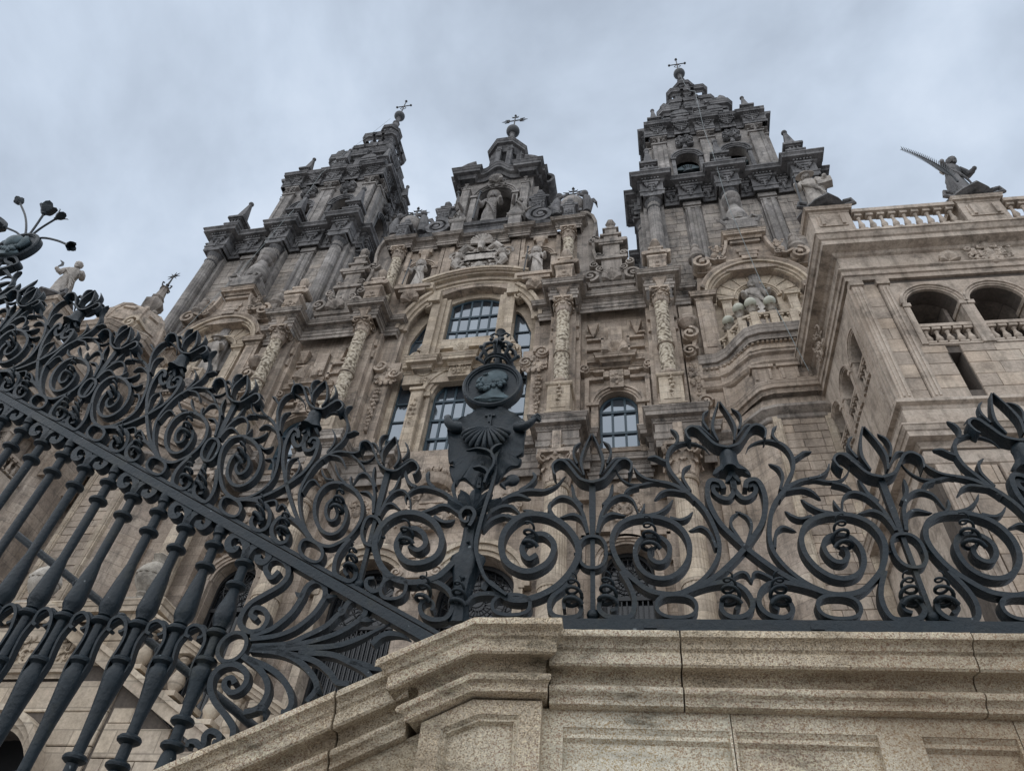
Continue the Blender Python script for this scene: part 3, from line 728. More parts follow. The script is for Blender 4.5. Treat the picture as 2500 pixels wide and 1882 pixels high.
# side bays: arched window with stepped frame and shell pediment
for s in (-1, 1):
    X = s*6.92
    window(FA, X, .76, 20.78, 23.02, .42, 3, (21.75, 22.9))
    mb = MB(); mb.arc(X, .13, 23.02, .78, 0, 180, archi(.3, .2), 20)
    for q in (-1, 1):
        mb.box(X+q*.78, X+q*1.06, -.04, .15, 20.4, 22.95); mb.box(X+q*.74, X+q*1.24, -.14, .16, 22.9, 23.06)
        mb.box(X+q*1.14, X+q*1.32, -.06, .15, 20.4, 24.45); mb.box(X+q*.55, X+q*1.32, -.06, .15, 24.45, 24.6)
        mb.box(X+q*.30, X+q*.55, -.06, .15, 24.6, 24.95); mb.box(X+q*.5, X+q*.95, -.1, .15, 24.88, 25.03)
        mb.box(X+q*.9, X+q*1.25, -.04, .15, 25.0, 25.2); volute(mb, X+q*1.32, 25.05, .24, -.25, .4, q, -pi/2)
        mb.lathe([(.1, 0), (.14, .15), (.05, .3), (.02, .42)], 8, (X+q*.9, -.15, 25.5))
    mb.box(X-.28, X+.28, -.14, .15, 23.85, 24.9); relief(mb, X, 24.35, -.14, .5, .8, 41, .1, 4)
    mb.sweep(steps([(X-1.2, X-.6, -.1), (X-.6, X+.6, -.35), (X+.6, X+1.2, -.1)]), corn(.34, .3), z=25.5); mb.box(X-1.15, X+1.15, -.1, .15, 25.1, 25.45)
    shell(mb, X, 25.55, .62, -.4, .26, 9); relief(mb, X, 25.75, -.1, 2.0, .5, 44, .2, 6)
    mb.box(X-.3, X+.3, -.06, .15, 26.35, 27.9)
    for q in (-1, 1):
        for (a, b, c, d) in ((.5, 1.25, 26.42, 26.52), (.5, .62, 26.2, 27.2), (.5, 1.25, 27.1, 27.22), (.95, 1.3, 27.4, 27.5)): mb.box(X+q*a, X+q*b, -.02, .15, c, d)
        mb.lathe([(.02, -.55), (.12, -.4), (.3, 0), (.36, .1)], 4, (X+q*.95, .0, 27.9), pi/4)
    relief(mb, X, 26.4, -.1, .5, .6, 43, .06, 3)
    mb.sweep([(X-1.0, .15), (X-1.0, .06), (X+1.0, .06), (X+1.0, .15)], corn(.25, .14), z=20.6)
    mb.build('window_surround', 'stone', FA)
    # pinnacle over the bay
    pb = MB()
    pb.box(X-.98, X+.98, -.45, .35, 29.85, 30.55); pb.box(X-.75, X+.75, -.35, .35, 30.55, 31.7)
    for q in (-1, 1):
        volute(pb, X+q*1.02, 31.15, .42, -.7, .75, -q, -pi/2 if 1 else 0)
        volute(pb, X+q*.55, 31.95, .22, -.5, .4, q, -pi/2); volute(pb, X+q*.85, 32.5, .25, -.4, .5, -q, pi/2)
    shell(pb, X, 30.75, .55, -.5, .2); relief(pb, X, 31.55, -.5, 1.3, .6, 51, .15, 6)
    pb.sweep([(X-.95, .35), (X-.95, -.4), (X+.95, -.4), (X+.95, .35)], corn(.3, .2), z=30.6)
    for (hw_, z0, z1) in ((.5, 31.7, 32.9), (.78, 32.9, 33.1), (.42, 33.1, 34.3), (.62, 34.3, 34.45), (.72, 34.45, 34.75), (.36, 34.75, 35.2), (.55, 35.2, 35.35), (.3, 35.35, 35.9), (.42, 35.9, 36.0), (.2, 36.0, 36.3)):
        pb.box(X-hw_, X+hw_, -.1-hw_*.4, .3, z0, z1)
    for q in (-1, 1):
        pb.tube([(X+q*.7, -.4, 34.6), (X+q*.7, .3, 34.6)], .15, 8); volute(pb, X+q*.6, 33.5, .2, -.3, .4, q, 0)
    pin = pb.build('pinnacle', 'trim', FA)
    b = MB(); b.lathe([(.16, 0), (.12, .12), (.2, .2), (.27, .4), (.2, .62), (.07, .8), (.02, .9)], 12, (X, 0, 36.3), mod=lambda a, z: 1+.07*cos(6*a)); b.build('bud', 'trim', pin, 50)

# carved columns of the window storey
rnd = random.Random(4)
def carved_mod(seed):
    r_ = random.Random(seed); ks = [(r_.randint(2, 5), r_.uniform(6, 16), r_.uniform(0, 6)) for _ in range(6)]
    return lambda a, z: 1+.05*sum(sin(k*a+f*z*1.3+p)*sin(f*z-p+a*2) for k, f, p in ks)/1.8
for s in (-1, 1):
    for X in (4.75, 9.0):
        x = s*X; y = -1.0
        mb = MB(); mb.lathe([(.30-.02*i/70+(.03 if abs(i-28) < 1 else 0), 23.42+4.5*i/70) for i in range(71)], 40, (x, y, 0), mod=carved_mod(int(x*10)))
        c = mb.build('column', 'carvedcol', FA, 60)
        b = MB(); b.lathe([(.33, 25.02), (.36, 25.05), (.33, 25.1)], 24, (x, y, 0)); b.lathe([(.42, 22.95), (.42, 23.08), (.33, 23.16), (.38, 23.22), (.40, 23.28), (.36, 23.36), (.31, 23.44)], 24, (x, y, 0)); b.build('base', 'stone', c, 50)
        k = MB(); corinthian(k, (x, y, 27.9), .29, .85); k.build('capital', 'stone', c)
        pd = MB(); pd.box(x-.44, x+.44, -1.42, -.2, 21.35, 22.85)
        pd.sweep([(x-.44, -.2), (x-.44, -1.42), (x+.44, -1.42), (x+.44, -.2)], [(0, -.14), (.05, -.12), (.09, -.06), (.09, 0), (0, 0)], z=22.96)
        pd.sweep([(x-.44, -.2), (x-.44, -1.42), (x+.44, -1.42), (x+.44, -.2)], [(0, .12), (.05, .1), (.08, .06), (.08, 0), (0, 0)], z=21.3)
        pd.box(x-.30, x+.30, -1.44, -1.40, 21.6, 22.7); garland(pd, x, 21.75, 22.85, -1.45, .24, 3, 6); pd.build('pedestal', 'warm', FA)
        pl = MB(); pl.box(x-.5, x+.5, -.55, .15, 21.2, 28.75); pl.box(x-.68, x+.68, -.28, .15, 21.2, 28.75)
        for q in (-1, 1):
            for zz in (26.9, 27.7): pl.box(x+q*.5, x+q*.62, -.42, -.1, zz, zz+.45)
        pl.build('pilaster', 'stone', FA)

# entablatures
def entab(name, segs, zt, h, out, mat, parent, dent=True, fr=.62, y_b=.15):
    mb = MB(); path = steps(segs); path = [(path[0][0], y_b)]+path+[(path[-1][0], y_b)]
    mb.sweep(path, [(0, -h), (.04, -h), (.04, -h*.82), (.09, -h*.80), (.09, -h*.66), (.13, -h*.63), (.04, -h*.60), (.04, -h*.36)] +
             [(.04+o*(out-.04)/.53, z*h*.36/.62) for o, z in CORN[1:-1]]+[(0, .02)], z=zt)
    for x0, x1, y in segs:
        if dent and x1-x0 > .5: dentils(mb, x0, x1, y-.04-(out*.22), y, zt-h*.315, zt-h*.235, .115)
    return mb.build(name, mat, parent)
for s in (-1, 1):
    def sg(l): return l if s > 0 else [(-b, -a, y) for a, b, y in reversed(l)]
    entab('entablature', sg([(3.5, 4.16, -.1), (4.16, 5.36, -1.22), (5.36, 8.42, -.3), (8.42, 9.6, -1.22), (9.6, 10.3, -.25)]), 29.85, 1.12, .42, 'trim', FA)
    entab('entablature', sg([(2.2, 4.05, -.1), (4.05, 5.5, -1.22), (5.5, 5.8, -.3)]), 21.12, 1.7, .42, 'trim', FA); entab('entablature', sg([(8.05, 8.3, -.3), (8.3, 9.85, -1.22), (9.85, 10.3, -.25)]), 21.12, 1.7, .42, 'trim', FA); entab('entablature', sg([(5.8, 8.05, -.02)]), 20.1, 1.0, .3, 'trim', FA)
    for X in (4.75, 9.05):                                     # carved brackets in the lower frieze
        b = MB(); relief(b, s*X, 19.95, -1.3, .55, .75, 61, .12, 5); b.box(s*X-.16, s*X+.16, -1.42, -1.2, 19.55, 20.4); b.build('frieze_bracket', 'stone', FA)
        b = MB(); b.lathe([(.14, -.5), (.3, -.1), (.42, 0)], 4, (s*X, -1.2, 29.3), pi/4); relief(b, s*X, 28.95, -1.28, .4, .5, 62, .08, 3); b.build('frieze_bracket', 'stone', FA)
        urn_finial(FA, s*X, -.95, 29.86, .95, 3.4, 'stone')
# giant fluted columns of the door storey
for s in (-1, 1):
    for X in (4.75, 9.1):
        x = s*X; mb = MB(); N = 96
        mb.lathe([(.47, 8.2), (.47, 14.2), (.435, 14.25), (.395, 18.0)], N, (x, -1, 0), mod=lambda a, z: 1-.055*(.5-.5*cos(24*a))**1.5 if z > 13.9 else 1)
        c = mb.build('column', 'warm', FA, 40)
        k = MB(); corinthian(k, (x, -1, 18.0), .42, 1.35); k.build('capital', 'stone', c)
        r = MB(); r.lathe([(.44, 17.86), (.47, 17.93), (.44, 18.0)], 28, (x, -1, 0)); r.build('ring', 'warm', c, 40); r = MB(); r.lathe([(.49, 13.95), (.5, 14.1), (.49, 14.25)], 28, (x, -1, 0)); r.build('ring', 'warm', c, 40)
        pl = MB(); pl.box(x-.62, x+.62, -.35, .15, 7, 19.45); pl.build('pilaster', 'stone', FA)
# doors
def grille(parent, cx, hw, zb, zs, y, rose=True):
    mb = MB(); out = archpts(cx, hw, zb, zs, 18); ins = [(cx+(a-cx)*.93, zb+.05+(b-zb)*.975) for a, b in out]
    mb.plate(out, y-.06, y+.06, [ins]); mb.box(cx-hw, cx+hw, y-.05, y+.05, zs-.95, zs-.8)
    n = int(hw*13)
    for i in range(n): 
        x = cx-hw+2*hw*(i+.5)/n; mb.box(x-.022, x+.022, y-.02, y+.02, zb, zs-.85)
    for r in (.18, .42, .72): mb.tube([(cx+hw*r*cos(2*pi*i/24), y, zs+hw*(.02)+hw*r*sin(2*pi*i/24)) for i in range(25)], .025, 5)
    for k in range(20):
        a = 2*pi*k/20; mb.tube([(cx+hw*.18*cos(a), y, zs+hw*.18*sin(a)), (cx+hw*.72*cos(a), y, zs+hw*.72*sin(a))], .018, 4)
        if a < pi or True:
            q = a+pi/20; mb.tube([(cx+hw*.72*cos(a), y, zs+hw*.72*sin(a)), (cx+hw*.86*cos(q), y, zs+hw*.86*sin(q)), (cx+hw*.72*cos(a+pi/10), y, zs+hw*.72*sin(a+pi/10))], .018, 4)
    o = mb.build('door_grille', 'blackiron', parent)
    gp = MB(); gp.plate([(cx+(a-cx)*.97, b) for a, b in out], y+.12, y+.16); gp.build('glass', 'doorglass', o)
for s in (-1, 1):
    grille(FA, s*1.92, 1.38, 8.2, 14.75, .7); grille(FA, s*7.0, .84, 8.2, 15.5, .6)
    mb = MB(); mb.arc(s*1.92, .1, 14.75, 1.4, 0, 180, archi(.55, .3), 24)
    for q in (-1, 1): mb.box(s*1.92+q*1.4, s*1.92+q*1.7, -.05, .15, 8.2, 14.75)
    mb.build('door_arch', 'warm', FA)
    mb = MB(); mb.arc(s*7.0, .1, 15.5, .86, 0, 180, archi(.3, .22), 20)
    for q in (-1, 1):
        mb.box(s*7+q*.88, s*7+q*1.16, -.05, .15, 8.2, 15.5)
        for (a, b, c, d) in ((.9, 1.5, 16.6, 16.8), (1.35, 1.5, 15.6, 16.7), (.5, .95, 16.8, 17.0), (1.1, 1.7, 18.2, 18.35)): mb.box(s*7+q*a, s*7+q*b, -.08, .15, c, d)
    mb.box(s*7-.5, s*7+.5, -.12, .15, 16.5, 18.3); relief(mb, s*7, 17.6, -.12, 1.0, 1.3, 71, .2, 9); shell(mb, s*7, 18.3, .4, -.1, .15)
    mb.build('door_surround', 'stone', FA)
ct = MB()                                                      # coats of arms over the doors
for X, k in ((.0, 1.), ):
    ct.box(X-.36, X+.36, -.35, .15, 8.2, 14.6); ct.box(X-.62, X+.62, -.4, .15, 14.6, 14.95)
    ct.plate([(X-.6, 15.1), (X+.6, 15.1), (X+.72, 16.4), (X+.5, 16.6), (X-.5, 16.6), (X-.72, 16.4)], -.35, .15)
    ct.box(X-.07, X+.07, -.42, -.34, 15.3, 16.45); ct.box(X-.4, X+.4, -.42, -.34, 15.85, 15.99)
    for q in (-1, 1): ct.ball((X+q*.42, -.38, 15.92), .12, 8, 5, (1, .5, 1)); volute(ct, X+q*.7, 15.3, .22, -.42, .3, q, 0)
    volute(ct, X-.35, 14.35, .26, -.55, .3, 1, 0); volute(ct, X+.35, 14.35, .26, -.55, .3, -1, pi)
ct.build('coat_of_arms', 'stone', FA); ct = MB()
for X in (0, ):
    ct.plate([(X+.62*cos(radians(a)), 18.0+.75*sin(radians(a))) for a in range(0, 360, 15)], -.2, .15); relief(ct, X, 18.1, -.05, 2.4, 1.9, 83, .18, 12)
    for i in range(4): ct.box(X-.45, X+.45, -.26, -.18, 17.55+.25*i, 17.66+.25*i)
    ct.lathe([(.62, 18.95), (.72, 19.1), (.78, 19.35), (.5, 19.5)], 16, (X, -.05, 0)); 
    for k in range(8):
        a = pi+pi*k/7; ct.ball((X+.72*cos(a), -.05+.72*sin(a), 19.45), .13, 7, 5); ct.tube([(X+.7*cos(a), -.05+.7*sin(a), 19.4), (X+.5*cos(a), -.05+.5*sin(a), 19.8), (X, -.05, 19.9)], .07, 5)
ct.build('coat_of_arms', 'stone', FA); ct = MB()
for s in (-1, 1):
    ct.plate([(s*2.9+.42*cos(radians(a)), 18.1+.6*sin(radians(a))) for a in range(0, 360, 20)], -.08, .15); relief(ct, s*2.9, 18.1, -.02, 1.2, 1.7, 85, .15, 9)
    ct.build('coat_of_arms', 'stone', FA); ct = MB()

# attic: niches, carved panel, twin columns
at = MB()
for s in (-1, 1):
    X = s*3.2
    at.arc(X, .13, 34.4, .62, 0, 180, archi(.22, .2), 16)
    for q in (-1, 1): at.box(X+q*.62, X+q*.86, -.06, .2, 32.4, 34.35); at.box(X+q*.58, X+q*.92, -.12, .2, 34.3, 34.44)
    at.box(X-.95, X+.95, -.5, .2, 32.1, 32.35); at.box(X-.7, X+.7, -.42, .2, 31.85, 32.1); shell(at, X, 31.3, .5, -.1, .22, 7)
    at.box(X-.14, X+.14, -.2, .2, 35.0, 35.5); at.box(X-.38, X+.38, -.12, .2, 35.85, 36.2); at.lathe([(.12, 0), (.4, .5)], 4, (X, .1, 35.4), pi/4)
    at.build('niche_frame', 'stone', FA); at = MB()
for s in (-1, 1):
    X = s*3.2; n = MB(); rows = []
    for z in (32.35, 33.2, 34.0, 34.4): rows.append([(X-.62*cos(pi*k/12), .04+.9*sin(pi*k/12), z) for k in range(13)])
    for j in range(1, 6): 
        q = j/5.5; rows.append([(X-.62*cos(pi*k/12)*cos(q*pi/2), .04+.9*sin(pi*k/12)*cos(q*pi/2), 34.4+.6*sin(q*pi/2)) for k in range(13)])
    vs = [p for r in rows for p in r]; fs = [(i*13+k, i*13+k+1, (i+1)*13+k+1, (i+1)*13+k) for i in range(len(rows)-1) for k in range(12)]
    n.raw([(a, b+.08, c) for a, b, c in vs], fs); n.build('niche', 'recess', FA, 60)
pn = MB(); pn.box(-.82, .82, -.16, .2, 34.35, 35.15); pn.box(-.7, .7, -.2, -.15, 34.5, 35.0)
for i in range(4): pn.box(-.82, .82, -.2, -.15, 34.35, 34.43); pn.box(-.82, .82, -.2, -.15, 35.07, 35.15)
relief(pn, 0, 34.9, .1, 3.1, 2.2, 91, .3, 16); relief(pn, 0, 33.75, .05, 2.6, .8, 93, .25, 10)
for i in range(4): pn.ball((-.75+.5*i, -.1, 33.75), .2, 9, 7, (1, 1, 1.1))
for s in (-1, 1):
    pn.ball((s*1.15, -.15, 35.0), .24, 9, 7); pn.tube([(s*1.2, -.05, 34.8), (s*1.35, -.1, 34.3), (s*1.1, -.1, 33.9)], [.2, .22, .12], 8); pn.tube([(s*1.15, -.1, 35.4), (s*.8, -.15, 35.8), (s*.4, -.1, 35.6)], [.2, .22, .1], 8)
for k in range(13):
    a = radians(-20+220*k/12); pn.tube([(0, -.2, 36.05), (.62*cos(a), -.34, 36.05+.62*sin(a))], [.04, .1], 5)
pn.tube([(0, -.25, 35.9), (0, -.3, 35.3)], [.22, .13], 8)
pn.build('carved_panel', 'statue', FA)
for s in (-1, 1):
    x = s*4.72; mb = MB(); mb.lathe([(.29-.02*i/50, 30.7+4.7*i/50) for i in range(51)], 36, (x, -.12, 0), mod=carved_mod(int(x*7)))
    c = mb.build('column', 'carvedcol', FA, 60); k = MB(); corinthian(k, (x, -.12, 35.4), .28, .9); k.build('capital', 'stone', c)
    b = MB(); b.box(x-.42, x+.42, -.55, .2, 29.9, 30.7); b.build('base', 'stone', c)
    for q0, q1 in ((1.6, 2.1), (2.15, 2.35), (4.05, 4.3)):
        p = MB(); p.box(s*q0, s*q1, -.02, .2, 32.9, 36.3); p.build('pilaster', 'stone', FA)
    # flank that sweeps out beside the columns, with its scroll
    cv = MB(); pts = [(s*5.15, 30.0), (s*6.15, 30.0), (s*6.18, 33.0), (s*6.05, 34.0), (s*5.95, 35.2), (s*6.08, 36.2), (s*6.1, 37.0), (s*5.95, 37.7), (s*5.65, 38.1), (s*5.15, 38.2)]
    if s < 0: pts = list(reversed(pts))
    cv.plate(pts, .1, 1.8); volute(cv, s*6.05, 35.2, .35, -.1, 1.2, s, 0)
    cv.strip([(s*6.2, .9, 33.2), (s*6.02, .9, 34.2), (s*6.0, .9, 35.3), (s*6.14, .9, 36.3), (s*6.14, .9, 37.1), (s*5.98, .9, 37.75), (s*5.65, .9, 38.2), (s*5.1, .9, 38.28)], (0, 1, 0), 2.0, .16)
    cv.build('flank_scroll', 'trim', FA)
entab('entablature', [(-5.35, -4.1, -.3), (-4.1, -2.55, .0), (-2.55, -1.5, -.2), (-1.5, 1.5, .05), (1.5, 2.55, -.2), (2.55, 4.1, .0), (4.1, 5.35, -.3)], 37.12, .85, .36, 'trim', FA)

# ------------------------------------------------------------------ gable over the middle
gb = MB()
nh = archpts(0, 1.15, 38.2, 42.25, 16, 1.2)
gb.plate([(-2.25, 37.1), (2.25, 37.1), (2.25, 44.6), (-2.25, 44.6)], .55, 1.15, [nh])
gb.box(-2.25, -1.5, 1.15, 3.4, 37.1, 44.6); gb.box(1.5, 2.25, 1.15, 3.4, 37.1, 44.6); gb.box(-2.2, 2.2, 1.16, 3.38, 43.6, 44.55)
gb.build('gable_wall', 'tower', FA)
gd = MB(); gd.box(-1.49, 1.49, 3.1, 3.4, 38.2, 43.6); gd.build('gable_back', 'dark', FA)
gm = MB(); gm.arc(0, .5, 42.25, 1.15, 0, 180, archi(.28, .22), 20, 1, 1.2/1.15)
for s in (-1, 1):
    gm.box(s*1.12, s*1.45, .3, .6, 37.9, 42.2); gm.box(s*1.06, s*1.52, .22, .6, 42.15, 42.35)
    pilaster(gm, min(s*1.62, s*2.12), max(s*1.62, s*2.12), .22, .56, 38.3, 43.2); gm.box(s*1.58, s*2.16, .18, .56, 43.15, 43.25); relief(gm, s*1.87, 43.55, .2, .5, .6, 15, .12, 5)
    pilaster(gm, min(s*2.2, s*2.6), max(s*2.2, s*2.6), .7, 1.4, 38.0, 43.4); relief(gm, s*2.6, 41.4, .75, .35, 2.6, 17, .15, 8)
shell(gm, 0, 43.75, .5, .3, .25); relief(gm, 0, 43.8, .4, 1.3, .9, 19, .2, 6)
gm.build('niche_moulding', 'tower', FA)
gc = MB()
P = corn(.85, .5)
def undul(t):
    """front plan and height of the rolling cornice"""
    return t
for s in (-1, 1):
    pth = [(s*.95, .45), (s*1.45, .45), (s*1.45, .12), (s*2.45, .12), (s*2.45, .7), (s*2.62, .7), (s*2.62, 3.4)]
    gc.sweep(pth if s > 0 else list(reversed(pth)), P, z=45.25)
for i in range(14):                                             # raised centre as a bowed run of the same profile
    t0, t1 = -1+2*i/14, -1+2*(i+1)/14
    z0, z1 = 45.25+.55*(.5+.5*cos(pi*t0)), 45.25+.55*(.5+.5*cos(pi*t1)); x0, x1 = t0*.95, t1*.95
    y0_, y1_ = .45-.15*(.5+.5*cos(pi*t0)), .45-.15*(.5+.5*cos(pi*t1)); p = len(P)
    vs = [(x0, y0_-o, z0+h) for o, h in P]+[(x1, y1_-o, z1+h) for o, h in P]
    gc.raw(vs, [(k+1, k, p+k, p+k+1) for k in range(p-1)])
gc.box(-2.6, 2.6, .5, 3.4, 44.5, 45.3)
for s in (-1, 1):                                               # broken curved pediment over the corners
    gc.arc(s*1.35, .25, 45.3, 1.3, 20 if s > 0 else 100, 80 if s > 0 else 160, [(-.1, 0), (.12, -.15), (.22, -.15), (.22, 1.0), (-.1, 1.0)], 10)
    gc.box(s*1.2, s*2.5, .3, 1.1, 45.25, 45.7); gc.arc(s*2.9, .8, 44.6, .55, -70 if s > 0 else 70, 90, [(-.1, 0), (.1, 0), (.1, 2.2), (-.1, 2.2)], 8)
gc.build('gable_cornice', 'ttrim', FA)
# side scrolls, pedestals and orb stands on the cornice
for s in (-1, 1):
    v = MB(); volute(v, s*3.05, 38.75, .82, -.05, .75, s, pi/2, 1.7); v.box(s*2.3, s*3.9, .0, 1.0, 37.1, 37.85); v.sweep([(min(s*2.2, s*3.9), .1), (max(s*2.2, s*3.9), .1)], corn(.3, .2), z=37.9)
    v.tube([(s*2.35, .4, 40.9), (s*2.45, .4, 40.1), (s*2.7, .4, 39.5)], [.2, .25, .3], 8); v.build('side_scroll', 'ttrim', FA)
    p = MB(); p.box(s*1.3, s*2.0, -.3, .5, 37.1, 38.5); p.box(s*1.2, s*2.1, -.38, .5, 37.1, 37.35)
    p.sweep([(min(s*1.3, s*2.1), .5), (min(s*1.3, s*2.1), -.3), (max(s*1.3, s*2.1), -.3), (max(s*1.3, s*2.1), .5)], [(0, -.2), (.08, -.12), (.12, -.05), (.12, 0), (0, 0)], z=38.6); p.build('statue_pedestal', 'tower', FA)
    urn_finial(FA, s*2.85, .35, 39.5, .9, 2.6, 'ttrim')
    st = MB(); st.box(s*4.3, s*5.3, -.1, .9, 37.1, 38.3); st.box(s*4.2, s*5.4, -.2, 1.0, 38.3, 38.5); st.box(s*4.45, s*5.15, .05, .75, 38.5, 38.9); st.box(s*4.2, s*5.4, -.2, 1, 37.1, 37.4)
    st.build('orb_stand', 'ttrim', FA)
    urn_finial(FA, s*4.75, -.35, 37.15, .7, 2.3, 'ttrim')
    ob = MB(); ob.ball((s*4.8, .4, 39.6), .78, 18, 12); orb = ob.build('orb', 'tower', FA, 60)
    iron_cross(orb, s*4.8, .4, 40.3, 41.9, .6, 'blackiron', 1)
    for q in (-1, 1):                                           # cherub leaning on the orb
        an = MB(); cx_ = s*4.8+q*.85
        an.tube([(cx_, .1, 38.5), (cx_+q*.08, .0, 39.2), (cx_-q*.02, .0, 39.9), (cx_-q*.1, .0, 40.2)], [.24, .3, .24, .1], 9); an.ball((cx_-q*.12, -.02, 40.4), .22, 10, 8); an.tube([(cx_, -.05, 40.0), (cx_-q*.35, -.25, 39.9), (cx_-q*.55, -.2, 40.2)], [.1, .09, .06], 7)
        for w_ in range(4): an.strip([(cx_+q*.1, .2, 40.0), (cx_+q*(.35+.05*w_), .25, 40.15-.14*w_), (cx_+q*(.52+.02*w_), .25, 39.75-.2*w_)], (0, 1, 0), .07, [.1, .16, .03])
        an.build('cherub', 'ttrim', FA, 50)
bs = MB(); bs.box(-1.3, 1.3, -.05, 3.4, 37.1, 38.25); bs.sweep([(-1.5, .3), (-1.3, -.05), (1.3, -.05), (1.5, .3)], corn(.35, .25), z=38.3); bs.build('gable_base', 'ttrim', FA)
# lantern
ln = MB(); zc = 46.2
def ngon(r, n=8, ph=pi/8, y=1.6): return [(r*cos(ph+2*pi*k/n), y+r*sin(ph+2*pi*k/n)) for k in range(n)]
for k in range(8):
    a = pi/8+k*pi/4; ln.box(.98*cos(a)-.17, .98*cos(a)+.17, 1.6+.98*sin(a)-.17, 1.6+.98*sin(a)+.17, 45.6, 49.5); volute(ln, 1.05*cos(a), 48.9, .22, 1.6+1.05*sin(a)-.15, .3, 1, 0)
ln.lathe([(1.25, 45.3), (1.25, 45.75), (1.1, 45.8)], 8, (0, 1.6, 0), pi/8); ln.lathe([(1.0, 48.9), (1.1, 49.3), (1.16, 49.4)], 8, (0, 1.6, 0), pi/8)
ln.sweep(ngon(1.05), corn(.8, .42), True, z=50.1); ln.lathe([(1.3, 50.0), (1.0, 50.35), (.8, 50.9), (.62, 51.4), (.45, 51.6), (.5, 51.75), (.34, 52.0), (.3, 52.3), (.4, 52.5), (.2, 52.75), (.16, 53.5), (.24, 53.6)], 8, (0, 1.6, 0), pi/8)
lan = ln.build('lantern', 'ttrim', FA)
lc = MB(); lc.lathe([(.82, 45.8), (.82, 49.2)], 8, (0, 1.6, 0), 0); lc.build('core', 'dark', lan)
lb = MB(); lb.ball((0, 1.6, 54.15), .5, 18, 12); lbo = lb.build('ball', 'lead', lan, 60)
iron_cross(lan, 0, 1.6, 54.6, 56.9, .75, 'blackiron', 1)

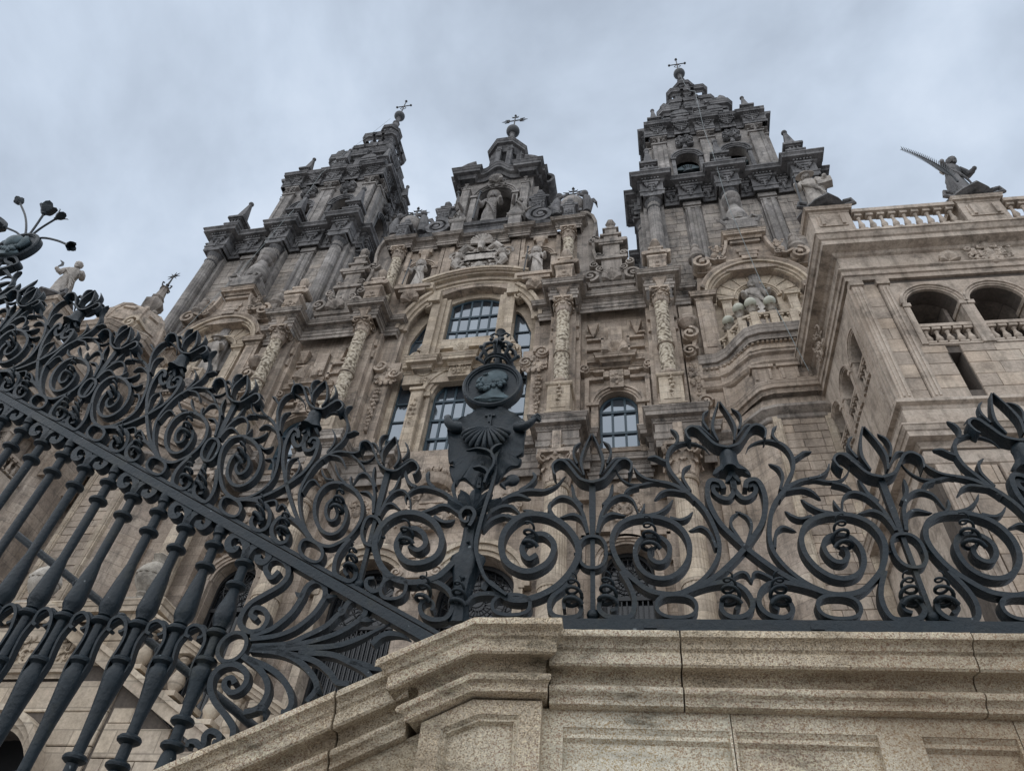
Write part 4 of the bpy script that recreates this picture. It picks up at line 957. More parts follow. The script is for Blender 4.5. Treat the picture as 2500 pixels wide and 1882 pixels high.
# ------------------------------------------------------------------ bell towers
TW = thing('bell_tower', 'weathered bell tower with two bells hanging in its arches, beside the wing with statues', 'tower', (13.4, 5.85, 0))
H1 = 4.85
def four(k): return Matrix.Rotation(k*pi/2, 4, 'Z')
SIDES = (0, 1, 3)                                               # front, right and left faces (the back is never seen)
b = MB(); b.box(-H1, H1, -H1, H1, 24, 39.4); b.box(-H1+.02, H1-.02, -H1+.02, H1-.02, 39.3, 41.2); b.build('shaft_wall', 'tower', TW)
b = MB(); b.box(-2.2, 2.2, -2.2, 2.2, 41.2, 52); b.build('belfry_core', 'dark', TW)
for k in SIDES:
    R = four(k) if k == 0 else four(k) @ Matrix.Translation((0, .7, 0))   # columns engaged deeper on the flanks
    for x in (-4.1, 0, 4.1):
        mb = MB(R); mb.lathe([(.37, 28.2), (.37, 31), (.345, 38.9)], 56, (x, -5.4, 0), mod=lambda a, z: 1-.07*(.5-.5*cos(14*a))**3)
        mb.box(x-.55, x+.55, -5.2, -4.8, 28.2, 39.3)
        c = mb.build('column', 'tower', TW, 35)
        m2 = MB(R); m2.lathe([(.36, 38.35), (.40, 38.42), (.36, 38.48)], 24, (x, -5.4, 0)); m2.lathe([(.35, 38.85), (.39, 38.95), (.46, 39.1), (.47, 39.16)], 24, (x, -5.4, 0)); m2.box(x-.52, x+.52, -5.92, -4.9, 39.16, 39.36); m2.build('capital', 'ttrim', c, 40)
    for x in (-2.0, 2.0):
        mb = MB(R); mb.box(x-.40, x+.40, -5.05, -4.8, 28.2, 39.0)
        for q in (-1, 1): mb.tube([(x+q*.21, -5.06, 28.4), (x+q*.21, -5.06, 38.7)], .13, 8)
        mb.box(x-.48, x+.48, -5.14, -4.8, 39.0, 39.36); mb.box(x-.44, x+.44, -5.1, -4.8, 38.78, 38.86)
        mb.build('pilaster', 'tower', TW)
    # entablature with stepped corbels under every break
    segs = [(-4.95, -4.72, -5.0), (-4.72, -3.48, -5.82), (-3.48, -2.62, -5.0), (-2.62, -1.38, -5.3), (-1.38, -.62, -5.0), (-.62, .62, -5.82), (.62, 1.38, -5.0), (1.38, 2.62, -5.3), (2.62, 3.48, -5.0), (3.48, 4.72, -5.82), (4.72, 4.95, -5.0)]
    mb = MB(R); mb.sweep(steps(segs), [(0, -1.95), (.05, -1.95), (.05, -1.62), (.1, -1.6), (.1, -1.5), (.02, -1.48), (.02, -.6), (.12, -.55), (.16, -.42), (.46, -.38), (.46, -.2), (.52, -.12), (.56, -.1), (.56, 0), (0, .04)], z=41.3)
    for x, y in ((-4.1, -5.84), (-2, -5.32), (0, -5.84), (2, -5.32), (4.1, -5.84), (-3.05, -5.02), (-1, -5.02), (1, -5.02), (3.05, -5.02)):
        wide = .5 if abs(y) > 5.1 else .3
        for i in range(4): mb.box(x-wide*(.35+.21*i), x+wide*(.35+.21*i), y-.05-.055*i, y+.2, 39.95+.2*i, 40.16+.2*i)
        mb.box(x-.05, x+.05, y-.12, y+.1, 39.6, 40.5); dentils(mb, x-wide*1.05, x+wide*1.05, y-.3, y, 40.72, 40.84, .16)
        for q in (-1, 1): mb.tube([(x+q*wide*.4, y-.1, 40.2), (x+q*wide*.62, y-.12, 40.4), (x+q*wide*.5, y-.12, 40.6)], .07, 5)
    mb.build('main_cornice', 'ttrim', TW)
    R = four(k)
    # belfry face with two arches
    y = -3.65; hs = [archpts(x, .74, 44.6, 47.4, 14, .85) for x in (-1.52, 1.52)]
    mb = MB(R); mb.plate([(-3.65, 41.2), (3.65, 41.2), (3.65, 50.8), (-3.65, 50.8)], y, y+.62, hs); mb.build('belfry_wall', 'tower', TW)
    mb = MB(R)
    for x in (-1.52, 1.52):
        mb.arc(x, y, 47.4, .74, 0, 180, archi(.3, .22), 18, 1, 1.05)
        for q in (-1, 1):
            mb.box(x+q*.74, x+q*.98, y-.12, y+.05, 44.4, 47.35); mb.box(x+q*.68, x+q*1.02, y-.2, y+.05, 47.3, 47.46)
            volute(mb, x+q*.34, 49.75, .24, y-.36, .3, q, 0); volute(mb, x+q*.36, 49.2, .22, y-.33, .28, -q, 0); volute(mb, x+q*.2, 50.15, .16, y-.33, .28, q, 0)
        shell(mb, x, 49.25, .34, y-.2, .16); mb.ball((x, y-.2, 48.65), .17, 8, 6)
        relief(mb, x, 49.6, y-.1, .9, 1.4, int(k*7+x*3), .2, 6)
    mb.build('shield_over_arch', 'ttrim', TW)
    for x, wd in ((-3.12, .45), (0, .48), (3.12, .45)):
        mb = MB(R); mb.box(x-wd, x+wd, y-.2, y+.05, 41.3, 49.6)
        for q in (-1, 1): mb.box(x+q*wd*.45, x+q*wd*.95, y-.26, y, 42.4, 49.4)
        mb.box(x-wd-.07, x+wd+.07, y-.3, y+.05, 49.55, 49.7); relief(mb, x, 50.1, y-.22, wd*2, .7, int(5+x), .16, 6); mb.box(x-wd-.1, x+wd+.1, y-.34, y+.05, 50.45, 50.62)
        mb.box(x-wd-.15, x+wd+.15, y-.34, y+.05, 41.3, 42.3); mb.build('belfry_pilaster', 'tower', TW)
    segs = [(-3.75, -2.55, -4.0), (-2.55, -1.98, -3.75), (-1.98, -1.05, -3.92), (-1.05, -.6, -3.75), (-.6, .6, -4.0), (.6, 1.05, -3.75), (1.05, 1.98, -3.92), (1.98, 2.55, -3.75), (2.55, 3.75, -4.0)]
    mb = MB(R); mb.sweep(steps([(-4.0, -2.55, -4.0)]+segs[1:-1]+[(2.55, 4.0, -4.0)]), [(0, -1.5), (.05, -1.5), (.05, -1.25), (.1, -1.2), (.02, -1.1), (.02, -.5), (.1, -.45), (.12, -.34), (.38, -.31), (.38, -.16), (.46, -.06), (.46, 0), (0, .04)], z=52.1)
    for x in (-3.12, -1.52, 0, 1.52, 3.12):
        for i in range(4): mb.box(x-.2-.1*i, x+.2+.1*i, -4.04-.05*i, -3.7, 51.05+.16*i, 51.2+.16*i)
        dentils(mb, x-.5, x+.5, -4.26, -3.9, 51.66, 51.76, .14); mb.box(x-.04, x+.04, -4.14, -3.9, 50.8, 51.4)
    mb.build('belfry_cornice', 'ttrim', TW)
b = MB(); b.box(-4.4, 4.4, -4.4, 4.4, 41.2, 41.9); b.build('terrace', 'ttrim', TW); b = MB(); b.box(-3.5, 3.5, -3.5, 3.5, 51.5, 52.3); b.build('terrace', 'ttrim', TW)
for x, y in ((-4.1, -5.3), (0, -5.3), (4.1, -5.3), (4.6, 0), (4.6, 4.1), (-4.6, 0), (-4.6, 4.1)): obelisk(TW, x, y, 41.3, 1.05, 4.75, 'ttrim')
for x, y in ((-3.2, -3.4), (0, -3.7), (3.2, -3.4), (3.7, 0), (3.2, 3.4), (-3.7, 0), (-3.2, 3.4)): obelisk(TW, x, y, 52.1, .92, 4.3, 'ttrim')
for k in SIDES:                                                 # low parapet between the finials
    R = four(k); mb = MB(R)
    for x in (-2.0, 2.0):
        mb.box(x-1.3, x+1.3, -5.0, -4.8, 42.1, 42.28)
        for q in range(5): mb.lathe([(.05, 0), (.1, .2), (.04, .5), (.07, .68)], 6, (x-1.1+.55*q, -4.9, 41.4))
    mb.build('parapet', 'ttrim', TW)
# stepped crown
cr = MB(); cr.box(-2.1, 2.1, -2.1, 2.1, 52, 57.6)
for k in range(4):
    R = four(k); q = MB(R)
    for x in (-1.22, 1.22):
        q.box(x-.55, x+.55, -2.75, -2.0, 52.2, 56.4); q.arc(x, -2.9, 56.3, .38, 0, 180, [(-.4, 0), (.26, 0), (.26, .7), (-.4, .7)], 12)
        q.box(x-.64, x+.64, -2.85, -2.0, 56.0, 56.3); q.box(x-.3, x+.3, -2.8, -2.6, 54.6, 56.0)
        relief(q, x, 55.1, -2.75, .9, 1.2, int(x*9+k), .18, 5)
        for e_ in (-1, 1): q.lathe([(.16, 0), (.2, .3), (.12, .5), (.17, 1.6)], 8, (x+e_*.44, -2.8, 53.8))
    q.box(-.25, .25, -2.5, -2.0, 52.2, 57.2); q.box(-2.4, -1.9, -2.4, -1.9, 52.2, 57.0)
    cr.v += []; o_ = len(cr.v); cr.v += q.v; cr.f += [tuple(i+o_ for i in f) for f in q.f]
def ress(h, d, n=2, w=.5):
    """square plan path with breaks at corners and centre"""
    e = []
    for k in range(4):
        R = four(k); l = [(-h-d*.6, -h-d), (-h+w, -h-d), (-h+w, -h), (-w*.6, -h), (-w*.6, -h-d), (w*.6, -h-d), (w*.6, -h), (h-w, -h), (h-w, -h-d), (h+d*.6, -h-d)]
        e += [tuple((R @ Vector((a, b_, 0)))[:2]) for a, b_ in l]
    return e
cr.sweep(ress(2.1, .3, w=.65), corn(.9, .42), True, z=58.1)
for z0, hh_, d, cw in ((58.1, 1.65, .26, .5), (59.8, 1.35, .22, .45)):
    cr.box(-hh_, hh_, -hh_, hh_, z0, z0+1.7)
    cr.sweep(ress(hh_, d, w=cw), corn(.6, .34), True, z=z0+1.65)
    for k in range(4):
        R = four(k)
        for x in (-.75, .75):
            v = Vector((x*hh_/1.9, -hh_-.2, z0+.45)); v = R @ v; cr.ball(tuple(v), .3, 8, 6); v2 = R @ Vector((x*hh_/1.9, -hh_-.1, 0)); cr.lathe([(.2, z0), (.34, z0+.25), (.14, z0+.9)], 8, (v2.x, v2.y, 0))
cr.box(-1.0, 1.0, -1.0, 1.0, 61.3, 63.6)
for k in range(4):
    R = four(k)
    for x in (-1, 1): v = R @ Vector((x*.65, -1.08, 0)); cr.lathe([(.24, 61.3), (.28, 62.1), (.16, 62.4), (.2, 63.4)], 8, (v.x, v.y, 0))
cr.sweep(ress(1.0, .26, w=.4), corn(.8, .42), True, z=64.3)
cr.lathe([(.72, 64.2), (.72, 66.9), (.8, 67.0)], 8, (0, 0, 0), pi/8)
for k in range(8): a = pi/8+k*pi/4; cr.lathe([(.17, 64.3), (.2, 65.0), (.11, 65.3), (.14, 66.8)], 7, (.74*cos(a), .74*sin(a), 0))
cr.sweep([(.74*cos(pi/8+2*pi*k/8), .74*sin(pi/8+2*pi*k/8)) for k in range(8)], corn(.55, .3), True, z=67.4)
cr.lathe([(.8, 67.3), (.66, 67.9), (.44, 68.5), (.5, 68.65), (.36, 69.0), (.26, 69.6), (.36, 69.75), (.2, 70.0), (.17, 70.9), (.26, 71.0)], 8, (0, 0, 0), pi/8)
crown = cr.build('crown', 'ttrim', TW)
for x, y in ((-2.3, -2.3), (2.3, -2.3), (2.3, 2.3), (-2.3, 2.3)):
    u = MB(); u.lathe([(.36, 58.1), (.38, 58.5), (.2, 58.6), (.44, 59.0), (.4, 59.3), (.14, 59.5), (.22, 59.8), (.03, 60.3)], 10, (x*.93, y*.93, 0)); u.build('finial', 'ttrim', crown, 40)
u = MB(); u.ball((0, 0, 71.5), .52, 18, 12); u.build('ball', 'lead', crown, 60)
iron_cross(crown, 0, 0, 71.9, 75.1, .72)
for i, (a, c) in enumerate(((-3.6, -2.5), (-1.5, -.62), (.62, 1.5), (2.5, 3.6))): ashlar(TW, 'tblock', a, c, 28.4, 39.2, -H1, .75, .36, 20+i, d=.06)
TW2 = copy_tree(TW); TW2.location = (-13.4, 5.85, 0)
TW2['label'] = 'weathered bell tower with bare dark arches, beside the little dome tipped with a star'
TW['group'] = TW2['group'] = 'twin bell towers of the church'

# bells hanging in the arches of one tower
bp = [(0, .62), (.1, .58), (.3, .45), (.6, .36), (.9, .32), (1.0, .24), (1.06, .12)]
for i, x in enumerate((-1.52, 1.52)):
    t = thing('bell', ('greenish bronze bell on a fan-shaped yoke, tower arch nearer the middle gable' if i == 0 else 'greenish bronze bell on a fan-shaped yoke, tower arch nearer the wing statues'), 'bell', (13.4+x, 5.85-3.15, 45.75), 0, 'bells in the tower arches')
    mb = MB(); mb.lathe([(r, z) for z, r in bp], 20); mb.build('body', 'bell', t, 50)
    mb = MB(); mb.plate([(-.72, 1.05), (.72, 1.05), (.72, 1.25), (.3, 1.6), (0, 1.72), (-.3, 1.6), (-.72, 1.25)], -.1, .1); mb.build('yoke', 'bronze', t)
    mb = MB()
    for q in (-2, -1, 0, 1, 2): mb.tube([(q*.05, -.14, .98), (q*.16, -.14, 1.55)], .025, 5)
    mb.build('straps', 'blackiron', t)

# ------------------------------------------------------------------ bays in front of the towers
def tower_bay(s):
    T = thing('tower_bay', 'arched stone bay with saint and ' + ('lamps on its bowed balcony' if s > 0 else 'big urn on top, behind the climbing iron fence'), 'bay', (s*13.3, 0, 0), 0, 'arched bays in front of the towers')
    def bx(mb, x0, x1, y0, y1, z0, z1): mb.box(min(s*x0, s*x1), max(s*x0, s*x1), y0, y1, z0, z1)
    def path(l): return [(s*a, b) for a, b in l] if s > 0 else [(s*a, b) for a, b in reversed(l)]
    w = MB(); hole = archpts(0, 1.95, 26.0, 29.25, 24); w.plate([(-3.05, 7), (3.2, 7), (3.2, 29.2), (2.4, 31.2), (-2.4, 31.2), (-3.05, 29.2)] if s > 0 else [(-3.2, 7), (3.05, 7), (3.05, 29.2), (2.4, 31.2), (-2.4, 31.2), (-3.2, 29.2)], .0, .9, [hole])
    w.build('wall', 'stone', T)
    nb = MB(); nh = archpts(0, .82, 26.2, 29.35, 16); nb.plate(archpts(0, 1.95, 26.0, 29.25, 24), .28, .6, [nh])
    nb.arc(0, .26, 29.35, .84, 0, 180, archi(.2, .16), 16); nb.build('niche_wall', 'warm', T)
    for k in range(9):                                          # fan of wedge stones round the niche
        a0, a1 = radians(180*k/9+1.2), radians(180*(k+1)/9-1.2)
        m2 = MB(); m2.plate([(1.1*cos(a0), 29.3+1.1*sin(a0)), (1.9*cos(a0), 29.3+1.9*sin(a0)), (1.9*cos(a1), 29.3+1.9*sin(a1)), (1.1*cos(a1), 29.3+1.1*sin(a1))], .235, .3); m2.build('wedge_stone', 'warm', T)
    nd = MB(); rows = []
    for z in (26.0, 28.5, 29.35): rows.append([(-.82*cos(pi*k/12), .5+.7*sin(pi*k/12), z) for k in range(13)])
    for j in range(1, 6): rows.append([(-.82*cos(pi*k/12)*cos(j/5.3*pi/2), .5+.7*sin(pi*k/12)*cos(j/5.3*pi/2), 29.35+.82*sin(j/5.3*pi/2)) for k in range(13)])
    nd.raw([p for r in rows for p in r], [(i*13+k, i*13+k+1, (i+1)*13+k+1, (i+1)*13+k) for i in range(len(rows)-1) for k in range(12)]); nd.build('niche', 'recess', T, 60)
    m = MB(); m.arc(0, .0, 29.25, 1.95, 0, 180, archi(.34, .36), 30)
    m.build('arch', 'warm', T)
    for q in (-1, 1):
        p = MB(); x0, x1 = q*2.05, q*2.75; p.box(min(x0, x1), max(x0, x1), -.3, .05, 25.2, 28.9); p.box(min(q*2.2, q*2.6), max(q*2.2, q*2.6), -.34, -.2, 25.6, 28.6)
        p.sweep([(min(x0, x1), .05), (min(x0, x1), -.3), (max(x0, x1), -.3), (max(x0, x1), .05)], corn(.4, .26), z=29.25); p.build('pilaster', 'stone', T)
        p = MB(); x0, x1 = q*1.2, q*1.6; p.box(min(x0, x1), max(x0, x1), .0, .3, 25.2, 28.9); p.box(min(q*1.28, q*1.52), max(q*1.28, q*1.52), -.04, .3, 25.5, 28.5)
        p.sweep([(min(x0, x1), .3), (min(x0, x1), .0), (max(x0, x1), .0), (max(x0, x1), .3)], corn(.3, .18), z=29.2); p.build('pilaster', 'warm', T)
    # gable: concave sides, scrolls, swags, urn pedestal
    gpoly = [(-2.45, 31.0), (2.45, 31.0), (2.3, 31.5), (1.5, 31.75), (1.05, 32.3), (.85, 33.1), (-.85, 33.1), (-1.05, 32.3), (-1.5, 31.75), (-2.3, 31.5)]
    g_ = MB(); g_.plate(gpoly, -.25, .85)
    g_.arc(0, -.3, 29.25, 2.3, 12, 168, [(0, 0), (.14, -.1), (.2, -.1), (.2, .6), (0, .6)], 24)
    for q in (-1, 1):
        volute(g_, q*2.15, 31.45, .44, -.62, .7, -q, pi/2)
        g_.strip([(q*2.0, -.2, 31.85), (q*1.6, -.2, 31.6), (q*1.3, -.2, 31.75), (q*1.1, -.2, 32.1), (q*.95, -.2, 32.7), (q*.9, -.2, 33.1)], (0, 1, 0), .7, .13)
        volute(g_, q*1.3, 31.75, .22, -.55, .5, q, 0); relief(g_, q*1.35, 32.45, -.3, .7, 1.2, 13, .2, 6)
        g_.ball((q*1.5, -.2, 32.3), .22, 8, 6)
    for i in range(3): g_.box(-.5+.08*i, .5-.08*i, -.35-.04*i, .3, 32.3-.35*i, 32.55-.35*i)
    g_.box(-.7, .7, -.4, .6, 33.0, 33.3); g_.sweep([(-.75, .6), (-.75, -.45), (.75, -.45), (.75, .6)], corn(.45, .3), z=33.65); g_.box(-.8, .8, -.5, .6, 33.6, 34.0)
    g_.build('gable', 'stone', T)
    for q in (-1, 1):
        f = MB(); f.box(q*2.3-.28, q*2.3+.28, -.25, .35, 31.4, 32.3); f.lathe([(.2, 32.3), (.42, 32.55), (.42, 32.7), (.2, 32.85), (.26, 33.0), (.3, 33.2), (.12, 33.6)], 12, (q*2.3, .05, 0)); fo = f.build('finial', 'trim', T, 40)
        f = MB(); f.ball((q*2.3, .05, 33.65), .22, 10, 7); f.build('ball', 'trim', fo, 60)
    u = MB(); u.box(-.72, .72, -.6, .7, 34.0, 34.6, -.1, -.1); u.box(-.6, .6, -.45, .55, 34.6, 35.3, .08, .08)
    for q in (-1, 1): u.tube([(q*.72, -.6, 34.35), (q*.95, -.65, 34.7), (q*.6, -.6, 35.0), (q*.3, -.55, 34.6)], .1, 7)
    u.lathe([(.5, 35.3), (.62, 35.6), (.55, 36.0), (.36, 36.6), (.26, 37.0), (.42, 37.15), (.46, 37.3), (.3, 37.4)], 16, (0, .05, 0)); uo = u.build('urn', 'tower', T, 40)
    u = MB(); u.ball((0, .05, 37.85), .5, 14, 10, (1, 1, 1)); u.build('ball', 'tower', uo, 60)
    # bowed balcony and the stacked mouldings beneath it
    bow = [(-3.05, -.12), (-2.3, -.16), (-1.85, -.45), (-1.5, -.95), (-1.15, -1.38), (-.75, -1.5), (.75, -1.5), (1.15, -1.38), (1.5, -.95), (1.85, -.45), (2.3, -.16), (3.05, -.12)]
    def bowp(k): return [(x, min(-.1, y*k+(.0 if k == 1 else .0))) for x, y in bow]
    mb = MB(); mb.sweep(bowp(1.0), corn(.7, .22), z=25.1); mb.raw([(x, y, 25.08) for x, y in bow]+[(3.05, .2, 25.08), (-3.05, .2, 25.08)], [tuple(range(14))])
    mb.build('balcony_cornice', 'trim', T)
    mb = MB(); mb.sweep(bowp(.86), [(0, -.5), (.1, -.45), (.1, -.38), (.04, -.34), (.04, -.1), (.12, 0)], z=24.45)
    mb.sweep(bowp(.8), [(0, -1.1), (.12, -1.05), (.2, -.95), (.2, -.85), (.08, -.8), (.08, -.5), (.2, -.42), (.2, -.3), (0, -.2)], z=24.2)
    for i in range(len(bow)-1):
        (ax, ay), (bx_, by) = bow[i], bow[i+1]; L = hypot(bx_-ax, by-ay); n = max(1, int(L/.16))
        for j in range(n):
            x, y = ax+(bx_-ax)*(j+.5)/n, ay+(by-ay)*(j+.5)/n; mb.box(x-.045, x+.045, y*.9-.12, y*.9+.1, 24.33, 24.45)
    mb.build('dentil_band', 'stone', T)
    mb = MB()
    for x in (-.95, 0, .95):
        mb.box(x-.34, x+.34, -1.32, -.2, 22.1, 23.0); mb.box(x-.42, x+.42, -1.4, -.2, 22.95, 23.1)
        for q in (-1, 1): mb.box(x+q*.2, x+q*.3, -1.38, -1.25, 22.3, 22.85)
    mb.sweep(bowp(.84), [(0, -.1), (0, 1.0)], z=22.1); mb.sweep(bowp(.95), corn(.55, .2), z=22.0)
    mb.sweep(bowp(.78), [(0, -.9), (.05, -.85), (.12, -.8), (.12, -.7), (.05, -.66), (.05, -.1), (0, 0)], z=21.5)
    mb.build('corbel_course', 'stone', T)
    mb = MB(); mb.sweep(bowp(.8), [(0, -13.8), (0, -.2)], z=20.7); mb.build('bow_wall', 'stone', T); mb = MB(); mb.sweep(bowp(.74), [(0, -4.4), (0, 0)], z=24.9); mb.build('bow_core', 'stone', T)
    mb = MB(); mb.sweep(bowp(.84), [(0, -.6), (.06, -.55), (.06, -.4), (.14, -.35), (.3, -.22), (.3, -.1), (0, 0)], z=20.9); mb.build('string_course', 'trim', T)
    ashlar(T, 'block', -.72, .72, 8, 20.4, -1.19, .62, .34, 50+int(s), d=.06)
    for q in (-1, 1):
        p = MB(); x0, x1 = sorted((q*.72, q*1.0)); p.box(x0, x1, -1.3, -.9, 7, 20.45); p.box(x0+.06, x1-.06, -1.34, -1.2, 8, 20.2); p.build('pilaster', 'warm', T)
        p = MB(); x0, x1 = sorted((q*1.95, q*2.3)); p.box(x0, x1, -.3, .05, 7, 24.3); p.build('pilaster', 'stone', T)
    # balustrade of the balcony
    br = MB(); br.sweep([(x*.97, y+.08) for x, y in bow[1:-1]], [(-.1, 0), (.1, 0), (.12, .04), (.12, .12), (-.12, .12), (-.12, .04), (-.1, 0)], z=25.93); 
    rl = br.build('handrail', 'warm', T); br = MB(); br.sweep([(x*.97, y+.08) for x, y in bow[1:-1]], [(-.1, 0), (.12, 0), (.12, .1), (-.12, .1), (-.1, 0)], z=25.08); br.build('base_rail', 'warm', T)
    bm = baluster_mesh('baluster', .085, .78, 'warm', 8)
    for i in range(1, len(bow)-2):
        (ax, ay), (bx_, by) = bow[i], bow[i+1]; L = hypot(bx_-ax, by-ay); n = max(1, round(L/.3))
        for j in range(n): inst('baluster', bm, rl, ((ax+(bx_-ax)*(j+.5)/n)*.97, ay+(by-ay)*(j+.5)/n+.08, 25.16))
    for (x, y) in ((-.75, -1.42), (0, -1.42), (.75, -1.42), (-1.22, -1.2), (1.22, -1.2), (-1.62, -.6), (1.62, -.6)):
        p = MB(); p.box(x-.15, x+.15, y-.13, y+.15, 25.1, 26.1); p.build('pier', 'warm', rl)
    # scroll and garland on the flank towards the middle of the church
    X = -s*3.25; mb = MB()
    mb.lathe([(.14, 26.9), (.42, 27.2), (.45, 27.35), (.3, 27.6), (.1, 27.75)], 12, (X, -.35, 0)); volute(mb, X, 26.2, .36, -.75, .6, -s, pi/2); volute(mb, X-s*.1, 25.2, .3, -.65, .5, s, 0)
    mb.strip([(X+s*.2, -.3, 26.1), (X+s*.1, -.3, 25.6), (X-s*.2, -.3, 25.3), (X-s*.2, -.3, 24.9)], (0, 1, 0), .4, .16); garland(mb, X, 22.9, 24.7, -.2, .4, 9, 11); volute(mb, X+s*.2, 22.3, .3, -.55, .4, s, 0)
    mb.box(X-.3, X+.3, -.25, .1, 21.2, 28.6); mb.build('scroll_and_garland', 'stone', T)
    # saint in the niche
    figure('saint_statue', 'stone saint in arched niche ' + ('behind the round lamps of the balcony' if s > 0 else 'seen just over the iron leaves'), (s*13.3, .25, 27.55), 2.75, 0, 3 if s > 0 else 8, hat=None if s > 0 else 'brim', staff=None)
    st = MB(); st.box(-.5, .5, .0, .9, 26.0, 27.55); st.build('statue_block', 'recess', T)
    return T
tower_bay(1); tower_bay(-1)
# round lamps on the balcony piers
for i, (x, y, lab) in enumerate(((-.75, -1.42, 'before the saint at the rail bend'), (0, -1.42, 'on the middle pier of the front rail'), (-1.22, -1.2, 'on the canted rail above the dentils'), (-1.62, -.6, 'lowest on the rail, closest to the carved column'))):
    l = thing('globe_lamp', 'cream globe lamp in a leafy cup ' + lab, 'lamp', (13.3+x, y, 26.1), 0, 'globe lamps on the balcony')
    mb = MB(); mb.lathe([(.1, 0), (.07, .1), (.13, .24), (.12, .36), (.07, .42), (.09, .52)], 14)
    for k in range(8):
        a = 2*pi*k/8; e_ = Vector((cos(a), sin(a), 0)); t_ = Vector((-sin(a), cos(a), 0))
        mb.loft([[tuple(e_*r_-t_*w_+Vector((0, 0, z_))), tuple(e_*(r_+.02)+Vector((0, 0, z_))), tuple(e_*r_+t_*w_+Vector((0, 0, z_))), tuple(e_*(r_-.02)+Vector((0, 0, z_)))] for r_, w_, z_ in ((.09, .05, .12), (.15, .08, .24), (.24, .08, .32), (.3, .03, .29))])
    mb.build('leafy_cup', 'carved', l)
    mb = MB(); mb.ball((0, 0, .74), .25, 18, 12); mb.build('globe', 'globe', l, 70)

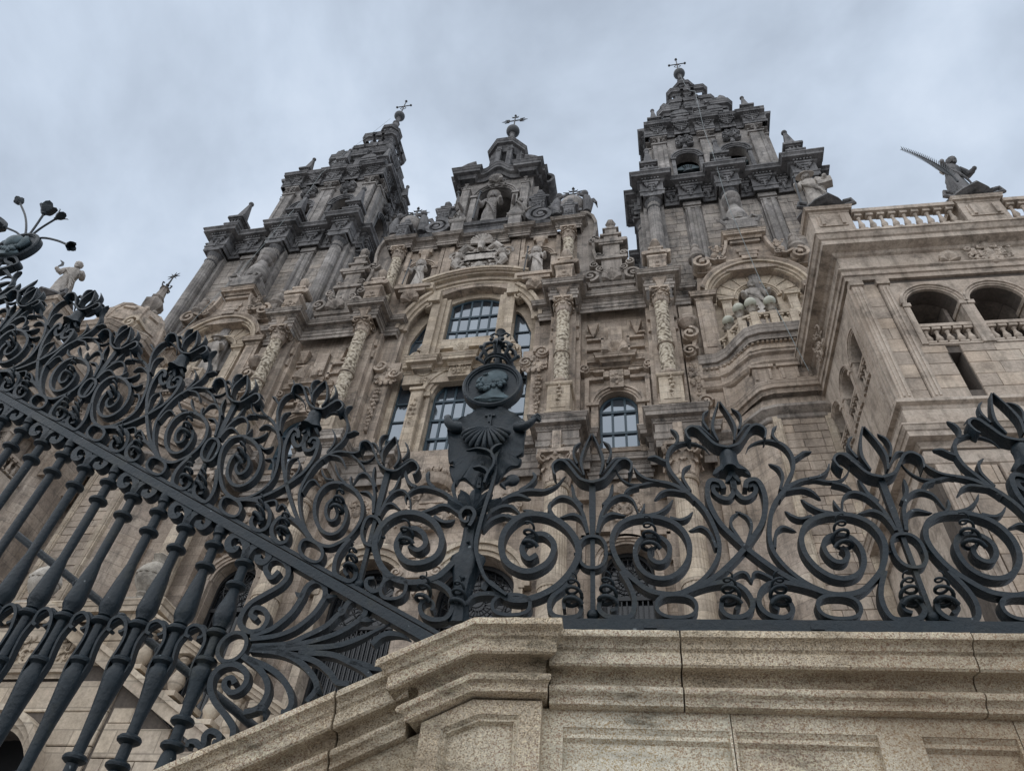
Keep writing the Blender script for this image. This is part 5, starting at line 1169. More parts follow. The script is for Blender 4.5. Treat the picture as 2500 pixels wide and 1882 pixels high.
# ------------------------------------------------------------------ palace wings either side of the forecourt
WROT = radians(2.7)
def wing(s):
    """local frame: corner at origin, front runs away from the church axis (+x, mirrored for the left wing), side runs back (+y)"""
    T = thing('palace_wing', ('stone palace wing with open gallery arches, balustrade and statues on the roof edge' if s > 0 else 'stone palace wing glimpsed through iron bars, dark arches above a long wall'), 'building', (14.5, -6, 0) if s > 0 else (-15.9, -6, 0), WROT*s, 'palace wings beside the church')
    MM = Matrix.Scale(s, 4, (1, 0, 0))
    def mb_(): return MB(MM)
    LX, LY = 14., 6.6
    ax = [2.03+1.73*i for i in range(4 if s > 0 else 2)]
    w = mb_(); w.plate([(0, 7), (LX, 7), (LX, 22.6), (0, 22.6)], 0, .5, [archpts(x, .72, 18.25, 20.05, 14) for x in ax]+[[(1.76, 16.45), (2.08, 16.45), (2.08, 17.94), (1.76, 17.94)]]+([[(5.2, 16.45), (5.52, 16.45), (5.52, 17.94), (5.2, 17.94)]])); w.build('front_wall', 'joint', T)
    sy = [1.15, 2.7, 4.25]
    RM = MM @ Matrix.Rotation(-pi/2, 4, 'Z')                    # local plate x -> -y ; used for the side face
    w = MB(MM @ Matrix(((0, 1, 0, 0), (1, 0, 0, 0), (0, 0, 1, 0), (0, 0, 0, 1))))
    w.plate([(0.5, 7), (LY, 7), (LY, 22.6), (0.5, 22.6)], 0, .5, [archpts(y, .52, 18.2, 19.65, 12) for y in sy]); w.build('side_wall', 'wing', T)
    # facing stones
    holes = [(x-1.0, x+1.0, 18.2, 21.1) for x in ax]+[(1.74, 2.1, 16.42, 17.96), (5.18, 5.54, 16.42, 17.96)]
    if s > 0:
        ashlar(T, 'block', 1.06, 9, 16.05, 18.2, 0, .95, .5, 71, holes[-2:], d=.05, gap=.012); ashlar(T, 'block', 1.06, 9, 18.2, 21.25, 0, .95, .5, 70, [(a_, b_, 18.2, 21.25) for a_, b_, _, _ in holes[:-2]], d=.05, gap=.012)
        ashlar(T, 'block', .32, .76, 16.05, 21.25, 0, .6, .5, 72, (), d=.03, gap=.012)
    for x in ax:                                                # spandrels round each arch
        m = mb_(); m.plate([(x-1.0 if x == ax[0] else x-.865, 18.2), (x+.865, 18.2), (x+.865, 21.2), (x-1.0 if x == ax[0] else x-.865, 21.2)], -.05, .0, [archpts(x, .72, 18.21, 20.05, 14)]); m.build('arch_spandrel', 'wing', T)
        m = mb_(); m.arc(x, -.05, 20.05, .72, 0, 180, archi(.2, .12), 20)
        for q in (-1, 1): m.box(x+q*.66, x+q*.88, -.14, .5, 19.93, 20.08); m.box(x+q*.70, x+q*.865, -.1, .5, 18.25, 19.93)
        m.build('arch_moulding', 'wing', T)
        r = mb_(); r.box(x-.72, x+.72, -.05, .15, 18.25, 18.33); r.build('base_rail', 'wing', T); r = mb_(); r.box(x-.72, x+.72, -.08, .2, 19.02, 19.14); rl = r.build('handrail', 'wing', T)
        for k in range(5): inst('baluster', WB, rl, (s*(x-.56+.28*k), .05, 18.33), 0, (1, 1, .69))
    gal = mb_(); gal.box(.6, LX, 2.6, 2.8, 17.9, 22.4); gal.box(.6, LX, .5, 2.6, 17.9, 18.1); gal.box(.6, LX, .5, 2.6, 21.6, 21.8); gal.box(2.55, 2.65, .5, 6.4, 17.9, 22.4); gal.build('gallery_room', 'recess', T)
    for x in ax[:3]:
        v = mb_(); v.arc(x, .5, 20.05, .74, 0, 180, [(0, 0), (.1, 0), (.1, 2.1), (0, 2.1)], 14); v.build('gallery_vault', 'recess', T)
    for y in sy:
        m = MB(MM @ Matrix(((0, 1, 0, 0), (1, 0, 0, 0), (0, 0, 1, 0), (0, 0, 0, 1)))); m.arc(y, 0, 19.65, .52, 0, 180, archi(.16, .1), 16)
        for q in (-1, 1): m.box(y+q*.5, y+q*.68, -.1, .4, 19.55, 19.68); m.box(y+q*.52, y+q*.66, -.06, .4, 18.2, 19.55)
        m.build('arch_moulding', 'wing', T)
        r = MB(MM @ Matrix(((0, 1, 0, 0), (1, 0, 0, 0), (0, 0, 1, 0), (0, 0, 0, 1)))); r.box(y-.52, y+.52, -.06, .15, 18.9, 19.0); rl = r.build('handrail', 'wing', T)
        for k in range(4): inst('baluster', WB, rl, (s*.04, y-.39+.26*k, 18.28), 0, (.8, .8, .62))
    # corner pilasters, each with paired fillets
    for x0, x1 in ((.0, .3), (.78, 1.06)):
        p = mb_(); p.box(x0, x1, -.1, .1, 16.05, 21.1)
        for q in (.22, .62): p.box(x0+(x1-x0)*q, x0+(x1-x0)*(q+.18), -.13, -.05, 16.2, 21.0)
        p.box(x0-.05, x1+.05, -.16, .1, 21.1, 21.32); p.build('pilaster', 'wing', T)
    p = mb_(); p.box(-.1, .05, .0, .75, 16.05, 21.1); p.box(-.13, -.05, .15, .28, 16.2, 21.0); p.box(-.13, -.05, .45, .58, 16.2, 21.0); p.build('pilaster', 'wing', T)
    # entablature round the corner
    path = [(0, LY), (0, 0), (LX, 0)]
    e = mb_(); e.sweep(path, [(.0, 0), (.1, 0), (.1, .2), (.15, .22), (.15, .42), (.22, .47), (.22, .52), (.06, .55), (.06, 1.3), (.14, 1.34), (.2, 1.42), (.5, 1.5), (.5, 1.72), (.56, 1.75), (.64, 1.92), (.68, 1.93), (.68, 2.02), (0, 2.1)], z=21.4); e.build('cornice', 'wing', T)
    o = mb_()
    for x, kind in ((3.1, 'shell'), (4.35, 'arms'), (5.6, 'shell'), (8.6, 'arms')):
        if kind == 'shell': shell(o, x, 22.05, .34, -.1, .12, 9)
        else: relief(o, x, 22.35, -.1, 1.1, 1.1, 81, .16, 11); o.box(x-.32, x+.32, -.2, 0, 22.05, 22.35)
        o.build('frieze_carving', 'wing', T); o = mb_()
    so = MB(MM @ Matrix(((0, 1, 0, 0), (1, 0, 0, 0), (0, 0, 1, 0), (0, 0, 0, 1)))); relief(so, 3.2, 22.3, -.1, .9, 1.2, 88, .3, 9); so.build('frieze_carving', 'wing', T)
    # string courses and the storey below
    e = mb_(); e.sweep(path, [(0, -.2), (.05, -.2), (.08, -.1), (.2, -.05), (.2, .05), (0, .1)], z=15.98)
    e.sweep(path, [(0, -.75), (.12, -.72), (.12, -.2), (0, -.15)], z=15.9)
    e.sweep(path, scale_prof(CORN, .75, .9), z=15.0)
    e.sweep(path, [(0, -.5), (.08, -.45), (.08, -.2), (.02, -.15), (0, 0)], z=14.4); e.build('string_course', 'wing', T)
    for x0, x1 in ((.1, .55), (1.5, 1.95), (2.4, 2.85)):
        p = mb_(); p.box(x0, x1, -.1, .05, 7, 13.9)
        for q in (.15, .45, .75): p.box(x0+(x1-x0)*q, x0+(x1-x0)*(q+.12), -.13, -.05, 7.4, 13.6)
        p.build('pilaster', 'wing', T)
    if s > 0: ashlar(T, 'block', .6, 7, 9, 13.9, 0, .9, .48, 75, [(1.45, 2.0, 0, 99), (2.35, 2.9, 0, 99)], d=.05, gap=.012)
    else:
        f = mb_(); f.box(.0, LX, -.04, 0, 7, 21.3); 
    # roof balustrade with pedestals
    for (x0, x1, kind) in ((-.56, .7, 1), (.8, 4.0, 0), (4.1, 5.4, 1), (5.5, 9, 0)):
        if kind:
            p = mb_(); p.box(x0, x1, -.56, .3, 23.5, 24.72); p.sweep([(x0, .3), (x0, -.56), (x1, -.56), (x1, .3)], corn(.25, .16), z=24.95); p.box(x0+.18, x1-.18, -.6, -.5, 23.85, 24.5)
            for q in (x0+.26, x1-.36): p.box(q, q+.1, -.66, -.55, 23.9, 24.45)
            p.build('pedestal', 'wing', T)
        else:
            r = mb_(); r.box(x0, x1, -.56, -.28, 23.5, 23.62); r.build('base_rail', 'wing', T); r = mb_(); r.box(x0, x1, -.6, -.24, 24.62, 24.8); rl = r.build('handrail', 'wing', T); n = int((x1-x0)/.34)
            for k in range(n): inst('baluster', WB, rl, (s*(x0+(x1-x0)*(k+.5)/n), -.42, 23.62), 0, (1.0, 1.0, 1.0))
    b = mb_(); b.box(-.5, -.2, .3, LY, 23.5, 23.7); b.box(.3, LX, .3, 6.5, 23.3, 23.45); b.build('roof', 'wing', T)
    # scrolled plinth blocks under the statues
    for x in (.07, 4.75):
        p = mb_(); p.box(x-.62, x+.62, -.6, .25, 24.95, 25.03); p.lathe([(.6, 25.03), (.82, 25.1), (.8, 25.2), (.5, 25.25)], 12, (x, -.2, 0), mod=lambda a, z: 1+.1*cos(4*a))
        for q in (-1, 1): p.tube([(x+q*.6, -.6, 25.05), (x+q*.92, -.65, 25.1), (x+q*.85, -.65, 25.34), (x+q*.6, -.65, 25.25)], .08, 7)
        p.box(x-.45, x+.45, -.65, .1, 25.22, 25.3); p.build('statue_plinth', 'ttrim', T)
    return T
WB = baluster_mesh('baluster', .11, 1.0, 'wing', 10)
wing(1); wing(-1)
def wpt(s, x, y, z):
    c, n = cos(WROT*s), sin(WROT*s); ox = 14.5 if s > 0 else -15.9; X = s*x
    return (ox+c*X-n*y, -6+n*X+c*y, z)

# ------------------------------------------------------------------ little dome behind the left wing
DT = thing('domed_turret', 'octagonal stone turret with ribbed dome and a gilt star on its lantern', 'turret', (-17.0, -1.5, 7))
DT['label'] = 'stone turret with ribbed dome, urn-shaped pinnacle and a spiked star on top'
mb = MB(); mb.lathe([(1.75, 0), (1.75, 19.9), (1.6, 20.0)], 8, (0, 0, 0), pi/8)
for k in range(8):
    a = pi/8+k*pi/4; mb.lathe([(.3, 12), (.3, 19.6), (.36, 19.7)], 6, (1.72*cos(a), 1.72*sin(a), 0))
mb.sweep([(1.75*cos(pi/8+2*pi*k/8), 1.75*sin(pi/8+2*pi*k/8)) for k in range(8)], corn(.9, .5), True, z=20.6); mb.build('drum', 'stone', DT)
mb = MB(); mb.lathe([(1.72, 20.6), (1.74, 21.2), (1.62, 22.0), (1.35, 22.7), (.95, 23.2), (.5, 23.5), (.4, 23.6)], 32, (0, 0, 0), mod=lambda a, z: 1+.03*(1 if cos(8*a) > .75 else 0)); dm = mb.build('dome', 'stone', DT, 40)
for k in range(8):
    a = k*pi/4; m2 = MB(); m2.tube([((r+.04)*cos(a), (r+.04)*sin(a), z) for r, z in ((1.72, 20.7), (1.74, 21.2), (1.62, 22.0), (1.35, 22.7), (.95, 23.2), (.5, 23.5))], .12, 6); m2.build('rib', 'stone', dm)
    for z, w_, h_ in ((21.4, .36, .5), (22.35, .26, .4)):
        b_ = a+pi/8; r_ = 1.70 if z < 22 else 1.5; m2 = MB(Matrix.Translation((r_*cos(b_), r_*sin(b_), z)) @ Matrix.Rotation(b_+pi/2, 4, 'Z') @ Matrix.Rotation(radians(-8 if z < 22 else -32), 4, 'X')); m2.box(-w_, w_, -.06, .1, -h_/2, h_/2); m2.build('panel', 'stone', dm)
for k in range(4): mb = MB(); a = pi/4+k*pi/2; volute(mb, 1.75*cos(a), 21.0, .45, 1.75*sin(a)-.3, .6, 1, 0); mb.build('corner_scroll', 'warm', DT)
mb = MB(); mb.lathe([(.5, 23.5), (.3, 23.7), (.34, 23.85), (.2, 23.9), (.5, 24.25), (.52, 24.55), (.3, 24.85), (.26, 24.95), (.34, 25.05), (.24, 25.2), (.17, 25.9), (.24, 25.95)], 14, mod=lambda a, z: 1+.06*cos(7*a))
for k in range(6): a = 2*pi*k/6; mb.ball((.42*cos(a), .42*sin(a), 23.7), .2, 7, 5)
pn_ = mb.build('pinnacle', 'trim', DT, 40)
mb = MB(); mb.tube([(0, 0, 25.9), (0, 0, 27.1)], [.07, .03], 6); mb.ball((0, 0, 26.3), .1, 8, 5)
for k in range(4): a = k*pi/2; mb.tube([(.05*cos(a), .05*sin(a), 26.1), (.3*cos(a), .3*sin(a), 25.95), (.34*cos(a), .34*sin(a), 26.15), (.24*cos(a), .24*sin(a), 26.2)], .04, 5)
for k in range(8): a = k*pi/4; mb.tube([(0, 0, 27.15), (.38*cos(a), 0, 27.15+.38*sin(a))], [.05, .01], 5)
mb.build('star_spike', 'blackiron', pn_)

# ------------------------------------------------------------------ free statues
T_, hd = figure('saint_statue', 'pilgrim saint in a broad hat with a staff, on the wing corner beside the tower', wpt(1, .07, -.3, 25.3), 2.45, WROT-.25, 21, 'brim', .82, robe=.86)
m2 = MB(); m2.box(.15, .62, -.35, -.05, 1.25, 1.6); m2.build('book', 'statue', T_)
sg_ = MB()
for k in range(9): a = 2*pi*k/9; sg_.tube([(0, 0, .25), (.34*cos(a), -.1*sin(a*2), .25+.34*sin(a))], [.05, .008], 5)
sg_.tube([(0, 0, -.0), (0, 0, .25)], .05, 6)
st_ = sg_.build('star_ornament', 'lead'); st_.location = wpt(1, .55, -.45, 24.95); tag(st_, 'spiked iron star beside the feet of the hatted saint', 'ornament')
T_, hd = figure('saint_statue', 'crowned martyr statue holding a long palm frond, out along the wing balustrade', wpt(1, 4.75, -.3, 25.3), 2.45, WROT+.3, 33, None, None, robe=1.0, lean=.1, arms=((-1, .65, -.3), (1, .5, -.3)), mat='ttrim')
m2 = MB()
for k in range(7): a = 2*pi*k/7; m2.tube([(.14*cos(a), .14*sin(a), 2.1), (.17*cos(a), .17*sin(a), 2.34)], [.04, .06], 5)
m2.build('crown', 'statue', T_)
pf = MB(); base = Vector((-.5, -.4, .35)); pts = [base+Vector((-.25*t-.72*t*t, -.12*t, 1.8*t-.55*t*t)) for t in [i/30*1.35 for i in range(31)]]
pf.tube(pts, [.04*(1-i/34) for i in range(31)], 6)
for i in range(5, 31):
    p = pts[i]; d_ = (pts[i]-pts[i-1]).normalized(); nn = Vector((d_.z, 0, -d_.x))
    for sg2 in (-1, 1):
        for half in (0,):
            p2 = pts[i-1].lerp(p, half); L_ = (.85 if sg2 < 0 else .45)*(1-.5*(i/30)**2)
            q = p2+nn*sg2*L_*.62+d_*L_*.5+Vector((0, -.05, -.12*L_)); m_ = p2.lerp(q, .5)+Vector((0, 0, .05*L_))
            pf.loft([[tuple(c-d_*w_), tuple(c+Vector((0, w_, 0))), tuple(c+d_*w_)] for c, w_ in ((p2, .018), (m_, .02), (q, .004))])
pf.build('palm_frond', 'lead', T_)
T_, hd = figure('saint_statue', 'robed statue reaching out a hand with a curved blade, on the glimpsed wing', wpt(-1, .1, -.3, 25.3), 2.5, .5, 44, None, None, robe=1.0, lean=-.05, arms=((-1, .62, -.15), (1, .4, -.3)))
m2 = MB(); h_ = hd[0]; m2.tube([h_+Vector((0, 0, 0)), h_+Vector((0, 0, .14))], .025, 6); m2.strip([h_+Vector((0, 0, .14)), h_+Vector((.08, 0, .3)), h_+Vector((.04, 0, .45)), h_+Vector((-.12, 0, .55))], (0, 1, 0), .03, [.06, .13, .1, .02]); m2.build('blade', 'lead', T_)
# niche saints, gable saint and kneeling attendants
figure('saint_statue', '', (3.2, -.15, 32.35), 2.3, 0, 51, 'halo', .95, robe=.85)[0]['label'] = 'saint in disc-like hat with staff, attic niche towards the tower with bells'
figure('saint_statue', 'saint in disc-like hat with staff, attic niche towards the star-topped dome', (-3.2, -.15, 32.35), 2.3, 0, 52, 'halo', .95, robe=.85)
figure('saint_statue', 'large pilgrim saint in hat with staff under the arch of the crowning gable', (0, .1, 38.3), 3.3, 0, 53, 'halo', .92, robe=.85, mat='tower')
for s in (-1, 1):
    t_, h_ = figure('kneeling_statue', 'kneeling crowned figure beside the gable saint, ' + ('turned from the bell-filled tower' if s > 0 else 'raising a sceptre'), (s*1.72, .05, 38.6), 2.5, s*.7, 60+s, None, None, robe=1.0, kneel=1., arms=((-s, .6, -.5), (s, .5, -.3)), mat='tower')
    if s < 0: m2 = MB(); m2.tube([h_[0], h_[0]+Vector((-.1, -.1, 1.1))], .05, 6); m2.ball(h_[0]+Vector((-.1, -.1, 1.15)), .12, 8, 6); m2.build('sceptre', 'lead', t_)
# lightning cables
def cable(lab, pts, r=.013):
    mb = MB(); out = []
    for a, b in zip(pts, pts[1:]):
        a, b = Vector(a), Vector(b)
        for i in range(12): out.append(a.lerp(b, i/12)-Vector((0, 0, .02*(b-a).length*4*(i/12)*(1-i/12))))
    out.append(Vector(pts[-1])); mb.tube(out, r, 6); o = mb.build('lightning_cable', 'cable'); tag(o, lab, 'cable'); return o
cable('grey lightning cable falling from the bell-filled tower across the arched bay', [(13.34, 5.3, 69.9), (13.39, 4.0, 63.2), (13.2, 1.0, 55.2), (13.1, .9, 48.5), (12.96, -.3, 42.6), (12.94, -.5, 37.6), (12.92, -.8, 35.2), (13.0, -.9, 33.9), (13.3, -1.0, 29.0), (13.5, -1.75, 25.1), (13.76, -2.0, 21.9)])
cable('grey lightning cable slanting down the tower beside the star-topped dome', [(-13.59, 5.0, 69.0), (-14.6, 3.0, 58.0), (-13.75, 1.0, 50.3), (-13.6, .5, 45.3), (-13.0, -.55, 40.8), (-13.73, -.45, 37.2), (-14.37, -.75, 32.5), (-14.74, -1.0, 29.5), (-14.8, -1.75, 25.5)])

# ------------------------------------------------------------------ near parapet wall (local frame: x along the wall, y away from the camera, z above the iron rail)
FROT = radians(3.5); FO = Vector((7.69904506, -18.526, 2.95814974))
PW = thing('parapet_wall', 'speckled granite parapet wall with moulded coping and a kinked corner pier', 'wall', (FO.x, FO.y, 0), FROT)
Z0 = FO.z
CAPP = [(-.142, -.108), (-.145, -.112), (-.145, -.130), (-.136, -.134), (-.127, -.138), (-.121, -.144), (-.119, -.154), (-.112, -.158), (-.109, -.162), (-.113, -.166), (-.113, -.200), (-.106, -.206), (-.062, -.198), (-.058, -.2), (-.05, -.203), (-.047, -.209), (-.044, -.214), (-.044, -.243), (-.058, -.245), (-.074, -.249), (-.084, -.256), (-.086, -.264), (-.082, -.273), (-.069, -.279), (-.067, -.284), (-.064, -.287), (-.064, -.301), (-.054, -.306), (-.03, -.305)]
def rake(mb, prof, u0, v0, u1, v1, jit=0., back=.16, n=1, dy=0.):
    """profile [(y, dv)] carried along a straight run from (u0, v0) to (u1, v1), verticals kept vertical"""
    rnd = random.Random(int(u0*1000)+7); rings = []
    full = list(prof)+[(back, prof[-1][1]), (back, prof[0][1])]
    for i in range(n+1):
        f = i/n; rings.append([(u0+(u1-u0)*f, y+dy+rnd.uniform(-jit, jit)*(y < .1), Z0+v0+(v1-v0)*f+dv+rnd.uniform(-jit, jit)*(y < .1)) for y, dv in full])
    return mb.loft(rings)
def coping(u0, v0, u1, v1, dy=0., jit=.0007, prof=CAPP):
    n = max(2, int(abs(u1-u0)/.035)); mb = MB(); rake(mb, prof, u0, v0, u1, v1, jit, .16, n, dy); return mb
# coping stones: level run to the right
for u0, u1 in ((-.02, .368), (.373, 1.178), (1.182, 1.95), (1.955, 2.7)):
    c = coping(u0, .002, u1, .002+.0015*(u0 > .3), 0); c.build('coping_stone', 'granite', PW, 40)
def pier_prof(): return [(y-.05 if y < 0 else y, v+.012) for y, v in CAPP]
# pier cap: returns at both ends, level then falling
pc = MB()
def cap_rings(pts):
    rings = []
    PP = pier_prof(); full = PP+[(.2, PP[-1][1]), (.2, PP[0][1])]
    for u, v, sh in pts:
        rings.append([(u+sh*max(0, (-y-.08)) if y < .1 else u, y if y < .1 else .2, Z0+v+dv) for y, dv in full])
    return rings
sl = .5
uL, uK, uR = -.395, -.245, -.04
pts = []
for i in range(9): f = i/8; pts.append((uL+(uK-uL)*f, -sl*(uK-uL)*(1-f), -1.0*(1-f) if True else 0))
for i in range(1, 9): f = i/8; pts.append((uK+(uR-uK)*f, 0, .55*f*f))
# explicit offsets so that the cap overhangs left and right as its profile steps out
rings = []
PP = pier_prof(); full = PP+[(.2, PP[-1][1]), (.2, PP[0][1])]
rnd = random.Random(3)
for u, v, _ in pts:
    ring = []
    for y, dv in full:
        o = max(0, -y-.08) if y < .1 else (max(0, -PP[0][0]-.08) if dv == PP[0][1] else 0)
        if y >= .1: o = o
        if u <= uL+1e-6: uu = u-o*1.15; vv = v-sl*o*1.15
        elif u >= uR-1e-6: uu = u+o*.55; vv = v
        else: uu = u; vv = v
        ring.append((uu, y+rnd.uniform(-.001, .001), Z0+vv+dv+rnd.uniform(-.001, .001)))
    rings.append(ring)
pc.loft(rings); pc.build('pier_cap', 'granite', PW, 40)
# pier shaft with sunk panel whose top follows the kink
pd = MB(); d0 = -.30
def top(u, o=0.): return d0+o+(sl*(u-uK) if u < uK else 0)
poly = [(uL+.005, -1.9), (uR+.0, -1.9), (uR+.0, top(uR)), (uK, top(uK)), (uL+.005, top(uL+.005))]
pa = .062
inn = [(uL+.065, -1.8), (uR-.065, -1.8), (uR-.065, top(uR, -.042)), (uK+.02, top(uK+.02, -.042)), (uL+.065, top(uL+.065, -.045))]
inn2 = [(uL+.085, -1.78), (uR-.085, -1.78), (uR-.085, top(uR, -.064)), (uK+.022, top(uK+.022, -.064)), (uL+.085, top(uL+.085, -.068))]
sh_ = lambda l: [(a, Z0+b) for a, b in l]
pd.plate(sh_(poly), -.08, .14, [sh_(inn)])
pd.build('pier_shaft', 'granite', PW)
pq = MB(); n_ = len(inn)
pq.raw([(a, -.078, b) for a, b in sh_(inn)]+[(a, -.066, b) for a, b in sh_([( (p[0]*.6+q[0]*.4), (p[1]*.6+q[1]*.4)) for p, q in zip(inn, inn2)])]+[(a, -.068, b) for a, b in sh_([((p[0]*.3+q[0]*.7), (p[1]*.3+q[1]*.7)) for p, q in zip(inn, inn2)])]+[(a, -.05, b) for a, b in sh_(inn2)],
       [(r*n_+i, r*n_+(i+1) % n_, (r+1)*n_+(i+1) % n_, (r+1)*n_+i) for r in range(3) for i in range(n_)]+[tuple(3*n_+i for i in range(n_))])
pq.build('sunk_panel', 'granite', PW)
# falling coping to the left
V = lambda u: -.128+sl*(u+.50)+.0     # drop of the falling coping relative to the level one
for u0, u1, dy in ((-.645, -.44, .004), (-1.5, -.651, 0), (-2.3, -1.508, 0), (-3.2, -2.306, 0)):
    c = coping(u0, V(u0), u1, V(u1), dy); c.build('coping_stone', 'granite', PW, 40)
# wall stones under the coping, with sunk panels
def die(u0, u1, v0=None):
    mb = MB(); n = max(2, int((u1-u0)/.05)); rings = []
    return mb
for u0, u1, pl in ((-.04, .4965, ((.02, .49),)), (.4995, 1.2465, ((.507, .885), (1.0, 1.24))), (1.2495, 2.0, ((1.257, 1.7),)), (2.006, 2.8, ())):
    mb = MB(); hs = [[(a, Z0-1.4), (b, Z0-1.4), (b, Z0-.352), (a, Z0-.352)] for a, b in pl]
    hs = [[(max(a, u0+.003), b) for a, b in h] for h in hs]
    mb.plate([(u0, Z0-1.45), (u1, Z0-1.45), (u1, Z0-.3), (u0, Z0-.3)], -.03, .14, hs); st = mb.build('wall_stone', 'granite', PW)
    for h in hs:
        q = MB(); (a, z0), (b, _), (_, z1), _ = h
        q.raw([(a, -.028, z0), (b, -.028, z0), (b, -.028, z1), (a, -.028, z1), (a, -.018, z1-.014), (b, -.018, z1-.014), (a, -.02, z1-.026), (b, -.02, z1-.026), (a, -.006, z1-.036), (b, -.006, z1-.036), (a, -.006, z0), (b, -.006, z0)],
              [(3, 2, 5, 4), (4, 5, 7, 6), (6, 7, 9, 8), (8, 9, 11, 10)]); q.build('sunk_panel', 'granite', st)
for u0, u1 in ((-.64, -.385), (-1.5, -.648), (-2.4, -1.506), (-3.2, -2.406)):
    mb = MB(); tz = lambda u: Z0-.302+V(u)+.0
    mb.plate([(u0, Z0-2.6), (u1, Z0-2.6), (u1, tz(u1)), (u0, tz(u0))], -.03, .14); mb.plate([(u0, tz(u0)-.12), (u1, tz(u1)-.12), (u1, tz(u1)-.085), (u0, tz(u0)-.085)], -.042, -.028); mb.build('wall_stone', 'granite', PW)
fd = MB(); fd.box(-3.2, 2.8, -.045, .2, 0.02, Z0-1.43); fd.build('plinth', 'granite', PW)

# ------------------------------------------------------------------ stair and terrace behind the fence
SB = thing('stair_balustrade', 'pale stone stair balustrade slanting down behind the iron bars', 'balustrade', (0, -10, 0))
SL = (6.44-8.08)/(2.11+.86); zr = lambda x: 8.08+SL*(x+.86)
mb = MB()
def rk(mb, x0, x1, dz0, dz1, y0, y1):
    mb.raw([(x0, y0, zr(x0)+dz0), (x1, y0, zr(x1)+dz0), (x1, y0, zr(x1)+dz1), (x0, y0, zr(x0)+dz1), (x0, y1, zr(x0)+dz0), (x1, y1, zr(x1)+dz0), (x1, y1, zr(x1)+dz1), (x0, y1, zr(x0)+dz1)],
           [(0, 1, 2, 3), (7, 6, 5, 4), (0, 4, 5, 1), (3, 2, 6, 7), (1, 5, 6, 2), (0, 3, 7, 4)])
rk(mb, -1.2, 8, -.06, .0, -.26, .26); rk(mb, -1.2, 8, -.14, -.06, -.21, .21); rk(mb, -1.2, 8, -.2, -.14, -.16, .16); mb.build('handrail', 'warm', SB)
mb = MB(); rk(mb, -3.2, 8, -1.08, -.98, -.24, .24); rk(mb, -3.2, 8, -1.3, -1.08, -.18, .2); mb.build('base_rail', 'warm', SB)
bm = baluster_mesh('baluster', .15, .84, 'warm', 14)
for k in range(14): x = -.85+.42*k; inst('baluster', bm, SB, (x, 0, zr(x)-1.0))
# terrace parapet with urns, wall below with an arched doorway
TP = thing('terrace_wall', 'pale ashlar terrace wall with stone ledge and arched doorway, behind the bars', 'wall', (0, -10, 0))
mb = MB(); mb.sweep([(-12, .3), (-12, 0), (-1.0, 0), (-1.0, .3)], corn(.35, .2), z=8.4); mb.sweep([(-12, 0), (-1.9, 0)], corn(.22, .14), z=7.2); mb.build('ledge', 'warm', TP)
hole = archpts(-3.0, 1.05, 0, 5.1, 16)
mb = MB(); mb.plate([(-12, 0), (8, 0), (8, 1.2), (-1.0, 6.9), (-1.0, 8.1), (-12, 8.1)], .06, .5, [hole]); mb.build('wall', 'joint', TP)
ashlar(TP, 'warm', -9, -1.05, 2.5, 6.95, .06, .9, .5, 91, [(-4.1, -1.9, 0, 5.4), (-3.8, -2.2, 5.3, 6.2)], d=.05)
for k in range(9):                                              # stones under the slanting stair
    x0_ = -.98+.62*k; ashlar(TP, 'warm', x0_, x0_+.6, 2.5, max(2.9, zr(x0_+.6)-1.32), .06, .62, .5, 92+k, (), d=.05)
ashlar(TP, 'warm', -9, -1.05, 7.22, 8.0, .06, .8, .4, 93, (), d=.04)
mb = MB(); mb.arc(-3.0, .05, 5.1, 1.05, 0, 180, archi(.3, .3), 22); mb.build('doorway_arch', 'warm', TP)
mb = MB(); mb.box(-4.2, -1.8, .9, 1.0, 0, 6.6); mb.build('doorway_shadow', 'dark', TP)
mb = MB(); mb.tube([(-3.75+.12*cos(a)*(1+.2*sin(3*a)), -.02, 7.6+.3*sin(a)) for a in [i*pi/10 for i in range(21)]], .035, 6); mb.tube([(-3.75+.3*cos(a), -.02, 7.55+.12*sin(2*a)) for a in [i*pi/10 for i in range(21)]], .035, 6)
relief(mb, -3.0, 7.6, .02, 1.3, .7, 94, .08, 8); mb.build('carved_relief', 'warm', TP)
for i, (x, lab) in enumerate(((-3.95, 'nearer the left wing'), (-1.58, 'nearer the fluted columns'))):
    u = thing('stone_urn', 'carved stone urn on the terrace ledge, '+lab, 'urn', (x, -9.86, 8.4), 0, 'urns on the terrace ledge')
    mb = MB(); mb.box(-.2, .2, -.2, .2, 0, .12); mb.lathe([(.16, .12), (.1, .2), (.14, .26), (.13, .3)], 14); mb.build('foot', 'carved', u, 40)
    mb = MB(); mb.lathe([(.12, .3), (.24, .46), (.29, .58), (.28, .64)], 28, mod=lambda a, z: 1+.04*cos(12*a)); mb.lathe([(.3, .62), (.31, .66), (.29, .7), (.24, .82), (.14, .92), (.11, .95)], 28, mod=lambda a, z: 1+.03*cos(14*a)); mb.build('bowl', 'carved', u, 50)
    mb = MB(); mb.lathe([(.12, .93), (.14, .97), (.1, 1.0), (.11, 1.04), (.17, 1.1), (.13, 1.13)], 18, mod=lambda a, z: 1+.1*cos(6*a)); mb.build('flame_lip', 'carved', u, 50)
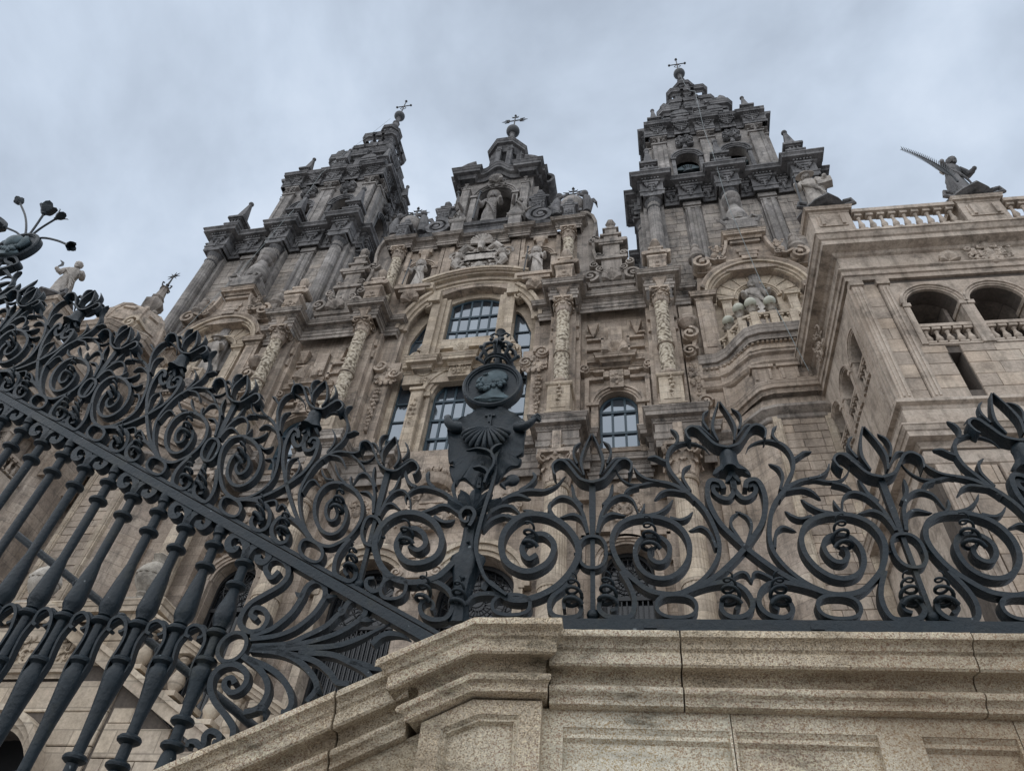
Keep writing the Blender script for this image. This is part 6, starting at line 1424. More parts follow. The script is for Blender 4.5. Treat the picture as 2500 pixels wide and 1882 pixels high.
TR = {
'scroll': [(0.561, 0.534),(0.571, 0.565),(0.6, 0.575),(0.617, 0.554),(0.624, 0.498),(0.616, 0.438),(0.593, 0.374),(0.56, 0.324),(0.523, 0.275),(0.47, 0.216),(0.415, 0.164),(0.353, 0.124),(0.288, 0.096),(0.239, 0.093),(0.187, 0.107),(0.14, 0.147),(0.102, 0.193),(0.076, 0.253),(0.069, 0.309),(0.089, 0.366),(0.13, 0.399),(0.178, 0.411),(0.236, 0.407),(0.287, 0.384),(0.32, 0.345),(0.335, 0.294),(0.33, 0.24),(0.306, 0.193),(0.269, 0.161),(0.229, 0.152),(0.19, 0.164),(0.162, 0.193),(0.149, 0.235),(0.151, 0.277),(0.173, 0.314),(0.21, 0.324),(0.245, 0.314),(0.266, 0.283),(0.263, 0.246),(0.244, 0.219),(0.219, 0.216),(0.2, 0.234),(0.198, 0.259),(0.21, 0.274)],
'vine': [(0.288, 0.099),(0.349, 0.135),(0.398, 0.187),(0.431, 0.251),(0.437, 0.306),(0.427, 0.369),(0.407, 0.435),(0.376, 0.489),(0.332, 0.538),(0.286, 0.568),(0.237, 0.578),(0.186, 0.566),(0.142, 0.571),(0.11, 0.601),(0.094, 0.638),(0.091, 0.661)],
'vine2': [(0.375, 0.482),(0.324, 0.574),(0.296, 0.633),(0.291, 0.694),(0.311, 0.747),(0.353, 0.774),(0.399, 0.772),(0.437, 0.751),(0.455, 0.716)],
'leafa': [(0.347, 0.521),(0.288, 0.532),(0.255, 0.519),(0.234, 0.495)],
'leafb': [(0.253, 0.576),(0.21, 0.588),(0.178, 0.614),(0.164, 0.648)],
'leafc': [(0.291, 0.671),(0.267, 0.687),(0.245, 0.703),(0.223, 0.705)],
'leafd': [(0.326, 0.759),(0.341, 0.794),(0.335, 0.827),(0.32, 0.847)],
'leafe': [(0.363, 0.527),(0.342, 0.588),(0.349, 0.632),(0.372, 0.655)],
'leaff': [(0.175, 0.556),(0.141, 0.542),(0.123, 0.523)],
'leafg': [(0.125, 0.405),(0.168, 0.418),(0.186, 0.445),(0.19, 0.466)],
'leafh': [(0.205, 0.419),(0.243, 0.43),(0.277, 0.457),(0.292, 0.482)],
'leafi': [(0.278, 0.407),(0.314, 0.396),(0.341, 0.406),(0.358, 0.427)],
'leafj': [(0.426, 0.275),(0.411, 0.337),(0.383, 0.363),(0.35, 0.352)],
'leafk': [(0.519, 0.284),(0.501, 0.33),(0.488, 0.368),(0.496, 0.407),(0.524, 0.431)],
'bellstem': [(0.524, 0.627),(0.521, 0.577),(0.524, 0.535),(0.545, 0.496),(0.574, 0.499),(0.598, 0.526),(0.596, 0.553),(0.575, 0.549)],
'footL': [(0.097, 0.181),(0.124, 0.124),(0.137, 0.074),(0.132, 0.03),(0.115, 0.008),(0.072, 0.007),(0.039, 0.014),(0.02, 0.04),(0.03, 0.073),(0.054, 0.084),(0.078, 0.068),(0.078, 0.041),(0.058, 0.03)],
'footR': [(0.287, 0.09),(0.347, 0.118),(0.407, 0.135),(0.459, 0.136),(0.494, 0.113),(0.511, 0.075),(0.509, 0.043),(0.484, 0.017),(0.442, 0.011),(0.415, 0.032),(0.417, 0.064),(0.438, 0.086),(0.466, 0.081),(0.471, 0.054),(0.455, 0.038)],
'leafl': [(0.436, 0.141),(0.489, 0.176),(0.512, 0.171),(0.521, 0.144)],
'stemleafR': [(0.017, 0.341),(0.034, 0.427),(0.068, 0.488),(0.113, 0.511),(0.15, 0.49),(0.166, 0.439)],
'stemleafR2': [(0.02, 0.361),(0.039, 0.406),(0.072, 0.425),(0.11, 0.417)],
'stemleafR3': [(0.04, 0.467),(0.066, 0.505),(0.076, 0.56)],
'fleur_m': [(-0.14, 0.605),(-0.149, 0.645),(-0.128, 0.679),(-0.102, 0.674),(-0.078, 0.643),(-0.049, 0.594),(-0.012, 0.564),(0.031, 0.581),(0.065, 0.632),(0.095, 0.672),(0.117, 0.66),(0.122, 0.615)],
'fleur_leafL': [(-0.04, 0.605),(-0.066, 0.643),(-0.096, 0.685),(-0.126, 0.69)],
'flame': [(-0.043, 0.612),(-0.054, 0.68),(-0.041, 0.743),(-0.019, 0.811),(0.009, 0.757),(0.033, 0.693),(0.026, 0.61)],
'side': [(-0.07, 0.681),(-0.084, 0.728),(-0.079, 0.76),(-0.062, 0.779)],
'oval': [(0.21, 0.047),(0.333, 0.048),(0.275, 0.085),(0.268, 0.01)],
'bell': [(0.479, 0.727),(0.557, 0.724),(0.46, 0.644),(0.574, 0.656),(0.505, 0.628)],
'bfleur': [(0.356, 0.81),(0.382, 0.864),(0.412, 0.84),(0.436, 0.795),(0.464, 0.746),(0.513, 0.735),(0.561, 0.755),(0.592, 0.817),(0.629, 0.873),(0.665, 0.843)],
'bflame': [(0.463, 0.83),(0.466, 0.921),(0.496, 0.989),(0.525, 0.94),(0.558, 0.897),(0.54, 0.827)],
'pR': [(-0.268, 0.106),(-0.247, 0.133),(-0.181, 0.075),(-0.102, 0.073),(-0.012, 0.123),(0.047, 0.209),(0.056, 0.287),(0.01, 0.37),(-0.066, 0.42),(-0.147, 0.421),(-0.204, 0.366),(-0.22, 0.289),(-0.192, 0.215),(-0.118, 0.179),(-0.048, 0.217),(-0.029, 0.288),(-0.068, 0.335),(-0.121, 0.323),(-0.143, 0.271),(-0.118, 0.231),(-0.088, 0.248)],
'pRv': [(-0.181, 0.078),(-0.252, 0.133),(-0.291, 0.209),(-0.309, 0.278),(-0.306, 0.349),(-0.291, 0.467),(-0.278, 0.552),(-0.269, 0.634),(-0.279, 0.684),(-0.311, 0.721),(-0.356, 0.73)],
'pRv2': [(-0.274, 0.656),(-0.276, 0.706),(-0.258, 0.753)],
'pRl1': [(-0.298, 0.386),(-0.264, 0.46),(-0.206, 0.518),(-0.14, 0.543),(-0.077, 0.542),(-0.031, 0.567),(-0.005, 0.604)],
'pRl2': [(-0.279, 0.454),(-0.226, 0.505),(-0.175, 0.52),(-0.137, 0.507)],
'pRl3': [(-0.3, 0.361),(-0.269, 0.404),(-0.224, 0.425),(-0.198, 0.412)],
'pRl4': [(-0.282, 0.435),(-0.238, 0.466),(-0.197, 0.466),(-0.167, 0.44)],
'pRl5': [(-0.148, 0.424),(-0.188, 0.415),(-0.212, 0.431)],
'pRl6': [(-0.171, 0.543),(-0.136, 0.57),(-0.114, 0.606),(-0.124, 0.634)],
'pRl7': [(-0.056, 0.42),(-0.092, 0.426),(-0.118, 0.439),(-0.144, 0.449)],
'pRl8': [(0.0, 0.382),(-0.036, 0.419),(-0.053, 0.457),(-0.051, 0.486)],
'pRf': [(0.051, 0.225),(0.016, 0.128),(-0.025, 0.086),(-0.037, 0.046),(-0.022, 0.013),(0.023, 0.004),(0.063, 0.016),(0.067, 0.056),(0.039, 0.086),(0.012, 0.071),(0.013, 0.036)],
'pRb': [(-0.181, 0.08),(-0.243, 0.093),(-0.294, 0.085),(-0.323, 0.054)],
'pL': [(-0.383, 0.221),(-0.412, 0.182),(-0.443, 0.154),(-0.523, 0.135),(-0.601, 0.157),(-0.662, 0.222),(-0.695, 0.304),(-0.683, 0.384),(-0.629, 0.434),(-0.555, 0.436),(-0.485, 0.394),(-0.443, 0.32),(-0.45, 0.25),(-0.502, 0.216),(-0.564, 0.224),(-0.608, 0.283),(-0.599, 0.343),(-0.559, 0.367),(-0.515, 0.339),(-0.501, 0.294),(-0.526, 0.27),(-0.561, 0.291)],
'pLl1': [(-0.386, 0.437),(-0.42, 0.495),(-0.476, 0.543),(-0.545, 0.568),(-0.593, 0.559),(-0.62, 0.525),(-0.616, 0.502)],
'pLl2': [(-0.584, 0.569),(-0.614, 0.587),(-0.635, 0.622),(-0.641, 0.647)],
'pLl3': [(-0.392, 0.437),(-0.433, 0.469),(-0.471, 0.477),(-0.505, 0.458),(-0.546, 0.445),(-0.582, 0.44)],
'pLl4': [(-0.49, 0.425),(-0.454, 0.4),(-0.428, 0.396),(-0.411, 0.402)],
'pLl5': [(-0.39, 0.462),(-0.417, 0.508),(-0.434, 0.556),(-0.434, 0.593)],
'pLl6': [(-0.511, 0.564),(-0.538, 0.592),(-0.549, 0.627),(-0.547, 0.648)],
'pLf': [(-0.484, 0.141),(-0.445, 0.141),(-0.398, 0.116),(-0.368, 0.074),(-0.367, 0.028),(-0.386, -0.002),(-0.432, -0.005),(-0.469, 0.017),(-0.477, 0.053),(-0.453, 0.069),(-0.431, 0.048),(-0.437, 0.028)],
'pLf2': [(-0.658, 0.216),(-0.627, 0.165),(-0.628, 0.121),(-0.653, 0.1),(-0.685, 0.121),(-0.689, 0.149),(-0.665, 0.154)],
'pcurl': [(-0.343, 0.362),(-0.334, 0.386),(-0.329, 0.417),(-0.345, 0.442),(-0.371, 0.443),(-0.384, 0.418),(-0.375, 0.39),(-0.353, 0.38),(-0.351, 0.405)],
'shield': [(-0.43, 0.972),(-0.392, 1.001),(-0.333, 1.016),(-0.281, 1.01),(-0.239, 0.987),(-0.207, 0.957),(-0.183, 0.936),(-0.168, 0.894),(-0.17, 0.815),(-0.17, 0.77),(-0.17, 0.735),(-0.193, 0.726),(-0.187, 0.711),(-0.175, 0.71),(-0.18, 0.677),(-0.21, 0.668),(-0.236, 0.642),(-0.252, 0.613),(-0.264, 0.592),(-0.294, 0.573),(-0.315, 0.556),(-0.327, 0.542),(-0.344, 0.551),(-0.364, 0.58),(-0.395, 0.607),(-0.414, 0.608),(-0.423, 0.587),(-0.431, 0.581),(-0.453, 0.623),(-0.467, 0.672),(-0.446, 0.672),(-0.456, 0.697),(-0.474, 0.703),(-0.486, 0.773),(-0.496, 0.839),(-0.508, 0.894),(-0.504, 0.935),(-0.477, 0.941),(-0.453, 0.954)],
'shell': [(-0.327, 0.853),(-0.398, 0.771),(-0.25, 0.785),(-0.313, 0.717)],
'earR': [(-0.206, 0.882),(-0.178, 0.868),(-0.152, 0.88),(-0.13, 0.909),(-0.11, 0.912)],
'earL': [(-0.449, 0.884),(-0.474, 0.879),(-0.5, 0.907),(-0.504, 0.935),(-0.519, 0.949)],
'vine_s': [(-0.306, 0.556),(-0.297, 0.602),(-0.278, 0.649),(-0.284, 0.692),(-0.309, 0.723),(-0.353, 0.737),(-0.386, 0.729)],
'vine_s2': [(-0.286, 0.686),(-0.294, 0.723),(-0.278, 0.748),(-0.26, 0.76)],
'vine_s3': [(-0.292, 0.602),(-0.308, 0.626),(-0.333, 0.638),(-0.354, 0.636)],
'med': [(-0.46, 1.129),(-0.196, 1.13),(-0.339, 1.303),(-0.332, 1.012)],
'wA': [(-1.053, -0.068),(-1.01, -0.055),(-0.978, -0.038),(-0.934, 0.016),(-0.916, 0.067),(-0.912, 0.085),(-0.911, 0.106),(-0.901, 0.13),(-0.875, 0.143),(-0.843, 0.124),(-0.829, 0.088),(-0.833, 0.06),(-0.853, 0.012),(-0.902, -0.042),(-0.968, -0.071),(-1.048, -0.082)],
'wAt1': [(-0.911, 0.082),(-0.927, 0.088),(-0.95, 0.106)],
'wAt2': [(-0.834, 0.083),(-0.815, 0.083),(-0.789, 0.092)],
'wB': [(-1.034, -0.109),(-0.917, -0.099),(-0.857, -0.07),(-0.794, -0.031),(-0.763, 0.01),(-0.747, 0.02),(-0.743, 0.043),(-0.73, 0.065),(-0.702, 0.066),(-0.672, 0.038),(-0.669, 0.011),(-0.696, -0.021),(-0.75, -0.059),(-0.829, -0.088),(-0.915, -0.106)],
'wBt1': [(-0.747, 0.02),(-0.76, 0.033),(-0.77, 0.05)],
'wBt2': [(-0.681, -0.004),(-0.658, -0.006),(-0.635, -0.003)],
'wC': [(-1.027, -0.115),(-0.845, -0.111),(-0.735, -0.101),(-0.665, -0.072),(-0.618, -0.041),(-0.569, -0.011)],
'wC2': [(-0.619, -0.095),(-0.595, -0.067),(-0.561, -0.055),(-0.52, -0.061),(-0.49, -0.077)],
'wD': [(-1.035, -0.119),(-0.93, -0.129),(-0.854, -0.157),(-0.797, -0.2),(-0.768, -0.238),(-0.771, -0.26),(-0.788, -0.289)],
'wDt': [(-0.768, -0.247),(-0.746, -0.263)],
'wD2': [(-0.941, -0.125),(-0.81, -0.152),(-0.742, -0.191),(-0.704, -0.226),(-0.663, -0.229)],
'wD3': [(-0.863, -0.128),(-0.749, -0.133),(-0.676, -0.159),(-0.621, -0.186),(-0.594, -0.209)],
'wD4': [(-0.677, -0.154),(-0.626, -0.167),(-0.589, -0.177),(-0.546, -0.174)],
'wE': [(-1.054, -0.142),(-0.986, -0.182),(-0.945, -0.221),(-0.927, -0.259),(-0.931, -0.296),(-0.948, -0.317),(-0.983, -0.328)],
'wEt': [(-0.942, -0.313),(-0.917, -0.317),(-0.914, -0.353)],
'wE2': [(-1.033, -0.151),(-0.95, -0.181),(-0.894, -0.215),(-0.854, -0.257),(-0.836, -0.294),(-0.843, -0.321),(-0.861, -0.325)],
'wG': [(-0.992, -0.402),(-1.002, -0.375),(-1.043, -0.336),(-1.093, -0.296),(-1.125, -0.254),(-1.134, -0.211),(-1.114, -0.18),(-1.071, -0.172),(-1.027, -0.194),(-1.01, -0.226),(-1.022, -0.256),(-1.049, -0.266),(-1.077, -0.249),(-1.083, -0.225),(-1.063, -0.218),(-1.047, -0.236)],
'wH': [(-1.129, -0.437),(-1.127, -0.421),(-1.106, -0.421),(-1.089, -0.432),(-1.078, -0.428),(-1.084, -0.401),(-1.069, -0.387),(-1.038, -0.399),(-1.035, -0.419),(-1.051, -0.419)],
'fring': [(-1.103, -0.111),(-1.162, -0.116),(-1.042, -0.105)],
'wF': [(-1.032, 0.185),(-1.052, 0.157),(-1.085, 0.189),(-1.086, 0.227),(-1.055, 0.239),(-1.013, 0.214),(-0.992, 0.17),(-1.008, 0.127),(-1.052, 0.091),(-1.095, 0.055),(-1.112, 0.009),(-1.103, -0.03),(-1.062, -0.055),(-1.022, -0.046),(-1.011, -0.007),(-1.036, 0.027),(-1.072, 0.035),(-1.079, 0.009),(-1.051, -0.008)],
}

# ------------------------------------------------------------------ wrought iron fence (same local frame, z = 0 at the top of the level rail)
FN = thing('iron_fence', 'dark painted wrought iron fence with scrolls, leaves and long bars standing on granite coping', 'fence', (FO.x, FO.y, FO.z), FROT)
NY = (0, 1, 0)
def cr_(pts, n=6):
    """Catmull-Rom through 2-D points"""
    P = [Vector((*p, 0)) if len(p) == 2 else Vector(p) for p in pts]; P = [P[0]*2-P[1]]+P+[P[-1]*2-P[-2]]; out = []
    for i in range(1, len(P)-2):
        for k in range(n):
            t = k/n; a, b, c, d = P[i-1], P[i], P[i+1], P[i+2]
            out.append(.5*((2*b)+(c-a)*t+(2*a-5*b+4*c-d)*t*t+(3*b-a-3*c+d)*t**3))
    out.append(P[-2]); return [(p.x, p.y) for p in out]
RAIL_B = lambda u: -.27-.53*u
class Map:
    """carries motif coordinates (u from the stem, v above the rail) onto the fence"""
    def __init__(s, u0, k=1., kv=1., sgn=1, slope=None): s.u0 = u0; s.t = .72 if slope else .93; s.k = k; s.kv = kv; s.g = sgn; s.b = slope
    def __call__(s, p):
        u = s.u0+s.g*s.k*p[0]; return (u, p[1]*s.kv+(RAIL_B(u) if s.b else 0))
ID = lambda p: p
_rj = random.Random(12)
def bar(name, pts, mp=ID, w=.030, th=.021, t0=1., t1=1., y=0., parent=None, curl=0., n=5):
    q = [mp(p) for p in cr_(pts, n)]; m = len(q)
    ths = [th*(t0+(1-t0)*min(1, i/(m*.3)))*(t1+(1-t1)*min(1, (m-1-i)/(m*.45))) for i in range(m)]
    ws = [w*(.14+.86*min(1, (m-1-i)/(m*.5))) if t1 < .3 else w for i in range(m)]
    ys = [y-curl*(i/m)**2 for i in range(m)]
    mb = MB(); mb.strip([(a, yy, b) for (a, b), yy in zip(q, ys)], NY, ws, ths)
    return mb.build(name, 'iron', parent or FN, 50)
def leaf(pts, mp=ID, th=.012, parent=None, y=0.):
    a, b = pts[-2], pts[-1]; pts = list(pts)+[(b[0]+(b[0]-a[0])*.35, b[1]+(b[1]-a[1])*.35)]
    return bar('leaf', pts, mp, .034, th*.9*getattr(mp, 't', 1), 1., .06, y, parent, .02*_rj.uniform(-.2, 1.), 5)
def corkscrew(c, r, h, turns, mp=ID, lean=.05, parent=None, rad=.0072):
    """tapering coil of round bar that rises from the scroll's eye"""
    pts = []; r *= 1.0; h *= 1.15; turns *= 1.1; N = int(turns*16)
    for i in range(N+1):
        f = i/N; rr = r*(1-.68*f); a = 2*pi*turns*f+.6
        u, v = c[0]+rr*cos(a)+lean*f, c[1]+h*f**.72+rr*.42*sin(a)
        q = mp((u, v)); pts.append((q[0], -.012-.04*f-rr*.8*sin(a), q[1]))
    mb = MB(); mb.tube(pts, [rad*(1.15-.8*i/N) for i in range(N+1)], 8); return mb.build('corkscrew', 'iron', parent or FN, 60)
def ringbar(name, c, hw, hh, mp=ID, w=.044, th=.012, pw=2.4, parent=None):
    pts = []
    for i in range(41):
        a = 2*pi*i/40; ca, sa = cos(a), sin(a)
        pts.append(mp((c[0]+hw*math.copysign(abs(ca)**(2/pw), ca), c[1]+hh*math.copysign(abs(sa)**(2/pw), sa))))
    mb = MB(); mb.strip([(a, 0, b) for a, b in pts], NY, w, th); return mb.build(name, 'iron', parent or FN, 60)
def fleur(mp, du=0., dv=0., k=1.):
    """three-petalled lily: two rolled side petals, a pointed open petal, thin side blades"""
    k = k*(.9 if getattr(mp, 'b', None) else 1); kx = k/getattr(mp, 'k', 1); kf = .84 if getattr(mp, 'b', None) else 1.
    left = [(0, -.004), (-.045, .014), (-.078, .062), (-.104, .098), (-.13, .103), (-.152, .074), (-.146, .032), (-.138, .012)]
    o = bar('lily_petal', [(du+a*kx, dv+b*k) for a, b in left], mp, .058, .0125*getattr(mp, 't', 1), 1, .35, 0, None, .03)
    o = bar('lily_petal', [(du-a*kx, dv+b*k) for a, b in left], mp, .058, .0125*getattr(mp, 't', 1), 1, .35, 0, None, .03)
    back = [(-.035, .045), (-.06, .085), (-.09, .128), (-.12, .135), (-.142, .115)]
    bar('lily_petal', [(du+a*kx, dv+b*k) for a, b in back], mp, .045, .009*getattr(mp, 't', 1), .5, .25, .012); bar('lily_petal', [(du-a*kx, dv+b*k) for a, b in back], mp, .045, .009*getattr(mp, 't', 1), .5, .25, .012)
    fl = [(-.03, .035), (-.043, .1), (-.032, .165), (-.003, .252)]
    bar('lily_point', [(du+a*kx, dv+b*k*kf) for a, b in fl], mp, .042, .0125*getattr(mp, 't', 1), .5, .4, -.004); bar('lily_point', [(du-a*kx, dv+b*k*kf) for a, b in fl], mp, .042, .0125*getattr(mp, 't', 1), .5, .4, -.004)
    sd_ = [(-.058, .10), (-.074, .15), (-.068, .19), (-.05, .212)]
    leaf([(du+a*kx, dv+b*k) for a, b in sd_], mp, .010); leaf([(du-a*kx, dv+b*k) for a, b in sd_], mp, .010)
def half(mp, vine=True, foot=True):
    """half a panel, from the stem to the bellflower axis"""
    bar('scroll', TR['scroll'], mp, .042*getattr(mp, 't', 1)**.5, .0195*getattr(mp, 't', 1), 1, .85)
    corkscrew((.207, .255), .034, .11, 3.1, mp, -.01)
    if vine:
        bar('vine', TR['vine'], mp, .036, .0165*getattr(mp, 't', 1), .8, .15); bar('vine', TR['vine2'], mp, .034, .0145*getattr(mp, 't', 1), 1, .15)
        for k in 'abcdefghijk': leaf(TR['leaf'+k], mp)
    bar('bell_stem', TR['bellstem'], mp, .03, .018, 1, .8, .004)
    if foot:
        bar('foot_scroll', TR['footL'], mp, .04, .016, 1, .7); bar('foot_scroll', TR['footR'], mp, .04, .016, 1, .7); leaf(TR['leafl'], mp)
        corkscrew((.052, .045), .034, .09, 2.9, mp, -.004); corkscrew((.448, .045), .034, .09, 2.9, mp, -.004)
        ringbar('oval_ring', (.271, .048), .064, .041, mp)
    for k in ('stemleafR', 'stemleafR2', 'stemleafR3'): leaf(TR[k], mp, .015)
def stem(mp, x=0.):
    q = [mp((x, v)) for v in (.03, .14)]
    bar('stem', [(x, .03), (x, .15), (x, .3), (x, .36)], mp, .02, .016, n=2); bar('stem', [(x, .33), (x, .42), (x, .5), (x, .57)], mp, .022, .024, .7, 1, n=2)
    ringbar('stem_ring', (x, .26), .048, .066, mp, .04, .012)
    b = mp((x, .024)); mb = MB(); mb.ball((b[0], 0, b[1]), .021, 12, 8); mb.build('ball', 'iron', FN, 60)
    for s in (-1, 1):
        r = mp((x+s*.052, .26)); mb = MB(); mb.tube([(r[0]-.014, -.004, r[1]), (r[0]+.014, -.004, r[1])], .006, 6); mb.build('rivet', 'iron', FN, 60)
    fleur(mp, x, .572)
def bellflower(mp, x=.523):
    b = mp((x, .63)); t = mp((x, .735)); mb = MB(); h = t[1]-b[1]
    mb.lathe([(.05, -.012), (.043, .0), (.034, .3*h), (.031, .55*h), (.032, .72*h), (.026, .88*h), (.008, 1.0*h)], 32, (b[0], 0, b[1]), mod=lambda a, z: 1+(.2 if z < .01 else .05)*cos(4*a+.8)); mb.build('bellflower', 'iron', FN, 60)
    for s in (-1, 1): leaf([(x+s*.016, .655), (x+s*.038, .635), (x+s*.062, .612)], mp, .022)
    for s in (-1, 1): leaf([(x, .64), (x+s*.006, .60), (x+s*.022, .575)], mp, .02)
    c = mp((x, .072)); mb = MB(); mb.tube([(c[0]-.014, 0, c[1]), (c[0]+.014, 0, c[1])], .016, 10); mb.build('clasp', 'iron', FN, 60)
    fleur(mp, x, .735, 1.0)
# level run: stem, bellflower, stem, bellflower
stem(Map(.107)); half(Map(.107)); bellflower(Map(.107)); half(Map(1.153, sgn=-1)); stem(Map(1.153)); half(Map(1.153)); bellflower(Map(1.153)); half(Map(2.199, sgn=-1))
for k in ('stemleafR', 'stemleafR2', 'stemleafR3'): leaf(TR[k], Map(.107, sgn=-1), .015)
mb = MB(); mb.box(-.02, 2.6, -.022, .022, -.04, 0)
rail = mb.build('bottom_rail', 'iron', FN)
for u in (.29, .8, 1.9):
    mb = MB(); mb.box(u-.02, u+.02, -.026, .026, -.034, -.022); mb.box(u-.012, u+.012, -.015, .015, -.105, -.04); mb.build('rail_clip', 'iron', rail)
# climbing run on the left
SLP = True; KB = .41/.523
for i, u0 in enumerate((-.72, -1.543, -2.364, -3.185)):
    m_ = Map(u0, KB, .95, -1, SLP); stem(m_)
    if i < 3: half(m_); bellflower(m_)
    if i > 0: half(Map(u0, KB, .95, 1, SLP))
    else:
        for k in ('stemleafR', 'stemleafR2', 'stemleafR3'): leaf(TR[k], Map(u0, KB, .95, 1, SLP), .015)
half(Map(-3.185, KB, .95, -1, SLP), True, False)
def beam(name, u0, u1, dz0, dz1, y0, y1):
    mb = MB(); a, b = RAIL_B(u0), RAIL_B(u1)
    mb.raw([(u0, y0, a+dz0), (u1, y0, b+dz0), (u1, y0, b+dz1), (u0, y0, a+dz1), (u0, y1, a+dz0), (u1, y1, b+dz0), (u1, y1, b+dz1), (u0, y1, a+dz1)], [(0, 1, 2, 3), (7, 6, 5, 4), (0, 4, 5, 1), (3, 2, 6, 7), (1, 5, 6, 2), (0, 3, 7, 4)])
    return mb.build(name, 'iron', FN)
beam('top_rail', -4.2, -.40, -.052, -.012, -.024, .022); beam('cap_rail', -4.2, -.40, -.004, .012, -.016, .02)

# post with oval sheath, scalloped shield, portrait roundel and open crown
def post(u, v0, k=1., full=True):
    mb = MB(); sec = [(0, .034, .02), (.06, .028, .02), (.14, .036, .022), (.20, .05, .026), (.245, .064, .03), (.262, .060, .024), (.28, .036, .02), (.34, .030, .018), (.40, .030, .018), (.47, .024, .016), (.55, .010, .008), (.9, .008, .005)]
    rings = []
    for v, a, b in sec: rings.append([(u+a*k*cos(t)*(1+.08*cos(5*t)), b*k*sin(t)*(1+.15*cos(6*t)), v0+v*k) for t in [2*pi*i/24 for i in range(24)]])
    mb.loft(rings); p = mb.build('post', 'iron', FN, 50)
    for v in (.07, .16, .31, .38):
        m2 = MB(); m2.ball((u, -.024*k, v0+v*k), .007, 8, 5); m2.build('rivet', 'iron', p, 60)
    mb = MB()
    for i in range(5):
        a = radians(90+(i-2)*28); mb.loft([[(u+r*k*cos(a)-w*k*sin(a), y*k, v0+(.44+r*sin(a))*k+w*k*cos(a)) for w, y in ((-ww, -.012), (0, -.03), (ww, -.012), (0, .002))] for r, ww in ((.01, .008), (.05, .02), (.09, .026), (.115, .018), (.125, .004))])
    mb.build('shell_leaf', 'iron', p, 50)
    return p
post(-.342, -.01)
bar('curl', TR['pcurl'], ID, .04, .014, 1, .6, -.02)
sh = TR['shield']; cu, cv = -.33, .80
pl = MB(); n = len(sh); sm = cr_(sh+[sh[0]], 4)[:-1]; n = len(sm); rows = []
for f, y, wob in ((1.0, -.004, .006), (.982, -.012, .005), (.95, -.008, .002), (.6, -.0075, 0), (.3, -.008, 0)):
    rows.append([(cu+(a-cu)*f, y+wob*sin(i*.9), cv+(b-cv)*f) for i, (a, b) in enumerate(sm)])
vs = [q for r in rows for q in r]; fs = [(r*n+i, r*n+(i+1) % n, (r+1)*n+(i+1) % n, (r+1)*n+i) for r in range(4) for i in range(n)]+[tuple(4*n+i for i in range(n))]
pl.raw(vs, fs); pl.raw([(a, .006, b) for a, b in sm]+[(a, rows[0][i][1], b) for i, (a, b) in enumerate(sm)], [tuple(reversed(range(n)))]+[(i, (i+1) % n, n+(i+1) % n, n+i) for i in range(n)])
shield = pl.build('shield', 'iron', FN, 50)
scl = MB(); hx, hz = TR['shell'][0]
N_ = 11
for i in range(N_):
    a = radians(-90+(i-(N_-1)/2)*12.5); rr = .138-.034*abs(i-(N_-1)/2)/((N_-1)/2)
    P_ = [(hx-.004+rr*f*cos(a)*1.12, -.012-.022*sin(pi*min(1, f*.9))-.004, hz+.03+rr*f*sin(a)) for f in (.1, .35, .65, .9, 1.0)]
    scl.tube(P_, [.003, .0055, .0095, .013, .007], 7)
scl.ball((hx, -.018, hz+.022), .016, 10, 6, (1.6, .7, 1)); scl.build('scallop', 'iron', shield, 60)
st = MB(); st.box(hx-.009, hx+.009, -.018, -.006, hz+.015, hz+.115)
for v in (.03, .06, .1): st.ball((hx, -.019, hz+v), .005, 6, 4)
st.box(hx-.022, hx+.022, -.016, -.006, hz+.10, hz+.112); st.build('strap', 'iron', shield)
st = MB(); st.box(-.342, -.326, -.014, -.006, .56, .70)
for v in (.58, .62, .68): st.ball((-.334, -.015, v), .005, 6, 4)
st.build('strap', 'iron', shield)
def blob_curl(pts, r0, name='ear_curl'):
    q = cr_(pts, 5); mb = MB(); m = len(q); mb.tube([(a, -.014-.02*sin(pi*i/m), b) for i, (a, b) in enumerate(q)], [r0*(1-.75*i/m)+.002 for i in range(m)], 9)
    return mb
mb = blob_curl(TR['earL'], .026); mb.ball((TR['earL'][0][0]-.02, -.022, TR['earL'][0][1]), .026, 12, 8); mb.build('ear_curl', 'iron', shield, 60)
mb = blob_curl(TR['earR'], .022); mb.ball((TR['earR'][0][0]+.02, -.022, TR['earR'][0][1]), .022, 12, 8)
q = TR['earR'][-1]
for d in (-.012, 0, .012): mb.tube([(q[0]-.03, -.03, q[1]), (q[0]-.008, -.034, q[1]+d+.01), (q[0]+.008, -.03, q[1]+d-.004)], [.012, .007, .002], 6)
mb.build('ear_curl', 'iron', shield, 60)
mb = MB(); mb.ball((-.205, -.006, .60), .028, 10, 7, (1.1, .6, 1)); mb.tube([(-.215, -.01, .59), (-.24, -.02, .565), (-.225, -.02, .545)], [.014, .012, .004], 7); mb.build('ear_curl', 'iron', shield, 60)
for k in ('vine_s', 'vine_s2', 'vine_s3'): leaf(TR[k], ID, .011, shield, -.035)
for k in ('pRv', 'pRv2'): bar('vine', TR[k], ID, .024, .0145, .7, .2, -.026)

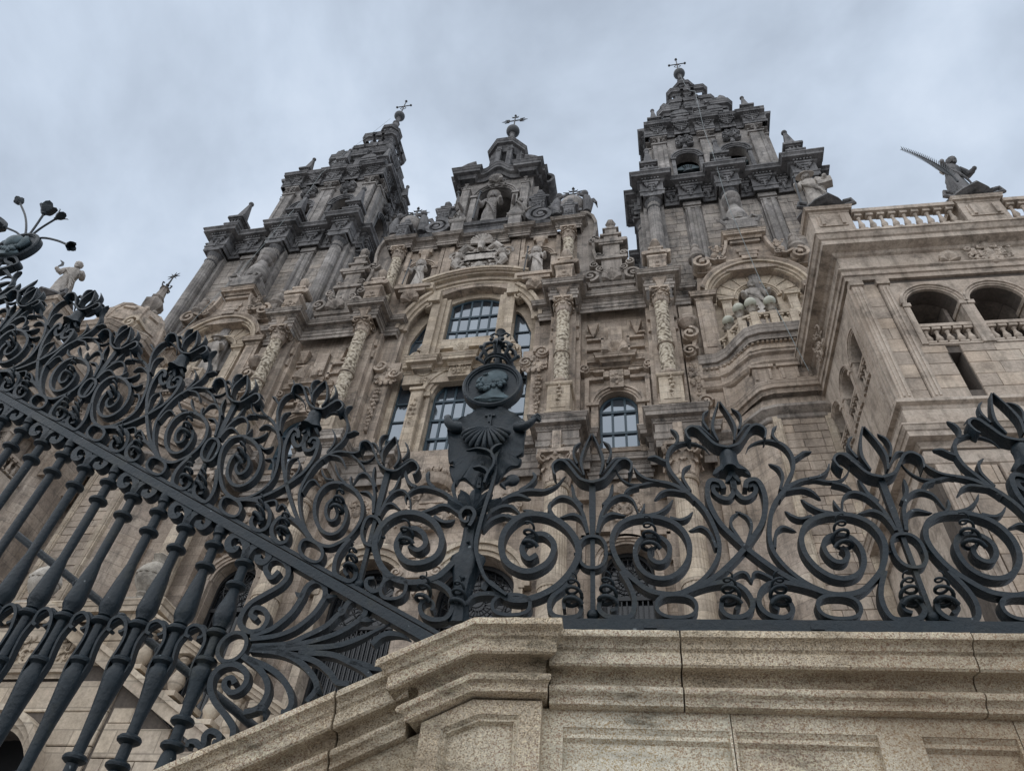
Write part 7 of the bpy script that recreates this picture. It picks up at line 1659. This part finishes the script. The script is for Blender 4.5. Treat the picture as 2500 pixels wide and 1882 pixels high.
# portrait roundel
def roundel(u, v, r, face=True):
    rd = MB(); N = 48; pr = [(0, -.012), (.80, -.012), (.82, -.02), (.86, -.02), (.88, -.026), (.95, -.028), (1.0, -.02), (1.0, .022), (0, .022)]
    vs = []; fs = []
    pr2 = pr[1:-1]
    for i in range(N):
        a = 2*pi*i/N
        for q, y in pr2: vs.append((u+r*q*cos(a), y, v+r*1.05*q*sin(a)))
    m = len(pr2)
    for i in range(N):
        j = (i+1) % N
        for k in range(m-1): fs.append((i*m+k, j*m+k, j*m+k+1, i*m+k+1))
    fs.append(tuple(i*m for i in range(N))); fs.append(tuple(i*m+m-1 for i in reversed(range(N))))
    rd.raw(vs, fs); o = rd.build('roundel', 'iron', FN, 35)
    return o
ru, rv, rr = -.335, 1.148, .136
ro = roundel(ru, rv, rr)
rb = MB(); rb.ball((ru, .034, rv), .1, 8, 4, (1.25, .1, 1.25)); rb.build('backing', 'iron', ro)
hb = MB()                                                      # bearded head in profile, looking away from the wing
hb.ball((ru+.012, -.016, rv+.045), .052, 16, 12, (1.08, .42, .95))                     # skull
hb.ball((ru-.022, -.016, rv+.02), .038, 14, 10, (1.0, .5, 1.1))                       # face
hb.tube([(ru-.05, -.022, rv+.045), (ru-.062, -.024, rv+.028), (ru-.066, -.024, rv+.016), (ru-.05, -.022, rv+.012)], [.006, .008, .009, .005], 8)   # nose
hb.tube([(ru-.045, -.028, rv+.056), (ru-.025, -.034, rv+.052)], .006, 6)              # brow
rnb = random.Random(5)
for i in range(26): 
    f = i/25; hb.ball((ru-.062+.055*f+rnb.uniform(-.008, .008), -.026-rnb.uniform(0, .008), rv-.004-.03*sin(pi*f*.9)+rnb.uniform(-.012, .012)), rnb.uniform(.009, .013), 7, 5)
for i in range(16):
    hb.ball((ru+.03+rnb.uniform(-.022, .028), -.026-rnb.uniform(0, .008), rv-.012+rnb.uniform(-.02, .03)), rnb.uniform(.009, .014), 7, 5)
hb.loft([[(ru+.005+a*cos(t)+dx, -.012+b*sin(t)-.004, rv+z) for t in [2*pi*i/16 for i in range(16)]] for z, a, b, dx in ((.0, .03, .016, .0), (-.04, .032, .017, .004), (-.062, .044, .018, .006), (-.085, .078, .017, .004), (-.104, .066, .013, 0), (-.114, .02, .008, 0))])
for k in range(5): hb.tube([(ru-.07+.012*k, -.026, rv-.098-.001*k), (ru-.02+.01*k, -.033, rv-.082-.004*k), (ru+.06, -.026, rv-.072-.006*k)], .005, 6)
hb.build('portrait_relief', 'bronze', ro, 60)
# crown
cw = MB(); cb_ = 1.302
for z, r in ((0, .052), (.016, .056)): cw.tube([(-.332+r*cos(2*pi*i/28), r*sin(2*pi*i/28), cb_+z) for i in range(29)], .007, 7)
for k in range(8):
    a = 2*pi*k/8; cw.tube([(-.332+r*cos(a), r*sin(a), cb_+z) for r, z in ((.054, .01), (.088, .045), (.078, .085), (.05, .12), (.02, .135))], [.008, .010, .010, .008, .006], 7)
    cw.ball((-.332+.096*cos(a), .096*sin(a), cb_+.05), .011, 7, 5); cw.ball((-.332+.07*cos(a+.39), .07*sin(a+.39), cb_+.108), .01, 7, 5)
cw.lathe([(.012, .0), (.012, .13), (.03, .14), (.016, .155), (.013, .2), (.02, .235), (.024, .24), (.012, .25)], 14, (-.332, 0, cb_))
for s in (-1, 1): cw.tube([(-.332, -.01, cb_+.2), (-.332+s*.03, -.012, cb_+.215), (-.332+s*.045, -.012, cb_+.2), (-.332+s*.034, -.012, cb_+.188)], .006, 6)
cw.build('crown', 'iron', ro, 50)
# scrolls that lean on the post
for k, th in (('pR', .0225), ('pL', .022)): bar('scroll', TR[k], ID, .044, th, 1, .85)
corkscrew((-.112, .268), .03, .10, 2.7, ID, -.012); corkscrew((-.57, .285), .03, .09, 2.4, ID, -.02)
for k in TR:
    if k[:3] in ('pRl', 'pLl'): leaf(TR[k], ID, .015)
for k in ('pRf', 'pRb', 'pLf', 'pLf2'): bar('foot_scroll', TR[k], ID, .04, .016, 1, .7)
corkscrew((.045, .04), .034, .09, 2.9, ID, -.004); corkscrew((-.47, .05), .03, .09, 2.7, ID, -.006); corkscrew((-.345, .035), .03, .085, 2.8, ID, -.006)
ringbar('oval_ring', (-.165, .05), .064, .038); ringbar('oval_ring', (-.585, .112), .045, .042)

# far post with its roundel of a hooded head and flower sprays
u2, v2 = -3.66, 2.66
post(u2, RAIL_B(u2), 1.0)
r2 = roundel(u2, v2, .15); hb = MB(); hb.ball((u2-.02, -.03, v2+.03), .06, 14, 10, (1, .7, 1.15)); hb.tube([(u2-.06, -.04, v2+.04), (u2-.08, -.045, v2+.015), (u2-.06, -.04, v2+.005)], .012, 7)
hb.tube([(u2+.05, -.03, v2+.07), (u2+.07, -.03, v2+.02), (u2+.05, -.03, v2-.04)], [.02, .03, .02], 8); hb.loft([[(u2+a*cos(t), -.02+.03*sin(t), v2+z) for t in [2*pi*i/14 for i in range(14)]] for z, a in ((-.02, .035), (-.06, .06), (-.1, .09), (-.13, .04))])
for i in range(14): hb.ball((u2+rnb.uniform(-.06, .06), -.045, v2-.08+rnb.uniform(-.03, .03)), .018, 7, 5)
hb.build('portrait_relief', 'bronze', r2, 60)
SPR = [([(-3.669, 2.759), (-3.748, 2.918), (-3.858, 3.089), (-4.01, 3.275)], .9), ([(-3.664, 2.758), (-3.678, 2.909), (-3.705, 3.087)], 1.45), ([(-3.659, 2.758), (-3.625, 2.886), (-3.562, 2.998)], 1.05),
       ([(-3.638, 2.755), (-3.534, 2.767), (-3.396, 2.711), (-3.267, 2.633)], .9), ([(-3.695, 2.77), (-3.772, 2.853), (-3.91, 2.929)], 1.4)]
for k_ in ([(-3.47, 2.0), (-3.392, 2.055), (-3.341, 2.083), (-3.293, 2.132), (-3.257, 2.212)], [(-3.44, 2.03), (-3.373, 2.106), (-3.353, 2.144), (-3.345, 2.193)], [(-3.7, 2.3), (-3.616, 2.399), (-3.56, 2.38), (-3.5, 2.33)], [(-3.72, 2.2), (-3.62, 2.26), (-3.54, 2.22), (-3.47, 2.25)]): leaf(k_, ID, .028)
bar('curl', [(-3.66, 2.36), (-3.537, 2.42), (-3.607, 2.472), (-3.628, 2.519), (-3.568, 2.513), (-3.508, 2.447), (-3.527, 2.419)], ID, .05, .02, 1, .7)
for i, (sp_, fl) in enumerate(SPR):
    q = cr_(sp_, 8); tip = q[-1]; mb = MB()
    mb.tube([(a, -.02*j/len(q), b) for j, (a, b) in enumerate(q)], .0075, 8); s_ = mb.build('flower_stem', 'iron', r2, 60)
    mb = MB(); d_ = Vector((q[-1][0]-q[-3][0], 0, q[-1][1]-q[-3][1])).normalized(); t_ = Vector((d_.z, 0, -d_.x)); c_ = Vector((tip[0], -.02, tip[1]))
    for k in range(4):
        a = 2*pi*k/4+.6*i; e_ = t_*cos(a)+Vector((0, 1, 0))*sin(a); R_ = .040*fl
        mb.loft([[tuple(c_+d_*(R_*z)+e_*(R_*r_)+(d_.cross(e_))*(R_*w_*s2)+e_*(.004*s3)) for s2, s3 in ((-1, 0), (0, 1), (1, 0), (0, -1))] for z, r_, w_ in ((0, .12, .2), (.5, .5, .5), (1.0, .62, .62), (1.4, .85, .4), (1.5, 1.0, .05))])
    mb.ball(tuple(c_), .012*fl, 8, 6); mb.build('flower', 'iron', s_, 50)

# turned bars under the climbing rail
BR = []
def turned(u, horn):
    t = RAIL_B(u)-.05; up = -.058+.095*(-1.184-u); lo = -.158-.013*(-1.184-u); c3 = -.353+.40*(u+1.178); c4 = -.429+.41*(u+1.178); ft = -.60+.5*(u+1.178)
    tc = t+.05-.135; tc2 = t+.05-.228; r = .0182
    col = lambda v: [(r, v-.016), (.027, v-.013), (.037, v-.006), (.038, v+.002), (.033, v+.009), (.024, v+.013), (r, v+.016)]
    P_ = [(.027, ft), (.032, ft+.05), (.024, c4-.03)]+col(c4)+col(c3)
    h = lo-.02-(c3+.016); b0 = c3+.016
    P_ += [(r, b0+h*.15), (.0235, b0+h*.45), (.030, b0+h*.68), (.0355, b0+h*.84), (.034, b0+h*.93), (.026, b0+h*.985), (.0245, lo-.016)]+col(lo)[1:]+[(r, (lo+up)/2)]+col(up)
    b1 = up+.016; hh = min(.22, (tc2-.016-b1)*.95)
    P_ += [(.0245, b1+.004), (.025, b1+.012), (.034, b1+.03), (.0365, b1+.05), (.033, b1+.085), (.027, b1+hh*.7), (r, b1+hh)]+col(tc2)+col(tc)
    if not horn: P_ += [(r, t-.04), (.026, t-.035), (.024, t-.026), (.027, t-.02), (.027, t+.002)]
    else: P_ += [(.022, tc+.02), (.012, tc+.03)]
    P_ = [p for i, p in enumerate(P_)]
    mb = MB(); mb.lathe(P_, 20, (u, 0, 0)); b = mb.build('bar', 'iron', FN, 40)
    if horn:
        mb2 = Map(u, 1, 1, 1, True); y0 = -.115
        for s in (-1, 1):
            pts = [(0, -.128), (s*.003, -.098), (s*.016, -.064), (s*.045, -.04), (s*.078, -.046), (s*.094, -.076), (s*.08, -.106), (s*.054, -.104), (s*.05, -.084)]
            q = [(u+a, bb+RAIL_B(u)-.53*a*.75) for a, bb in cr_(pts, 5)]; m = len(q)
            m3 = MB(); m3.strip([(a, 0, bb) for a, bb in q], NY, .04, [.031-.007*i/m for i in range(m)]); m3.build('horn_scroll', 'iron', b, 50)
            m3 = MB(); m3.box(u+s*.045-.012, u+s*.045+.012, -.014, .014, RAIL_B(u)-.53*s*.045*.75-.058, RAIL_B(u+s*.045)-.045); m3.build('horn_clip', 'iron', b)
    return b
us = [-1.184-.1525*k for k in range(13)]
for k, u in enumerate(us): turned(u, k % 2 == 0)
# open scrolls between the bars
for k, u in enumerate(us[:-1]):
    c = u-.0762; up = -.058+.095*(-1.184-c); lo = -.158-.013*(-1.184-c); m0 = (up+lo)/2; hh = (up-lo)/2+.012
    for s in (-1, 1):
        pts = [(s*.012, .44*hh), (s*.028, .55*hh), (s*.03, .95*hh), (s*.004, 1.1*hh), (-s*.03, .8*hh), (-s*.05, .2*hh), (-s*.048, -.4*hh), (-s*.04, -1.0*hh), (-s*.046, -1.65*hh)]
        bar('link_scroll', [(c+a, m0+b) for a, b in pts], ID, .026, .0115, .9, .4, .004*s)
# cross bar deep behind the long bars
mb = MB(); mb.tube([(-2.6, .32, .62), (-1.2, .32, -.18), (-.9, .32, -.36)], .016, 8)
for f in (.35, .55, .62, .72): mb.ball((-2.6+1.4*f, .32, .62-.8*f), .024, 10, 6)
mb.build('stay_rod', 'iron', FN, 60)
# fan of scrolls filling the wedge where rail and coping meet
fr_ = TR['fring']; ringbar('fan_ring', fr_[0], .048, .052, ID, .034, .014, 2.)
for k in TR:
    if k[0] == 'w' and k != 'wH': 
        tip = len(TR[k]) <= 3 or k in ('wC', 'wC2', 'wD4')
        bar('fan_scroll' if not tip else 'fan_leaf', TR[k], ID, .034, .019, 1, .2 if tip else .9)
bar('fan_scroll', TR['wH'], ID, .034, .019, .6, .8)
